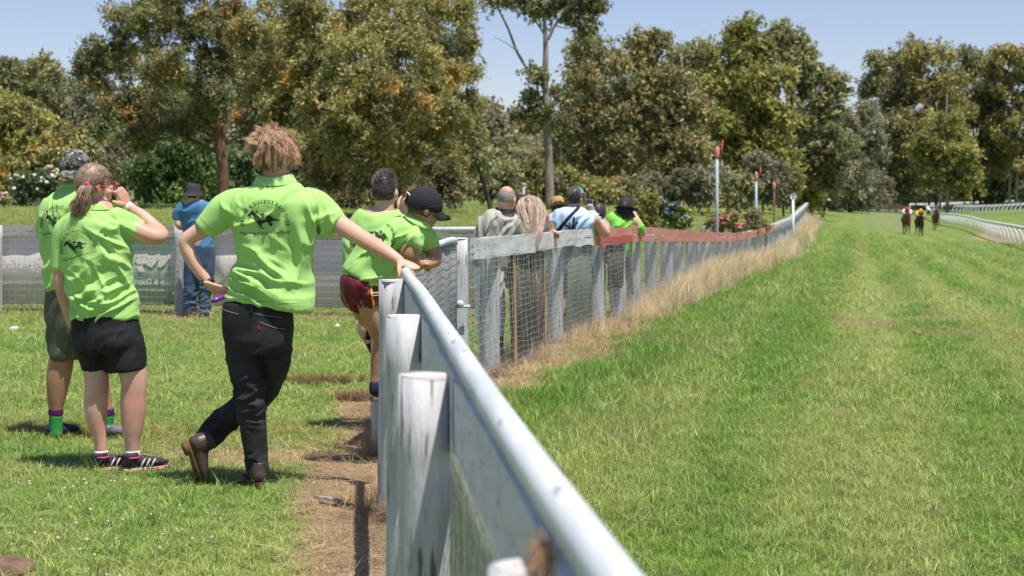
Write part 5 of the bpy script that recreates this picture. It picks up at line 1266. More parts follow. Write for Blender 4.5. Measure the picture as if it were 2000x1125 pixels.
V, F = text_mesh('2', .21, 0, .004, 1); mk('numeral', np.c_[p[0]+V[:, 0], np.full(len(V), 63.962), p[2]-.075+V[:, 1]], F, M['signblue'], dsk, False)

# ---- inner running rail: white tube on swan-neck stanchions
M['rail'] = mat('white_plastic_rail', (.78, .80, .80), (.72, .75, .75), 1, .4)
rp = np.array([[20.5, 60], [24.7, 80], [28.3, 97], [32.6, 118], [38.8, 147], [46.6, 188], [55.5, 232], [61, 256], [64.3, 270], [66.1, 274], [66.9, 268], [65.2, 250], [62.6, 232], [60.3, 215], [58.2, 200], [56.5, 188], [55, 176]])
def arc(path, step):
    P_ = cr(path, 300); s = np.r_[0, np.cumsum(np.linalg.norm(np.diff(P_, axis=0), axis=1))]; n = int(s[-1]/step); u = np.arange(n+1)*step
    return np.c_[np.interp(u, s, P_[:, 0]), np.interp(u, s, P_[:, 1])]
ir = thing('running_rail', 'white plastic running rail on curved legs bending round the turn', 'rail', (40, 150, -1.1))
Q = arc(rp, 3.6)
q = MB(); q.tube([[a[0], a[1], tz(*a)+1.18] for a in Q], .10, 8); q.build('rail', M['rail'], ir)
for i in range(min(98, len(Q)-1)):
    a = Q[i]; d = Q[min(i+1, len(Q)-1)]-Q[max(i-1, 0)]; d /= np.linalg.norm(d); nn_ = np.array([d[1], -d[0]]); z = tz(*a); q = MB()
    q.tube([[a[0]+nn_[0]*u, a[1]+nn_[1]*u, z+h] for u, h in ((.62, -.1), (.60, .45), (.50, .78), (.30, 1.03), (.0, 1.17))], [.075, .072, .07, .065, .065], 8); q.build('leg', M['rail'], ir)
orl = thing('outer_rail', 'broad white rail on straight posts beyond the turn of the running rail', 'rail', (75, 300, .5))
op = np.array([[68.6, 300], [88, 312], [112, 318], [140, 318]]); Q = arc(op, 4)
q = MB()
for i in range(len(Q)-1): q.add(*plank(Q[i], Q[i+1], (tz(*Q[i])+1.45, tz(*Q[i+1])+1.45), .36, .05, 1, 1, i, 0))
q.build('board', M['rail'], orl, False)
for a in Q[::2]: q = MB(); q.tube([[a[0], a[1], tz(*a)-.2], [a[0], a[1], tz(*a)+1.4]], .08, 8); q.build('post', M['rail'], orl)

# ------------------------------------------------------------------ galloping horses with jockeys
M['bay'] = mat('bay_horse_coat', (.085, .026, .012), (.14, .042, .016), 2.5, .38, spec=.5); M['bay_dk'] = mat('dark_brown_horse_coat', (.022, .014, .014), (.04, .024, .02), 2.5, .38, spec=.5)
M['bay_lt'] = mat('brown_horse_coat', (.06, .025, .014), (.10, .04, .02), 2.5, .4, spec=.5)
M['mane'] = mat('black_mane', (.012, .010, .010), rough=.7); M['silk_red'] = mat('red_silk', (.78, .045, .035), rough=.5); M['silk_yel'] = mat('yellow_silk', (.85, .58, .03), rough=.5); M['silk_pink'] = mat('pink_silk', (.85, .28, .52), rough=.5)
M['silk_teal'] = mat('dark_teal_silk', (.02, .10, .09), rough=.5); M['silk_blue'] = mat('blue_silk', (.06, .04, .38), rough=.5); M['breeches'] = mat('white_breeches', (.75, .75, .78), rough=.6); M['noseband'] = mat('fluffy_white_noseband', (.75, .75, .72), rough=.9)
def horse(px, Y, coat, label, tilt, phase, star, legs):
    x0, _, _ = gp(px, Y); z0 = tz(x0, Y); D = np.array([-.20*.6-.0, -1, 0]); D /= np.linalg.norm(D); S_ = np.array([-D[1], D[0], 0])*-1
    S_ = np.array([1*abs(D[1]), D[0]*-1*0+.12, 0]); S_ -= D*S_.dot(D); S_ /= np.linalg.norm(S_)
    W = lambda f, s, u: np.array([x0, Y, z0])+D*f+S_*s+np.array([0, 0, u])
    t = thing('race_horse', label, 'horse', (x0, Y, z0), 'galloping race horses')
    T_ = lambda pts, k=1.0, m=None, lat=S_: (lambda q: tube(q[:, :3], q[:, 3], 14, q[:, 4], lat, rnd=True))(cr([(*W(a[0], a[1], a[2]), a[3], a[4] if len(a) > 4 else k) for a in pts], m or 4*len(pts)))
    pcs = [T_([(.62, 0, 1.22, .20, 1.2), (.42, 0, 1.22, .28, 1.25), (.05, 0, 1.24, .29, 1.12), (-.45, 0, 1.28, .27, 1.1), (-.85, 0, 1.32, .29, 1.05), (-1.12, 0, 1.25, .19, 1.2)]),
        T_([(.50, 0, 1.32, .19, 1.5), (.78, tilt*.4, 1.52, .135, 1.6), (1.02, tilt*.8, 1.72, .10, 1.5), (1.15, tilt, 1.82, .09, 1.2)]),
        T_([(1.10, tilt, 1.84, .095, 1.15), (1.26, tilt*1.05, 1.74, .095, 1.1), (1.46, tilt*1.15, 1.56, .065, 1.1), (1.58, tilt*1.2, 1.44, .058, .9)])]
    for e in (-1, 1): pcs.append(T_([(1.06, tilt+e*.065, 1.91, .03), (1.05, tilt+e*.085, 2.02, .012)], .6))
    for j, (s, kf) in enumerate(legs):
        if kf[0] == 'f':
            L = {'f1': [(.45, s, 1.05, .13), (.60, s, .72, .075), (.66, s, .50, .06), (.60, s, .28, .04), (.56, s, .12, .045), (.62, s, .04, .05)],
                 'f2': [(.45, s, 1.05, .13), (.72, s, .82, .08), (.92, s, .66, .06), (.70, s, .50, .042), (.58, s, .44, .045), (.55, s, .36, .05)],
                 'f3': [(.45, s, 1.05, .13), (.42, s, .72, .075), (.40, s, .50, .06), (.36, s, .26, .04), (.32, s, .12, .045), (.38, s, .04, .05)]}[kf]
        else:
            L = {'h1': [(-.80, s, 1.15, .20), (-.62, s, .86, .13), (-.95, s, .58, .07), (-.80, s, .28, .045), (-.72, s, .12, .045), (-.62, s, .04, .05)],
                 'h2': [(-.80, s, 1.15, .20), (-.72, s, .84, .13), (-1.15, s, .62, .07), (-1.35, s, .36, .045), (-1.42, s, .30, .045), (-1.45, s, .20, .05)]}[kf]
        pcs.append(T_(L, 1.0, 20))
    V, F = fuse(pcs, .028, 2); body = mk('body', V, F, M[coat], t)
    q = MB(); q.add(*T_([(.55, 0, 1.56, .05), (.80, tilt*.45, 1.72, .045), (1.02, tilt*.85, 1.88, .035), (1.12, tilt, 1.95, .02)], .35)); q.add(*T_([(1.14, tilt, 1.95, .035), (1.24, tilt, 1.84, .02)], .5)); q.build('mane', M['mane'], t)
    q = MB(); q.add(*T_([(-1.15, 0, 1.36, .05), (-1.4, .05, 1.30, .07), (-1.75, .10, 1.12, .08), (-1.95, .1, .95, .03)], .6)); q.build('tail', M['mane'], t)
    if star: q = MB(); q.add(*T_([(1.385, tilt*1.1, 1.60, .083), (1.45, tilt*1.14, 1.545, .080)], 1.1)); q.build('noseband', M['noseband'], t)
    q = MB(); q.add(*T_([(1.50, tilt*1.17, 1.52, .066), (1.52, tilt*1.17, 1.50, .066)], 1.1)); q.build('bridle', M['mane'], t)
    for e in (-1, 1): V, F = ball(W(1.20, tilt+e*.082, 1.80), .022, 8, 6); mk('eye', V, F, M['eye'] if 0 else M['mane'], t)
    q = MB(); q.add(*T_([(.02, -.02, 1.50, .06), (-.25, 0, 1.53, .10), (-.42, 0, 1.50, .08)], 3.0)); q.build('saddle', M['navy'], t)
    return W, t
def jockey(W, label, silk, cap, sleeve, px, Y):
    r0 = W(-.15, 0, 0); t = thing('person', label, 'person', r0)
    T_ = lambda pts, k=1.0, lat=(1, 0, 0): (lambda q: tube(q[:, :3], q[:, 3], 12, q[:, 4], lat, rnd=True))(cr([(*W(a[0], a[1], a[2]), a[3], a[4] if len(a) > 4 else k) for a in pts], 4*len(pts)))
    hd = W(.40, 0, 2.00); R = frame(W(1, 0, -.15)-W(0, 0, 0)); pcs = head(hd, R)+[T_([(.10, 0, 1.90, .08), (.30, 0, 1.97, .055)]), T_([(-.35, 0, 1.86, .11), (.12, 0, 1.90, .12)])]
    for e in (-1, 1):
        pcs += [T_([(.15, e*.19, 1.88, .045), (.30, e*.33, 1.70, .04), (.50, e*.15, 1.62, .03), (.58, e*.07, 1.60, .035)])]
        V_, F_ = ball(W(.62, e*.07, 1.60), (.045, .05, .04), 10, 8); pcs.append((V_, F_))
    V, F = fuse(pcs, .016, 2); mk('body', V, F, M['skin'], t)
    V, F = fuse([T_([(-.48, 0, 1.84, .14, .8), (-.2, 0, 1.90, .17, .8), (.08, 0, 1.92, .20, .75), (.20, 0, 1.92, .12, .8)])], .018, 2); mk('silks', V, F, M[silk], t)
    for e, sc_ in ((-1, sleeve[0]), (1, sleeve[1])):
        V, F = fuse([T_([(.08, e*.17, 1.90, .085), (.22, e*.31, 1.76, .080), (.34, e*.29, 1.69, .07), (.46, e*.18, 1.64, .05)])], .018, 2); mk('sleeve', V, F, M[sc_], t)
        V, F = fuse([T_([(-.48, e*.10, 1.80, .13), (-.10, e*.25, 1.66, .10), (.02, e*.27, 1.58, .085), (-.22, e*.25, 1.32, .06)])], .018, 2); mk('breeches', V, F, M['breeches'], t)
        V, F = fuse([T_([(-.16, e*.26, 1.42, .065), (-.28, e*.26, 1.18, .05), (-.26, e*.27, 1.10, .045), (-.10, e*.27, 1.08, .04)])], .016, 2); mk('boot', V, F, M['black'], t)
    for e in (-1, 1): V_, F_ = ball(np.asarray(hd)+R[1]*.083+R[0]*e*.031-R[2]*.016, .014, 8, 6); mk('eye', V_, F_, M['eye'], t)
    h = thing('cap', {'silk_red': 'red cap on the leading jockey at left of the three riders', 'silk_yel': 'yellow cap on the middle jockey of the three riders', 'silk_teal': 'dark teal cap on the rearmost jockey by the rail'}[cap], 'cap', hd)
    V, F = ball((0, 0, 0), 1, 24, 16); V = V*[.108, .128, .125]+[0, 0, .03]; mk('shell', V@R+hd, [f for f in F if V[f][:, 2].mean() > -.02], M[cap], h); brim('peak', hd+R[2]*.01, R, 1, cap, h, .09, .06, .02, .10)
for args, jk in (((1771, 133, 'bay', 'leading bay race horse galloping with a pink skinned muzzle', .02, 0, 0, [(-.15, 'f3'), (.15, 'f1'), (-.17, 'h1'), (.17, 'h2')]), ('jockey in red silks with white sleeves on the leading bay horse', 'silk_red', 'silk_red', ('breeches', 'breeches'))),
                 ((1797, 134, 'bay_dk', 'near black race horse with a white noseband in the middle of the three', .10, 0, 1, [(-.15, 'f1'), (.15, 'f3'), (-.17, 'h2'), (.17, 'h1')]), ('jockey in yellow silks on the dark horse in the middle', 'silk_yel', 'silk_yel', ('silk_yel', 'silk_yel'))),
                 ((1829, 162, 'bay_lt', 'brown race horse trailing close to the white running rail', .04, 0, 0, [(-.15, 'f3'), (.15, 'f2'), (-.17, 'h1'), (.17, 'h2')]), ('jockey in pink and dark teal silks on the horse nearest the rail', 'silk_pink', 'silk_teal', ('silk_teal', 'silk_teal')))):
    W, t_ = horse(*args); jockey(W, jk[0], jk[1], jk[2], jk[3], args[0], args[1])
# dust kicked up behind the leading horses
mD, tD, pD, oD = nodes('track_dust'); tD.nodes.remove(pD)
pv = N(tD, 'ShaderNodeVolumePrincipled'); pv.inputs['Color'].default_value = (.85, .78, .70, 1)
tc = N(tD, 'ShaderNodeTexCoord'); nz = N(tD, 'ShaderNodeTexNoise'); nz.inputs['Scale'].default_value = .5; nz.inputs['Detail'].default_value = 3; tD.links.new(tc.outputs['Object'], nz.inputs['Vector'])
gr = N(tD, 'ShaderNodeTexGradient', gradient_type='SPHERICAL'); mp = N(tD, 'ShaderNodeMapping'); tD.links.new(tc.outputs['Generated'], mp.inputs[0]); mp.inputs['Location'].default_value = (-1, -1, -.5); mp.inputs['Scale'].default_value = (2, 2, 1.1); tD.links.new(mp.outputs[0], gr.inputs[0])
mu = N(tD, 'ShaderNodeMath', operation='MULTIPLY'); tD.links.new(nz.outputs[0], mu.inputs[0]); tD.links.new(gr.outputs[0], mu.inputs[1]); mu2 = N(tD, 'ShaderNodeMath', operation='MULTIPLY'); mu2.inputs[1].default_value = .11; tD.links.new(mu.outputs[0], mu2.inputs[0]); tD.links.new(mu2.outputs[0], pv.inputs['Density']); tD.links.new(pv.outputs[0], oD.inputs['Volume'])
q = MB(); c_ = gp(1744, 143); q.add(*ball((c_[0], c_[1], c_[2]+.9), (3.2, 6.0, 1.25), 20, 14)); kind(q.build('dust_cloud', mD), 'stuff', 'thin pale dust kicked up behind the galloping horses')
# ------------------------------------------------------------------ trees and shrubs
def leafmat(name, cs, tip=None, tipamt=.35, trans=.38, nscale=.9, rough=.5):
    m, t, p, o = nodes(name)
    g = N(t, 'ShaderNodeNewGeometry'); rp = N(t, 'ShaderNodeValToRGB'); rp.color_ramp.interpolation = 'LINEAR'
    e = rp.color_ramp.elements; n = len(cs); e[0].position = 0; e[0].color = c4(cs[0]); e[1].position = 1; e[1].color = c4(cs[-1])
    for i in range(1, n-1): q = e.new(i/(n-1)); q.color = c4(cs[i])
    t.links.new(g.outputs['Random Per Island'], rp.inputs[0]); col = rp.outputs[0]
    tc = N(t, 'ShaderNodeTexCoord'); nz = N(t, 'ShaderNodeTexNoise'); nz.inputs['Scale'].default_value = nscale; nz.inputs['Detail'].default_value = 4; t.links.new(tc.outputs['Object'], nz.inputs['Vector'])
    mr = N(t, 'ShaderNodeMapRange'); mr.inputs[1].default_value = .3; mr.inputs[2].default_value = .7; mr.inputs[3].default_value = .62; mr.inputs[4].default_value = 1.45; t.links.new(nz.outputs[0], mr.inputs[0])
    hv = N(t, 'ShaderNodeHueSaturation'); t.links.new(col, hv.inputs['Color']); t.links.new(mr.outputs[0], hv.inputs['Value']); col = hv.outputs[0]
    if tip:
        n2 = N(t, 'ShaderNodeTexNoise'); n2.inputs['Scale'].default_value = nscale*1.7; n2.inputs['Detail'].default_value = 5; t.links.new(tc.outputs['Object'], n2.inputs['Vector'])
        ad = N(t, 'ShaderNodeMath', operation='MULTIPLY_ADD'); ad.inputs[1].default_value = .18; t.links.new(g.outputs['Random Per Island'], ad.inputs[0]); t.links.new(n2.outputs[0], ad.inputs[2])
        m2 = N(t, 'ShaderNodeMapRange'); m2.inputs[1].default_value = .66; m2.inputs[2].default_value = .80; m2.inputs[4].default_value = tipamt*.8; t.links.new(ad.outputs[0], m2.inputs[0])
        mx = N(t, 'ShaderNodeMix', data_type='RGBA'); mx.inputs[7].default_value = c4(tip); t.links.new(m2.outputs[0], mx.inputs[0]); t.links.new(col, mx.inputs[6]); col = mx.outputs[2]
    t.links.new(col, p.inputs['Base Color']); p.inputs['Roughness'].default_value = rough; p.inputs['Specular IOR Level'].default_value = .35
    tr = N(t, 'ShaderNodeBsdfTranslucent'); t.links.new(col, tr.inputs[0]); ms = N(t, 'ShaderNodeMixShader'); ms.inputs[0].default_value = trans
    t.links.new(p.outputs[0], ms.inputs[1]); t.links.new(tr.outputs[0], ms.inputs[2]); t.links.new(ms.outputs[0], o.inputs[0]); return m
L = {}
L['gum'] = leafmat('eucalypt_leaves_with_orange_tips', [(0.092, 0.127, 0.058), (0.199, 0.231, 0.100), (0.319, 0.335, 0.143), (0.453, 0.416, 0.209)], (0.958, 0.439, 0.119), .75, nscale=.55)
L['gumlit'] = leafmat('olive_eucalypt_leaves', [(0.115, 0.135, 0.053), (0.253, 0.271, 0.093), (0.431, 0.395, 0.140), (0.583, 0.457, 0.212)], (1.011, 0.562, 0.140), .7, nscale=.5)
L['brownish'] = leafmat('golden_olive_leaves', [(0.125, 0.138, 0.068), (0.270, 0.265, 0.116), (0.415, 0.362, 0.173), (0.541, 0.425, 0.207)], (0.706, 0.425, 0.138), .6, nscale=.25)
L['green'] = leafmat('fresh_green_leaves', [(0.118, 0.139, 0.041), (0.260, 0.277, 0.078), (0.418, 0.388, 0.112), (0.546, 0.462, 0.178)], None, nscale=.25)
L['mid'] = leafmat('mid_green_leaves', [(0.123, 0.146, 0.068), (0.245, 0.269, 0.121), (0.380, 0.381, 0.169), (0.489, 0.426, 0.240)], (0.707, 0.448, 0.240), .4, nscale=.22)
L['dull'] = leafmat('dull_sage_leaves', [(0.138, 0.146, 0.090), (0.253, 0.253, 0.149), (0.366, 0.340, 0.209), (0.457, 0.398, 0.259)], None, nscale=.3)
L['dark'] = leafmat('dark_green_leaves', [(0.054, 0.092, 0.047), (0.121, 0.185, 0.077), (0.213, 0.289, 0.119), (0.294, 0.370, 0.157)], None, nscale=.4)
L['oak'] = leafmat('bright_dense_leaves', [(0.060, 0.110, 0.042), (0.121, 0.188, 0.062), (0.199, 0.299, 0.095), (0.280, 0.377, 0.126)], None, nscale=.7)
L['bluegreen'] = leafmat('blue_green_leaves', [(0.101, 0.126, 0.081), (0.202, 0.234, 0.142), (0.329, 0.342, 0.213), (0.505, 0.469, 0.302)], None, nscale=.3)
M['bark_red'] = mat('reddish_brown_bark', (.135, .075, .05), (.20, .12, .085), 3, .9, .02, 8, (3, 3, .5), .1)
M['bark_pale'] = mat('pale_grey_gum_bark', (.36, .30, .24), (.22, .18, .14), 1.3, .8, .01, 5, (3, 3, .6), .15)
M['bark_dark'] = mat('dark_bark', (.075, .055, .04), (.12, .09, .07), 2, .9, .02, 6, (2, 2, .5), .1)

def leaves(C, Rr, n, ln, wd, seed, droop=.5, shell=.35, flat=.8):
    """n leaf faces spread through clumps C (centres) with radii Rr"""
    rg = np.random.default_rng(seed); w = Rr**2; ix = rg.choice(len(C), n, p=w/w.sum())
    v = rg.normal(size=(n, 3)); v /= np.linalg.norm(v, axis=1)[:, None]
    r = (shell*.5+(1-shell*.5)*rg.random(n)**.6)*(1+.30*rg.normal(size=n))
    P_ = C[ix]+v*(Rr[ix]*r)[:, None]*[1, 1, flat]
    tw = rg.random(n) < .24; k5 = rg.integers(0, 7, n); tg = np.random.default_rng(seed+99).normal(size=(len(C), 7, 3)); tg[:, :, 2] += .35; tg /= np.linalg.norm(tg, axis=2)[:, :, None]
    tv = tg[ix, k5]; tt = rg.uniform(.6, 1.75, n); Rt = Rr[ix]; tp = C[ix]+tv*(Rt*tt)[:, None]+rg.normal(size=(n, 3))*(Rt*.11)[:, None]; tp[:, 2] -= .16*Rt*tt**2
    P_ = np.where(tw[:, None], tp, P_)
    d = rg.normal(size=(n, 3))*.8+v*.5; d[:, 2] -= droop; d /= np.linalg.norm(d, axis=1)[:, None]
    s = np.cross(d, rg.normal(size=(n, 3))*.8+[0, 0, .9]); s /= np.linalg.norm(s, axis=1)[:, None]+1e-9
    l = (ln*rg.uniform(.6, 1.35, n))[:, None]; q = (wd*rg.uniform(.6, 1.3, n))[:, None]
    V = np.stack([P_-d*l*.5, P_+s*q*.5-d*l*.08, P_+d*l*.5, P_-s*q*.5-d*l*.08], 1).reshape(-1, 3)
    return V, np.arange(n*4).reshape(n, 4)

def crown_clumps(ell, b_, Y, seed, dens=1.0, rc=None, deep=.8):
    """ell: big masses (px,py,rx,ry[,dY]) in photo pixels; returns clump centres and radii in metres"""
    rg = np.random.default_rng(seed); C = []; R_ = []
    for e in ell:
        dY = e[4] if len(e) > 4 else 0; rx, rz = e[2]*Y/FX, e[3]*Y/FX; ry = (rx+rz)/2*deep; c = at(e[0], e[1], Y+dY)
        rcl = (rc or .16*(rx+rz))*.78; k = max(4, int(dens*2.3*(rx*rz+rx*ry+ry*rz)/(3*rcl**2)))
        for _ in range(k):
            v = rg.normal(size=3); v /= np.linalg.norm(v); f = rg.uniform(.35, 1.0)**.6
            C.append(c+v*[rx, ry, rz]*f*(1-.35*rcl/max(rx, rz))); R_.append(rcl*rg.uniform(.45, 1.4))
    return np.array(C), np.array(R_)

TREES = {}
def tree(label, ell, Y, lm, bark, trunks, n, ln, wd, seed, group=None, name='tree', dens=1.0, rc=None, limbs=14, lr=.05, droop=.5, base=None, shell=.35, deep=.8):
    bx = trunks[0][0] if trunks else (ell[0][0], 0); b0 = at(bx[0], HY, Y); z0 = tz(b0[0], Y)
    t = thing(name, label, 'tree' if 'tree' in name or name.endswith('gum') else 'shrub', (b0[0], Y, z0), group)
    C, R_ = crown_clumps(ell, None, Y, seed, dens, rc, deep)
    k = C[:, 2] > z0-.2; C, R_ = C[k], R_[k]
    V, F = leaves(C, R_, n, ln, wd, seed+1, droop, shell); mk('crown' if 'tree' in name else 'foliage', V, F, L[lm], t, False)
    rg = np.random.default_rng(seed+2); q = MB(); ends = []
    for tr in trunks:
        pts = np.array([[*at(a[0], a[1], Y+(a[3] if len(a) > 3 else 0)), a[2]*Y/FX] for a in tr]); pts[0, 2] = min(pts[0, 2], z0-.1) if tr is trunks[0] or tr[0][1] > 380 else pts[0, 2]
        s_ = cr(pts, len(pts)*6); s_[:, :2] += .05*s_[:, 3:4]*rg.normal(size=(len(s_), 2)); q.tube(s_[:, :3], s_[:, 3], 10); ends.append(s_)
    if limbs and trunks:
        A = np.concatenate(ends); idx = rg.choice(len(C), min(limbs, len(C)), replace=False)
        for i in idx:
            c = C[i]; dd = np.linalg.norm(A[:, :3]-c, axis=1)+np.maximum(0, A[:, 2]-c[2]+.15*np.linalg.norm(A[:, :2]-c[:2], axis=1))*2; j = int(np.argmin(dd)); a = A[j, :3]
            mid = (a+c)/2+rg.normal(size=3)*.06*np.linalg.norm(c-a)+[0, 0, -.06*np.linalg.norm(c-a)]; r0 = min(A[j, 3]*.55, lr+.012*np.linalg.norm(c-a)); q.tube(cr([a, mid, c], 8), np.linspace(r0, r0*.25, 8), 6)
    if q.V: q.build('trunk', M[bark], t)
    return t

# big dark gum at the left with a forked red trunk
tree('big dark gum with a forked reddish trunk behind the tall boy at left', [
    (215, 105, 58, 48), (180, 130, 40, 50), (252, 120, 40, 42, 2), (305, 105, 30, 28), (250, 18, 42, 34), (300, 30, 62, 44), (272, 52, 20, 22), (370, 22, 60, 60, -2), (335, 75, 55, 50), (410, 75, 46, 60), (385, 140, 62, 52), (300, 150, 34, 30, -2), (440, 40, 34, 60), (450, 130, 34, 60, 2),
    (235, 205, 45, 42), (205, 250, 30, 34), (255, 240, 50, 44, -1), (240, 190, 40, 30), (300, 235, 42, 36), (330, 200, 46, 40, 2), (370, 215, 40, 34), (275, 285, 32, 22), (225, 232, 34, 28), (400, 225, 36, 30), (345, 255, 40, 26), (415, 190, 40, 40, -1), (350, 120, 40, 40, -3), (-0+470, 75, 26, 50, 2)],
    58, 'gum', 'bark_red', [[(437, 405, 13), (436, 340, 11.5), (430, 290, 10.5), (424, 240, 8), (425, 170, 6), (430, 90, 4), (438, 0, 3)], [(430, 292, 6), (436, 250, 7), (440, 190, 6), (443, 110, 4.5), (448, 20, 3)], [(430, 300, 5), (395, 283, 4), (350, 262, 3), (315, 245, 2)], [(431, 262, 4), (418, 232, 3), (408, 200, 2)]],
    88000, .145, .055, 101, name='gum_tree', dens=1.0, rc=.46, limbs=40, lr=.03)
# the wide lit gum in the middle: crown with orange tips
tree('wide sunlit gum with orange tipped leaves filling the centre left', [
    (560, 30, 70, 60), (500, 60, 50, 60, 2), (640, 60, 74, 62), (720, 30, 80, 60), (800, 40, 70, 60, -1), (880, 25, 50, 55, 2), (915, 90, 34, 34, 3), (520, 140, 60, 60, 2), (600, 140, 80, 60), (700, 120, 86, 66, -3), (790, 120, 80, 64, -3), (860, 150, 54, 50), (910, 150, 26, 20, 2), (560, 220, 70, 50), (650, 220, 90, 60, -3), (760, 210, 100, 66, -4), (845, 220, 60, 54, -1),
    (620, 290, 80, 50, -1), (720, 290, 90, 46, -3), (820, 290, 70, 44, -1), (540, 290, 40, 40, 3), (660, 345, 60, 30, -1), (870, 290, 30, 24, 2), (760, 330, 60, 30), (920, 205, 30, 26, 2), (905, 250, 30, 24, 3)],
    52, 'gumlit', 'bark_dark', [[(776, 402, 8), (776, 330, 7.5), (772, 260, 6), (760, 180, 5), (740, 90, 4), (735, 0, 3)], [(775, 300, 4.5), (745, 255, 4), (700, 232, 3), (655, 222, 2)], [(776, 290, 4), (800, 240, 3.5), (840, 200, 2.5)], [(600, 405, 7, 4), (602, 300, 6, 4), (596, 180, 5, 4), (620, 60, 3, 4)]],
    118000, .145, .055, 131, name='gum_tree', dens=1.0, rc=.44, limbs=80, lr=.034)
tree('grey green gum closing the gap between the two big gums', [(505, 170, 42, 60), (550, 110, 60, 80), (640, 150, 90, 90), (490, 240, 50, 50), (560, 250, 80, 70), (500, 320, 60, 50), (600, 340, 80, 50), (860, 60, 60, 70), (890, 120, 46, 60), (870, 200, 54, 60), (700, 330, 90, 55), (800, 345, 90, 40)],
    72, 'gum', 'bark_pale', [[(690, 400, 6), (695, 280, 5), (700, 100, 3)], [(520, 400, 7), (515, 250, 5), (500, 60, 4)], [(648, 400, 6), (655, 200, 5), (668, 60, 4), (665, 0, 3)]], 60000, .22, .085, 161, name='gum_tree', dens=.9, rc=.65, limbs=40)
# slender tall gum
tree('slender pale trunked gum with a high crown beside the opening of sky', [(1000, -8, 52, 14), (1085, 5, 50, 26), (1130, 0, 50, 18), (1165, 12, 28, 24), (1150, 48, 22, 24), (1030, 18, 22, 14), (1115, 35, 14, 12), (955, -12, 20, 12), (1040, 185, 20, 18), (1060, 218, 14, 12), (1055, 150, 12, 14), (1012, 222, 5, 4), (1085, 245, 22, 22, 1)],
    80, 'mid', 'bark_pale', [[(1075, 405, 8.5), (1072, 320, 8), (1068, 230, 7.2), (1065, 160, 6), (1066, 90, 5), (1063, 40, 3.5), (1060, -60, 2)], [(1063, 172, 3.5), (1040, 148, 3.2), (1012, 105, 2.8), (992, 55, 2.2), (970, 12, 1.4)], [(1070, 78, 3), (1085, 48, 2.6), (1100, 30, 1.8), (1130, 20, 1.2)], [(1066, 72, 2), (1040, 30, 1.5), (1030, 10, 1)], [(1008, 98, 1), (985, 82, .7), (965, 72, .4)], [(1066, 222, 1.8), (1048, 200, 1.2)]],
    17000, .26, .10, 171, name='gum_tree', dens=1.1, rc=.55, limbs=16, lr=.02, shell=.2)
# right of centre
tree('golden olive gum right of the slender trunk', [(1270, 100, 44, 36), (1240, 150, 60, 50), (1160, 160, 50, 36), (1185, 115, 40, 26, 3), (1310, 160, 50, 50), (1200, 220, 80, 54), (1300, 230, 70, 60), (1150, 240, 50, 40), (1360, 220, 36, 60), (1230, 290, 80, 46), (1320, 300, 60, 50), (1140, 300, 36, 40), (1170, 345, 60, 30), (1330, 350, 50, 36), (1280, 60+20, 20, 16)],
    112, 'brownish', 'bark_pale', [[(1300, 405, 6), (1296, 330, 5.5), (1290, 220, 4), (1270, 110, 3)], [(1185, 400, 5), (1188, 300, 4), (1180, 160, 3)], [(1296, 300, 3), (1330, 240, 2.4), (1350, 190, 1.6)]], 46000, .34, .15, 191, name='gum_tree', rc=.95, limbs=30, lr=.04)
tree('darker gum crown behind the golden olive gum', [(1150, 115, 50, 32), (1110, 180, 40, 40), (1120, 250, 40, 50), (1090, 300, 40, 40), (1220, 180, 80, 80), (1340, 150, 50, 50), (1370, 110, 30, 30), (1400, 200, 60, 90), (1250, 320, 120, 50)], 135, 'mid', 'bark_pale', [[(1130, 400, 4), (1125, 250, 3), (1140, 120, 2)], [(1360, 400, 5), (1360, 200, 4)]], 30000, .45, .2, 211, name='gum_tree', rc=1.4)
tree('tallest fresh green tree right of the golden gum', [(1440, 75, 36, 28), (1430, 120, 60, 50), (1480, 110, 50, 44), (1400, 160, 50, 46), (1460, 180, 70, 56), (1520, 170, 44, 50), (1420, 230, 60, 50), (1500, 240, 60, 56), (1440, 300, 60, 50), (1500, 320, 54, 50), (1400, 310, 40, 46), (1460, 60, 18, 14)],
    128, 'green', 'bark_dark', [[(1455, 405, 7), (1452, 300, 6), (1450, 150, 4), (1442, 70, 2)]], 44000, .38, .17, 221, name='leafy_tree', rc=1.05, limbs=30, lr=.04)
tree('spreading gum with loose high clumps right of the tallest green tree', [(1515, 70, 24, 16), (1555, 80, 26, 14), (1575, 105, 20, 14), (1540, 95, 30, 20), (1560, 140, 40, 34), (1590, 150, 34, 30), (1620, 165, 22, 26), (1570, 200, 54, 50), (1610, 220, 40, 46), (1560, 270, 60, 50), (1620, 280, 50, 44), (1600, 330, 60, 40), (1530, 350, 50, 40), (1630, 180, 14, 14)],
    140, 'mid', 'bark_pale', [[(1548, 405, 5), (1550, 300, 5), (1545, 220, 4), (1552, 160, 2.5), (1562, 90, 1.5)], [(1545, 225, 2.5), (1570, 190, 2), (1600, 160, 1.3)]], 36000, .42, .18, 231, name='gum_tree', rc=.95, limbs=30, lr=.04)
tree('low dull green gum in the notch of sky', [(1660, 230, 40, 26), (1690, 215, 14, 12), (1650, 270, 50, 40), (1700, 260, 40, 36), (1680, 320, 60, 50), (1640, 340, 50, 40), (1600, 350, 60, 50), (1650, 380, 90, 26)], 240, 'dull', 'bark_dark', [[(1660, 405, 4), (1662, 250, 2)]], 24000, .55, .25, 241, name='gum_tree', rc=1.3, limbs=16)
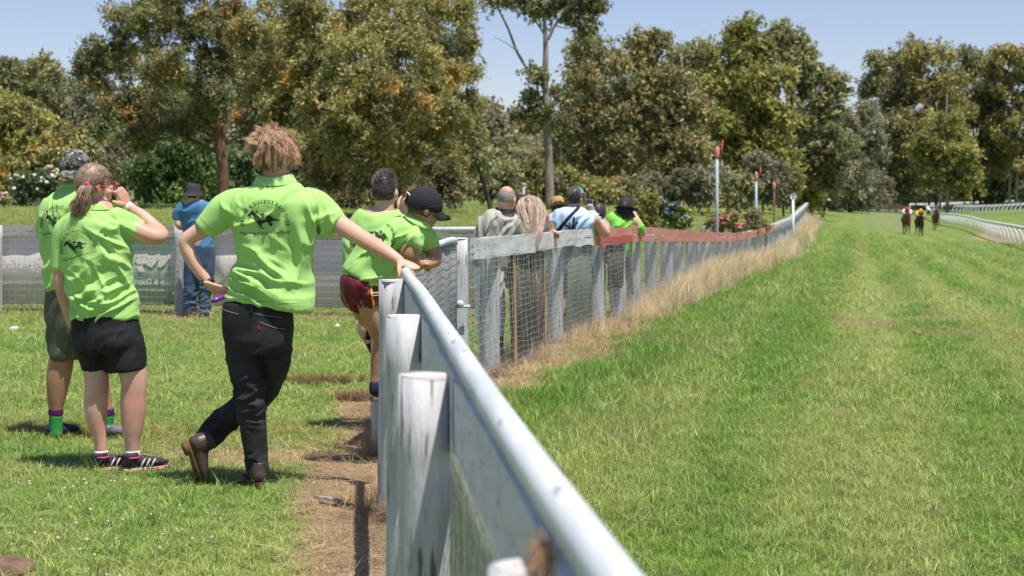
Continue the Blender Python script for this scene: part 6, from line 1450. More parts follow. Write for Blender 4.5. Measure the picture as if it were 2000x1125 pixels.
tree('blue green wattle at the left edge of the right hand trees', [(1700, 215, 18, 16), (1715, 250, 40, 34), (1730, 300, 46, 40), (1700, 350, 50, 36), (1760, 330, 50, 50), (1690, 290, 30, 26), (1720, 380, 80, 28)], 275, 'bluegreen', 'bark_dark', [[(1715, 405, 4), (1716, 250, 2)]], 20000, .6, .3, 251, name='wattle_tree', rc=1.7, limbs=14)
RT = [('leftmost tall gum of the right hand group', [(1715, 118, 28, 18), (1710, 150, 30, 20), (1760, 120, 34, 28), (1730, 180, 50, 36), (1775, 170, 50, 50), (1745, 230, 40, 40), (1790, 100, 20, 16), (1700, 168, 16, 10)], 'mid', 1750, 280),
      ('second tall gum of the right hand group with a broad rounded top', [(1800, 110, 40, 22), (1840, 112, 36, 22), (1820, 150, 60, 46), (1860, 190, 54, 56), (1810, 210, 50, 50), (1785, 250, 60, 60), (1780, 310, 60, 60), (1850, 260, 50, 50), (1835, 320, 44, 40), (1800, 105, 18, 14)], 'gumlit', 1828, 275),
      ('pale lit gum leaning out at the foot of the right hand group', [(1850, 240, 44, 30), (1830, 290, 50, 40), (1870, 300, 44, 44), (1840, 345, 40, 22), (1880, 350, 34, 22)], 'green', 1850, 262),
      ('third gum of the right hand group with a dark crown', [(1890, 118, 36, 22), (1930, 130, 40, 26), (1910, 170, 60, 44), (1890, 230, 50, 50), (1940, 240, 50, 56), (1920, 310, 54, 44)], 'mid', 1915, 285),
      ('far right gum with airy flat topped clumps', [(1955, 105, 30, 16), (1990, 95, 36, 18), (1975, 130, 50, 30), (2030, 110, 50, 30), (1990, 180, 60, 46), (2040, 200, 60, 60), (1980, 250, 54, 50), (2020, 300, 60, 50)], 'gumlit', 1985, 280),
      ('dark bushy tree low in the right hand group', [(1950, 290, 60, 50), (2000, 330, 60, 50), (1900, 340, 60, 40), (1960, 370, 70, 26), (1770, 350, 60, 46)], 'dark', 1950, 292),
      ('gum just outside the right hand edge', [(2080, 120, 60, 40), (2100, 200, 80, 80), (2090, 300, 80, 60)], 'mid', 2090, 280)]
for i, (lb, el, lm, tx, Y) in enumerate(RT):
    tree(lb, el, Y, lm, 'bark_pale' if i % 2 == 0 else 'bark_dark', [[(tx, 405, 3.6), (tx+2, 300, 3), (tx-2, 230, 2.2), (tx, 185, 1.2)], [(tx+1, 300, 2), (tx+16, 250, 1.6), (tx+20, 215, 1)], [(tx-14, 405, 2.4), (tx-12, 280, 2), (tx-22, 200, 1.2)]], 30000 if i != 6 else 12000, .62, .27, 300+i*10, 'right hand gums beyond the running rail', name='gum_tree', rc=1.7, limbs=26, lr=.06)
# far left bank
LT = [('distant rounded gum at the far left skyline', [(30, 150, 40, 26), (60, 160, 40, 30), (0, 190, 60, 50), (50, 200, 50, 50), (20, 135, 16, 10)], 'mid', 40, 125),
      ('distant tall gum left of the big dark gum', [(75, 145, 28, 22), (110, 160, 36, 26), (100, 200, 50, 50), (130, 230, 50, 60), (150, 190, 40, 40), (85, 128, 14, 9)], 'mid', 100, 120),
      ('dull green trees under the big dark gum', [(180, 200, 60, 60), (170, 270, 60, 60), (220, 310, 60, 50), (280, 330, 60, 50), (150, 330, 50, 50), (330, 340, 40, 50)], 'dull', 180, 105),
      ('yellow green leafy tree at the left edge', [(20, 230, 50, 50), (-30, 250, 60, 70), (60, 270, 50, 50), (20, 310, 60, 50), (80, 320, 40, 50), (90, 250, 30, 30)], 'green', 30, 84),
      ('olive bush behind the white flowering shrub', [(20, 350, 40, 40), (70, 350, 40, 40), (110, 300, 34, 50), (-30, 350, 40, 50)], 'gumlit', 60, 76)]
for i, (lb, el, lm, tx, Y) in enumerate(LT):
    tree(lb, el, Y, lm, 'bark_dark', [[(tx, 405, 4), (tx+3, 300, 3), (tx, 200, 2)]], 32000, .27, .12, 400+i*10, name='leafy_tree', rc=.8, limbs=18, lr=.04)
tree('dense bright green round tree below the big dark gum', [(330, 310, 50, 34), (300, 340, 36, 40), (345, 345, 60, 44), (380, 320, 40, 44), (395, 360, 36, 36), (310, 375, 40, 30), (350, 385, 50, 20)], 66, 'oak', 'bark_dark', [[(345, 408, 5), (345, 330, 3)]], 40000, .17, .09, 451, name='leafy_tree', rc=.5, limbs=8)
tree('dark bushy tree behind the forked trunk', [(430, 330, 50, 50), (480, 360, 50, 40), (440, 385, 60, 24), (540, 370, 50, 36), (600, 375, 60, 34), (500, 300, 40, 40)], 70, 'dark', 'bark_dark', [[(470, 408, 4), (470, 330, 2)]], 30000, .2, .10, 461, name='leafy_tree', rc=.7, limbs=6)
tree('brown tinged shrub between the leaning trunk and the lit gum', [(850, 345, 40, 36), (880, 370, 40, 30), (820, 375, 50, 26), (750, 385, 60, 18), (690, 385, 50, 20)], 60, 'brownish', 'bark_dark', [[(860, 408, 4), (860, 350, 2)]], 22000, .15, .06, 471, name='shrub', rc=.45, limbs=6)
tree('leaning tree with a bare dark trunk left of the balding man', [(905, 235, 30, 26), (925, 265, 26, 24), (900, 290, 26, 20), (930, 300, 22, 18), (895, 320, 30, 20)], 66, 'gum', 'bark_dark', [[(962, 408, 5), (950, 375, 4.5), (938, 340, 4), (925, 300, 3), (915, 250, 2)]], 9000, .2, .08, 481, name='gum_tree', rc=.6, limbs=10)
# understorey along the back of the lawn
US = [(960, 340, 50, 44, 90, 'mid'), (1010, 345, 46, 46, 95, 'gumlit'), (1050, 360, 40, 36, 98, 'dull'), (1110, 365, 44, 34, 100, 'green'), (1160, 375, 40, 26, 92, 'gumlit'), (1215, 370, 44, 30, 96, 'brownish'), (1265, 368, 40, 32, 98, 'dull'),
      (1345, 362, 50, 34, 86, 'dull'), (1400, 350, 46, 46, 92, 'dull'), (1440, 372, 40, 28, 88, 'mid'), (1490, 345, 44, 50, 98, 'dull'), (1530, 360, 40, 38, 104, 'green'), (1575, 350, 34, 46, 145, 'green'), (1610, 368, 44, 38, 245, 'dull'), (1652, 366, 46, 40, 262, 'bluegreen'), (1696, 368, 46, 38, 270, 'dull')]
for i, (x, y, rx, ry, Y, lm) in enumerate(US):
    where = ['behind the balding man', 'behind the blonde woman', 'right beside the slender trunk', 'just right of the slender trunk', 'above the pale blue tee', 'above the black hat', 'left of the garden bed', 'left of the tallest pole', 'behind the tallest pole', 'between the two taller poles', 'behind the middle pole', 'behind the thin brown pole', 'beside the numeral disc', 'right of the fence end', 'in the middle of the far track edge', 'left of the galloping horses'][i]
    tree(('sage green', 'olive', 'pale green', 'leafy')[i % 4]+' bush '+where, [(x-rx*.4, y, rx*.7, ry*.9), (x+rx*.4, y+4, rx*.7, ry*.8), (x, y-ry*.3, rx*.6, ry*.6), (x, y+ry*.5, rx, ry*.5)], Y, lm, 'bark_dark', [[(x, 408, 2.5), (x, y, 1.5)]], 9000, .26 if Y < 110 else .5, .11 if Y < 110 else .22, 500+i*7, 'bushes along the far edge of the lawn', name='shrub', rc=.62 if Y < 110 else 1.0, limbs=5)

# wooded hill and the rear forest: copies of three far trees
hx = np.linspace(-420, 420, 90); hy = np.linspace(330, 700, 34); HXg, HYg = np.meshgrid(hx, hy)
hz = 34*sstep(330, 640, HYg)*np.exp(-((HXg+10)/240)**2)+2+3*fbm(np.c_[HXg.ravel(), HYg.ravel()], .015, 77).reshape(HXg.shape)
I2 = np.arange(hz.size).reshape(hz.shape)
M['forestfloor'] = mat('forest_floor_and_dry_grass', (.20, .17, .09), (.09, .10, .05), .05, .95)
kind(mk('hill', np.c_[HXg.ravel(), HYg.ravel(), hz.ravel()-1.5], np.stack([I2[:-1, :-1], I2[:-1, 1:], I2[1:, 1:], I2[1:, :-1]], -1).reshape(-1, 4), M['forestfloor']), 'structure', 'low wooded hill behind the grounds')
def proto(seed, lm, H, W_):
    rg = np.random.default_rng(seed); C = []; R_ = []
    for _ in range(70):
        v = rg.normal(size=3); v /= np.linalg.norm(v); f = rg.uniform(.3, 1)**.6
        C.append(np.array([v[0]*W_*f, v[1]*W_*f, H*.60+v[2]*H*.36*f])); R_.append(rg.uniform(.9, 2.0)*W_/6)
    V, F = leaves(np.array(C), np.array(R_), 13000, .85, .40, seed); q = MB(); q.tube([[0, 0, -1], [.2, 0, H*.3], [0, .2, H*.7]], [.35, .28, .12], 7)
    for k in range(6): c = C[k*7]; q.tube([[.1, .1, H*.35], c], [.15, .05], 5)
    r = bpy.data.objects.new('forest_tree', None); cr_ = mk('crown', V, F, L[lm], None, False, False); tk = q; 
    me = bpy.data.meshes.new('trunk'); me.from_pydata([tuple(v) for v in np.concatenate(q.V).tolist()], [], q.F); me.materials.append(M['bark_pale']); me.update()
    tk = bpy.data.objects.new('trunk', me); return cr_, tk
PR = [proto(901, 'mid', 17, 6), proto(902, 'dull', 15, 6.5), proto(903, 'gumlit', 18, 5.5), proto(904, 'dark', 14, 6.5)]
def put(i, x, y, z, s, rz, lb, grp):
    r = bpy.data.objects.new('forest_tree', None); COL.objects.link(r); r.location = (x, y, z); r.rotation_euler = (0, 0, rz); r.scale = (s, s, s); r['label'] = lb; r['category'] = 'tree'; r['group'] = grp
    for o_ in PR[i]:
        c = o_.copy(); COL.objects.link(c); c.parent = r
rg = np.random.default_rng(55)
# the valley seen in the middle
for i, (px, Y, s) in enumerate([(935, 300, .95), (965, 330, 1.05), (1000, 300, .85), (1030, 340, 1.15), (1060, 310, .9), (1095, 330, 1.0), (1125, 300, 1.1), (950, 240, .75), (985, 250, .85), (1020, 235, .7), (1055, 250, .8), (1100, 240, .85), (905, 260, .9), (1005, 400, 1.2), (1045, 420, 1.2), (1090, 400, 1.2), (960, 400, 1.2), (920, 380, 1.3), (1130, 380, 1.3)]):
    x = (px-1000)*Y/FX; z = tz(x, Y) if Y < 330 else float(34*sstep(330, 640, np.array(Y))*np.exp(-((x+10)/240)**2))+1.5
    put(i % 3, x, Y, z-1, s*.74, i*1.3, 'far eucalypt on the wooded rise seen through the central gap', 'far trees in the central gap')
# row closing the background behind everything else
for i in range(64):
    px = -900+i*62+rg.uniform(-15, 15)
    if 915 < px < 1140: continue
    Y = 150+rg.uniform(-12, 18) if px < 900 else (175+rg.uniform(-8, 14) if px < 1600 else 335+rg.uniform(-10, 20))
    x = (px-1000)*Y/FX; s = rg.uniform(.62, .78)*(1.0 if Y < 200 else 1.25)
    if 1630 < px < 1700: s *= .8
    put(int(rg.integers(0, 4)), x, Y, tz(x, Y)-.5, s, rg.uniform(0, 6), 'background eucalypt in the dense belt closing the view behind the nearer trees', 'background belt of eucalypts')
for i in range(26):
    px = 1600+i*26; Y = 322+rg.uniform(-8, 8); x = (px-1000)*Y/FX
    put(3 if i % 2 else 1, x, Y, tz(x, Y)-2.5, rg.uniform(.45, .6), rg.uniform(0, 6), 'background eucalypt in the dense belt closing the view behind the nearer trees', 'background belt of eucalypts')

# ------------------------------------------------------------------ garden beds
def flowers(parent, C, R_, n, r, m_, seed, front=True):
    rg = np.random.default_rng(seed); q = MB()
    for _ in range(n):
        i = rg.integers(len(C)); v = rg.normal(size=3); v /= np.linalg.norm(v)
        if front: v[1] = -abs(v[1]); v[2] = abs(v[2])*.9
        rr = r*rg.uniform(.6, 1.3); q.add(*ball(C[i]+v*R_[i]*1.02, (rr, rr, rr*.8), 7, 5))
    return q.build('flowers', m_, parent)
M['fl_white'] = mat('white_blossom', (.80, .80, .72), (.68, .70, .60), 20, .8); M['fl_blue'] = mat('lilac_blue_blossom', (.20, .24, .55), (.32, .36, .62), 20, .8); M['fl_pink'] = mat('salmon_pink_blossom', (.72, .18, .15), (.75, .33, .27), 20, .8)
M['fl_hot'] = mat('hot_pink_blossom', (.75, .06, .16), rough=.8); M['fl_cream'] = mat('cream_pink_blossom', (.62, .48, .34), (.5, .4, .26), 20, .8); M['fl_soft'] = mat('soft_pink_blossom', (.75, .45, .45), rough=.8); M['fl_yel'] = mat('yellow_leaf_tips', (.50, .50, .08), rough=.8)
def bush(label, el, Y, lm, n, ln, wd, seed, rc, fl=(), group=None):
    t = tree(label, el, Y, lm, 'bark_dark', [[(el[0][0], 440 if Y < 60 else 408, 3), (el[0][0], el[0][1], 2)]], n, ln, wd, seed, group, 'flowering_shrub', 1.0, rc, 5, .01)
    C, R_ = crown_clumps(el, None, Y, seed, 1.0, rc)
    for k, (m_, nf_, r) in enumerate(fl): flowers(t, C, R_, nf_, r, M[m_], seed+50+k)
    return t
bush('dark shrub covered in round white blossoms at the left edge', [(60, 365, 40, 28), (40, 370, 26, 24), (85, 368, 26, 26), (62, 392, 34, 14)], 60, 'dark', 9000, .12, .06, 601, .32, [('fl_white', 95, .062)])
bush('cream flowering shrub beside the white blossoms', [(100, 350, 26, 28), (95, 375, 22, 18)], 66, 'dull', 6000, .12, .06, 611, .32, [('fl_cream', 60, .07)])
bush('small pink flowering plant at the left edge', [(8, 392, 12, 8), (-4, 388, 14, 10)], 58, 'mid', 1800, .10, .05, 621, .2, [('fl_soft', 16, .06)])
bush('tall leafy bush left of the blue flowering shrub', [(1262, 400, 12, 22), (1250, 415, 12, 20), (1272, 395, 10, 16), (1262, 425, 18, 16)], 30.5, 'green', 7000, .06, .022, 631, .13, [('fl_yel', 40, .012)])
bush('round shrub with lilac blue flowers behind the red fence', [(1295, 412, 26, 22), (1312, 408, 18, 18), (1285, 425, 24, 20), (1320, 425, 20, 18)], 31, 'oak', 11000, .06, .035, 641, .14, [('fl_blue', 75, .032)])
bush('yellow tipped shrub at the right of the lilac blue flowers', [(1332, 420, 14, 16), (1338, 432, 14, 12), (1325, 436, 18, 10)], 31, 'gumlit', 4500, .05, .025, 651, .12, [('fl_yel', 60, .02)])
bush('rose bush with salmon pink blooms beside the tallest pole', [(1412, 425, 18, 16), (1398, 438, 16, 12), (1428, 430, 16, 14), (1440, 440, 14, 12)], 39, 'brownish', 7000, .065, .035, 661, .16, [('fl_pink', 60, .03), ('fl_hot', 6, .05)])
bush('low rose bush beside the middle pole', [(1470, 425, 18, 14), (1462, 440, 18, 12)], 46, 'mid', 4500, .07, .035, 671, .18, [('fl_pink', 16, .03)])
bush('dull brownish shrub right of the middle pole', [(1495, 440, 14, 9), (1485, 448, 16, 8)], 49, 'brownish', 3500, .07, .035, 681, .18)
# stones in the bed, grey rock on the lawn, small post
M['stone'] = mat('pale_garden_stone', (.40, .33, .28), (.26, .22, .19), 5, .9, .01, 12)
for i, (px, Y, r) in enumerate([(1345, 33, .16), (1362, 35, .20), (1378, 36, .14), (1448, 42, .16)]):
    c = gp(px, Y); V, F = ball(c+[0, 0, r*.3], (r*1.2, r, r*.7), 14, 10); V = V+.25*r*fbm(V, 3/r*.4, i)[:, None]; tag(mk('garden_stone', V, F, M['stone']), ['pale stone beside the yellow tipped shrub', 'largest pale stone left of the rose bush', 'stone against the foot of the tallest pole', 'pale stone between the two rose bushes'][i], 'stone', 'stones edging the garden bed')
c = gp(1384, 64); V, F = ball(c+[0, 0, .12], (.36, .3, .28), 16, 10); V = V+.06*fbm(V, 4, 5)[:, None]; tag(mk('rock', V, F, M['stone']), 'grey rock on the lawn left of the tallest pole', 'rock')
p = at(1023, 362, 70); q = MB(); q.tube([[p[0], 70, tz(p[0], 70)-.2], [p[0], 70, p[2]]], .05, 8); q.box((p[0], 70, p[2]+.03), (.2, .1, .12)); tag(q.build('post', M['polegrey'], None), 'thin grey post with a small box on top above the blonde woman', 'post'); bpy.data.objects['post'] if 0 else None
# ------------------------------------------------------------------ grass, straw, clover (instanced stuff)
def grassmat():
    m, t, p, o = nodes('grass_blades'); a = N(t, 'ShaderNodeAttribute', attribute_name='tint'); a.attribute_type = 'INSTANCER'
    g = N(t, 'ShaderNodeNewGeometry'); mr = N(t, 'ShaderNodeMapRange'); mr.inputs[3].default_value = .72; mr.inputs[4].default_value = 1.4; t.links.new(g.outputs['Random Per Island'], mr.inputs[0])
    hv = N(t, 'ShaderNodeHueSaturation'); t.links.new(a.outputs['Color'], hv.inputs['Color']); t.links.new(mr.outputs[0], hv.inputs['Value'])
    t.links.new(hv.outputs[0], p.inputs['Base Color']); p.inputs['Roughness'].default_value = .45; p.inputs['Specular IOR Level'].default_value = .4
    tr = N(t, 'ShaderNodeBsdfTranslucent'); t.links.new(hv.outputs[0], tr.inputs[0]); ms = N(t, 'ShaderNodeMixShader'); ms.inputs[0].default_value = .35
    t.links.new(p.outputs[0], ms.inputs[1]); t.links.new(tr.outputs[0], ms.inputs[2]); t.links.new(ms.outputs[0], o.inputs[0]); return m
GM = grassmat()
def tuft(seed, nb, h, w, spread, lean, segs=3):
    rg = np.random.default_rng(seed); V = []; F = []
    for k in range(nb):
        b = np.array([rg.normal()*spread, rg.normal()*spread, 0]); a = rg.uniform(0, 2*math.pi); d = np.array([math.cos(a), math.sin(a), 0]); s = np.array([-d[1], d[0], 0]); hh = h*rg.uniform(.45, 1.25); ln = lean*rg.uniform(.3, 1.6)
        n0 = len(V)
        for j in range(segs):
            u = j/segs; c = b+d*hh*ln*u*u*1.2+np.array([0, 0, hh*u*(1-.25*ln*u)]); q = w*(1-u*.55); V += [c-s*q, c+s*q]
        V.append(b+d*hh*ln*1.2+np.array([0, 0, hh*(1-.25*ln)]))
        for j in range(segs-1): F.append([n0+2*j, n0+2*j+1, n0+2*j+3, n0+2*j+2])
        F.append([n0+2*segs-2, n0+2*segs-1, n0+2*segs])
    me = bpy.data.meshes.new('tuft'); me.from_pydata([tuple(v) for v in V], [], F); me.materials.append(GM); me.update()
    return bpy.data.objects.new('tuft', me)
def scatter(name, label, P_, rotz, scale, tint, protos, tilt=.12, seed=0):
    me = bpy.data.meshes.new(name); me.vertices.add(len(P_)); me.vertices.foreach_set('co', P_.astype(np.float32).ravel()); me.update()
    def at_(n, ty, arr):
        a = me.attributes.new(n, ty, 'POINT'); a.data.foreach_set('vector' if ty == 'FLOAT_VECTOR' else 'color' if ty == 'FLOAT_COLOR' else 'value', arr.astype(np.float32 if ty != 'INT' else np.int32).ravel())
    rg = np.random.default_rng(seed); n = len(P_)
    at_('rot', 'FLOAT_VECTOR', np.c_[rg.normal(size=(n, 2))*tilt, rotz]); at_('scl', 'FLOAT_VECTOR', scale); at_('tint', 'FLOAT_COLOR', np.c_[tint, np.ones(n)]); at_('idx', 'INT', rg.integers(0, len(protos), n))
    o = bpy.data.objects.new(name, me); COL.objects.link(o)
    ng = bpy.data.node_groups.new(name, 'GeometryNodeTree'); ng.interface.new_socket('Geometry', in_out='INPUT', socket_type='NodeSocketGeometry'); ng.interface.new_socket('Geometry', in_out='OUTPUT', socket_type='NodeSocketGeometry')
    gi = ng.nodes.new('NodeGroupInput'); go = ng.nodes.new('NodeGroupOutput'); mp = ng.nodes.new('GeometryNodeMeshToPoints'); ip = ng.nodes.new('GeometryNodeInstanceOnPoints'); g2i = ng.nodes.new('GeometryNodeGeometryToInstance')
    ng.links.new(gi.outputs[0], mp.inputs[0]); ng.links.new(mp.outputs[0], ip.inputs['Points'])
    for pr in protos[::-1]:
        oi = ng.nodes.new('GeometryNodeObjectInfo'); oi.inputs['Object'].default_value = pr; oi.inputs['As Instance'].default_value = True; ng.links.new(oi.outputs['Geometry'], g2i.inputs[0]) if len(protos) == 1 else None
        if len(protos) > 1:
            if 'jn_' not in ng: ng['jn_'] = 1; jn_ = ng.nodes.new('GeometryNodeJoinGeometry')
            ng.links.new(oi.outputs['Geometry'], jn_.inputs[0])
    ng.links.new((jn_.outputs[0] if len(protos) > 1 else oi.outputs['Geometry']), ip.inputs['Instance'])
    ip.inputs['Pick Instance'].default_value = len(protos) > 1
    for nm, ty, so_, os_ in (('rot', 'FLOAT_VECTOR', 'Rotation', 'Attribute'), ('scl', 'FLOAT_VECTOR', 'Scale', 'Attribute'), ('idx', 'INT', 'Instance Index', 'Attribute')):
        na = ng.nodes.new('GeometryNodeInputNamedAttribute'); na.data_type = ty; na.inputs['Name'].default_value = nm; out = [s for s in na.outputs if s.enabled and s.name == 'Attribute'][0]
        if nm == 'rot':
            e2 = ng.nodes.new('FunctionNodeEulerToRotation'); ng.links.new(out, e2.inputs[0]); out = e2.outputs[0]
        ng.links.new(out, ip.inputs[so_])
    ng.links.new(ip.outputs[0], go.inputs[0])
    md = o.modifiers.new('scatter', 'NODES'); md.node_group = ng; kind(o, 'stuff', label); return o

def spots(n, y0, y1, seed, u0=-.36, u1=.36):
    rg = np.random.default_rng(seed); Y = np.sqrt(rg.uniform(y0*y0, y1*y1, n)); X = rg.uniform(u0, u1, n)*Y; return X, Y, rg
def zof(X, Y):
    P2 = np.c_[X, Y]; return terr(X, Y)+.012*fbm(P2, 2.2, 61)*sstep(2, 5, Y)
PG = [tuft(1000+i, 13, .048, .0019, .022, .55) for i in range(3)]+[tuft(1010, 9, .062, .0022, .018, .9), tuft(1011, 16, .034, .0016, .026, .4), tuft(1012, 11, .045, .0020, .03, 1.3)]
PC = [tuft(1100+i, 10, .085, .0030, .022, .5) for i in range(3)]
XX = []; 
for (y0, y1, n, sc_, sd, u) in ((5.4, 12, 66000, .78, 1, .36), (12, 26, 90000, 1.15, 2, .34), (26, 60, 80000, 2.2, 3, .33), (60, 110, 40000, 4.2, 4, .32)):
    X, Y, rg = spots(n, y0, y1, sd, -u, u); C, h, d, sw = fields(X, Y); k = rg.random(n) < d*np.clip(.75+.5*fbm(np.c_[X, Y], 3.0, 15), .3, 1)+.05
    X, Y, C, h = X[k], Y[k], C[k], h[k]; XX.append((X, Y, C, h*(1 if sc_ < 2 else .9), np.full(len(X), sc_), rg.uniform(0, 6.28, len(X))))
X, Y, C, h, S_c, rz = [np.concatenate(a) for a in zip(*XX)]
rg = np.random.default_rng(77); hue = rg.normal(size=len(X)); C = C*np.clip(1+.16*hue, .6, 1.5)[:, None]; dry = rg.random(len(X)) < .10; C[dry] = C[dry]*.4+np.array([.36, .31, .14])*.6
pale = rg.random(len(X)) < .05; C[pale] = C[pale]*.4+np.array([.42, .50, .22])*.6
sc3 = S_c*np.clip(rg.normal(1, .32, len(X)), .45, 2.0); hz_ = np.minimum(h, 1.9)
scatter('lawn_grass', 'short mown grass covering the lawn and the race track', np.c_[X, Y, zof(X, Y)-.004], rz, np.c_[sc3, sc3, sc3*hz_/np.sqrt(S_c)**.5], C*1.15, PG, .15, 5)
# coarser green tufts along the track edge and at the edge of the straw
X, Y, rg = spots(26000, 6, 40, 21, -.3, .3); d = X-fx(Y); pr = np.exp(-((d-1.2)/.5)**2)*sstep(10, 12.5, Y)*.8+np.where((d < 0) & (Y < 11), np.exp(-((-d-1.15-.2*vn(np.c_[X, Y], 1.3, 2))/.22)**2)*.75, 0)+.05*(fbm(np.c_[X, Y], 1.1, 18) > .25)
k = rg.random(len(X)) < pr; X, Y = X[k], Y[k]; n = len(X); C, h, dd, sw = fields(X, Y); C = C*.5+np.array([.12, .27, .04])*.5; C *= rg.uniform(.7, 1.4, n)[:, None]; s = rg.uniform(.7, 1.3, n)*np.where(Y > 20, 1.5, 1)
scatter('coarse_grass', 'coarser bright green grass tufts along the edge of the track', np.c_[X, Y, zof(X, Y)-.005], rg.uniform(0, 6.28, n), np.c_[s, s, s], C, PC, .15, 6)
# dry straw litter lying on the bare ground
PSt = [tuft(1200+i, 9, .055, .0011, .03, 2.6, 2) for i in range(4)]
X, Y, rg = spots(60000, 5.3, 34, 31, -.2, .25); C, h, d, sw = fields(X, Y); k = rg.random(len(X)) < np.clip(sw*1.2, 0, 1)*np.where(Y > 14, .6, 1); X, Y = X[k], Y[k]; n = len(X); s = rg.uniform(.6, 1.4, n)*np.where(Y > 14, 1.6, 1)
C = np.array([.50, .36, .22])*rg.uniform(.45, 1.35, n)[:, None]; scatter('straw_litter', 'dry straw litter lying on the bare ground beside the fences', np.c_[X, Y, zof(X, Y)+.01], rg.uniform(0, 6.28, n), np.c_[s, s, s*.55], C, PSt, .3, 7)
# long dry grass along the race fence
PD = [tuft(1300+i, 22, .46, .0022, .045, .42, 4) for i in range(5)]
rg = np.random.default_rng(41); Y = np.r_[rg.uniform(17.5, 50, 2900), rg.uniform(50, 96, 2300), rg.uniform(12.5, 20, 420)]; wdt = np.interp(Y, [12, 18, 24, 34, 50, 95], [.18, .25, .5, .8, 1.0, 1.6]); X = fx(Y)+np.r_[rg.normal(.06, .14, 2900), rg.normal(.10, .22, 2300), rg.normal(.05, .12, 420)]
k = (rg.random(len(X)) < np.where(Y > 21, .9, .4)*np.clip(.75+.9*vn(np.c_[X, Y], .9, 33), .15, 1)); X, Y = X[k], Y[k]; n = len(X); s = np.interp(Y, [12, 19, 23, 28, 40, 95], [.35, .5, .8, 1.1, 1.2, 1.5])*rg.uniform(.6, 1.2, n)*np.exp(-np.clip(np.abs(X-fx(Y))-.3, 0, 9)*.45)
C = np.array([.78, .62, .40])*rg.uniform(.6, 1.3, n)[:, None]; gn = rg.random(n) < .12; C[gn] = np.array([.22, .26, .07]); scatter('long_dry_grass', 'long straw coloured dry grass standing along the race fence', np.c_[X, Y, zof(X, Y)-.02], rg.uniform(0, 6.28, n), np.c_[s, s, s], C, PD, .12, 8)
# dry tussocks at near post feet
PT = [tuft(1400+i, 60, .17, .0013, .035, .9, 3) for i in range(3)]
pp = []; rg = np.random.default_rng(43)
for px, Y in ((768, 7.95), (746, 9.86), (791, 5.75)):
    x = (px-1000)*Y/FX
    for _ in range(16): pp.append([x+rg.normal()*.06, Y+rg.normal()*.07, 0])
for Yp in (14.25, 15.7, 17.6, 18.65, 19.5, 20.7):
    a_ = fpt(Yp, 0)
    for _ in range(10): pp.append([a_[0]+rg.normal()*.10, a_[1]+rg.normal()*.15, 0])
for _ in range(46): a_ = rg.normal(size=2)*[.09, .10]; pp.append([-1.12+a_[0], 12.6+a_[1], .0])
for _ in range(70): a_ = rg.normal(size=2)*[.16, .13]; pp.append([-1.52+a_[0], 13.8+a_[1], .0])
pp = np.array(pp); n = len(pp); pp[:, 2] = zof(pp[:, 0], pp[:, 1]); s = rg.uniform(.6, 1.15, n); s[-116:] *= .55
C = np.array([.44, .32, .19])*rg.uniform(.5, 1.3, n)[:, None]; C[-116:] = np.array([.24, .14, .07])*rg.uniform(.6, 1.3, 116)[:, None]
scatter('dry_tussocks', 'dead grass tussocks heaped at the feet of the fence posts', pp, rg.uniform(0, 6.28, n), np.c_[s, s, s], C, PT, .25, 9)
# clippings on the track
X, Y, rg = spots(700, 6.5, 40, 61, -.02, .32); k = X > fx(Y)+.8; X, Y = X[k], Y[k]; n = len(X); s = rg.uniform(.15, .6, n)*np.sqrt(Y/8); C = np.array([.42, .31, .17])*rg.uniform(.7, 1.2, n)[:, None]
scatter('grass_clippings', 'small clumps of dry clippings scattered over the track', np.c_[X, Y, zof(X, Y)+.02], rg.uniform(0, 6.28, n), np.c_[s, s, s*.35], C, PT, .3, 10)
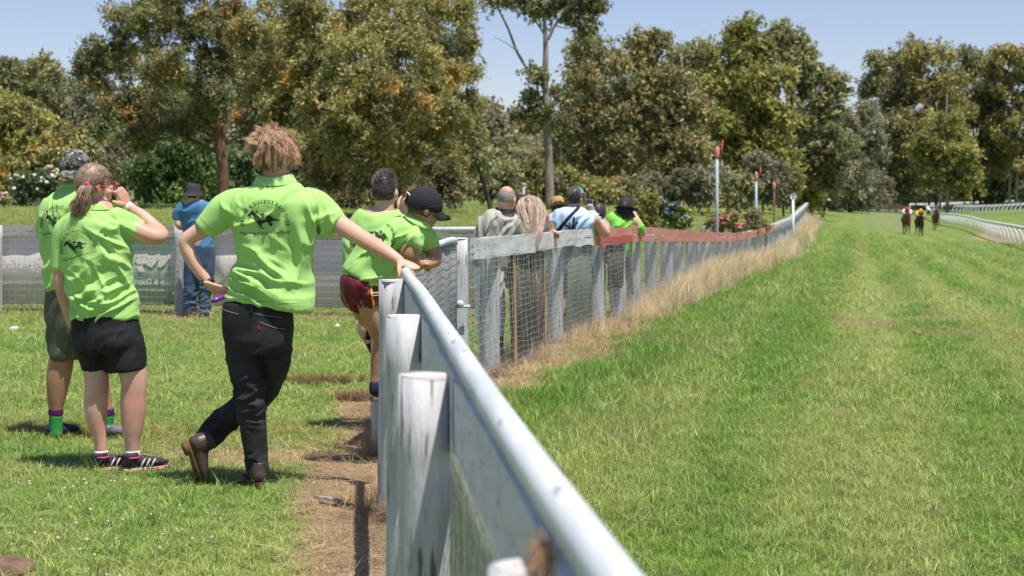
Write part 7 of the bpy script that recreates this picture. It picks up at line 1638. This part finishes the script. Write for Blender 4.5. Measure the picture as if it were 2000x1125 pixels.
# clover heads
me_V, me_F = [], []
V, F = ball((0, 0, .055), (.0085, .0085, .0085), 7, 5); q = MB(); q.add(V, F); q.tube([[0, 0, 0], [0, 0, .05]], .0012, 4)
cl = bpy.data.meshes.new('clover'); cl.from_pydata([tuple(v) for v in np.concatenate(q.V).tolist()], [], q.F); cl.materials.append(mat('clover_head', (.66, .56, .48), (.5, .42, .36), 90, .9)); cl.update(); clo = bpy.data.objects.new('clover', cl)
X, Y, rg = spots(520, 5.6, 10.5, 71, -.33, -.06); pr = sstep(-.1, .5, fbm(np.c_[X, Y], 1.2, 88))*(Y < 9.3)+.05; k = (rg.random(len(X)) < pr) & (X < fx(Y)-.75); X, Y = X[k], Y[k]; n = len(X); s = rg.uniform(.45, .95, n)
scatter('clover_flowers', 'small pale clover heads dotted through the near lawn', np.c_[X, Y, zof(X, Y)], rg.uniform(0, 6.28, n), np.c_[s, s, s*.9], np.ones((n, 3)), [clo], .2, 11)

# ------------------------------------------------------------------ small loose things
q = MB(); c = at(641, 984, 8.25); c[2] = .03; R_ = frame((.8, -.62, -.04)).T; q.box(c, (.03, .17, .012), R_, .9); tag(q.build('wood_scrap', M['grey'], None, False), 'broken grey strip of wood lying on the straw by the fence', 'wood scrap')
q = MB(); c = gp(27, 19.2, .03); q.add(*ball(c, (.05, .04, .03), 8, 6)); v = np.concatenate(q.V); v = v+.02*fbm(v, 30, 3)[:, None]; q.V = [v]; tag(q.build('paper_litter', M['white'], None, False), 'scrap of white paper on the lawn at far left', 'litter')
q = MB(); c = gp(659, 19.6, .03); q.add(*ball(c, (.03, .03, .03), 8, 6)); tag(q.build('plastic_litter', M['white'], None, False), 'tiny white scrap on the dry strip below the grey banner', 'litter')
c = np.array([-1.99, 6.72, .0]); V, F = ball(c, (.16, .13, .055), 20, 12); V = V+.02*fbm(V, 14, 3)[:, None]; tag(mk('dirt_mound', V, F, mat('brown_dirt', (.20, .12, .08), (.12, .07, .045), 20, .95, .006, 40)), 'small mound of brown dirt in the bottom left corner', 'dirt')
# straw caught on the near board
rg = np.random.default_rng(91); q = MB(); c = np.array([.22-.0866*1.86-.022, 1.86, 1.055])
for _ in range(130): a_ = c+rg.normal(size=3)*[.006, .035, .006]; d_ = rg.normal(size=3)*[.010, .03, .018]-[.006, 0, .016]; q.tube([a_, a_+d_*.5+rg.normal(size=3)*.004, a_+d_], .0006, 3)
tag(q.build('caught_straw', M['stake'], None), 'wisp of dry straw caught on the near white board', 'straw wisp')
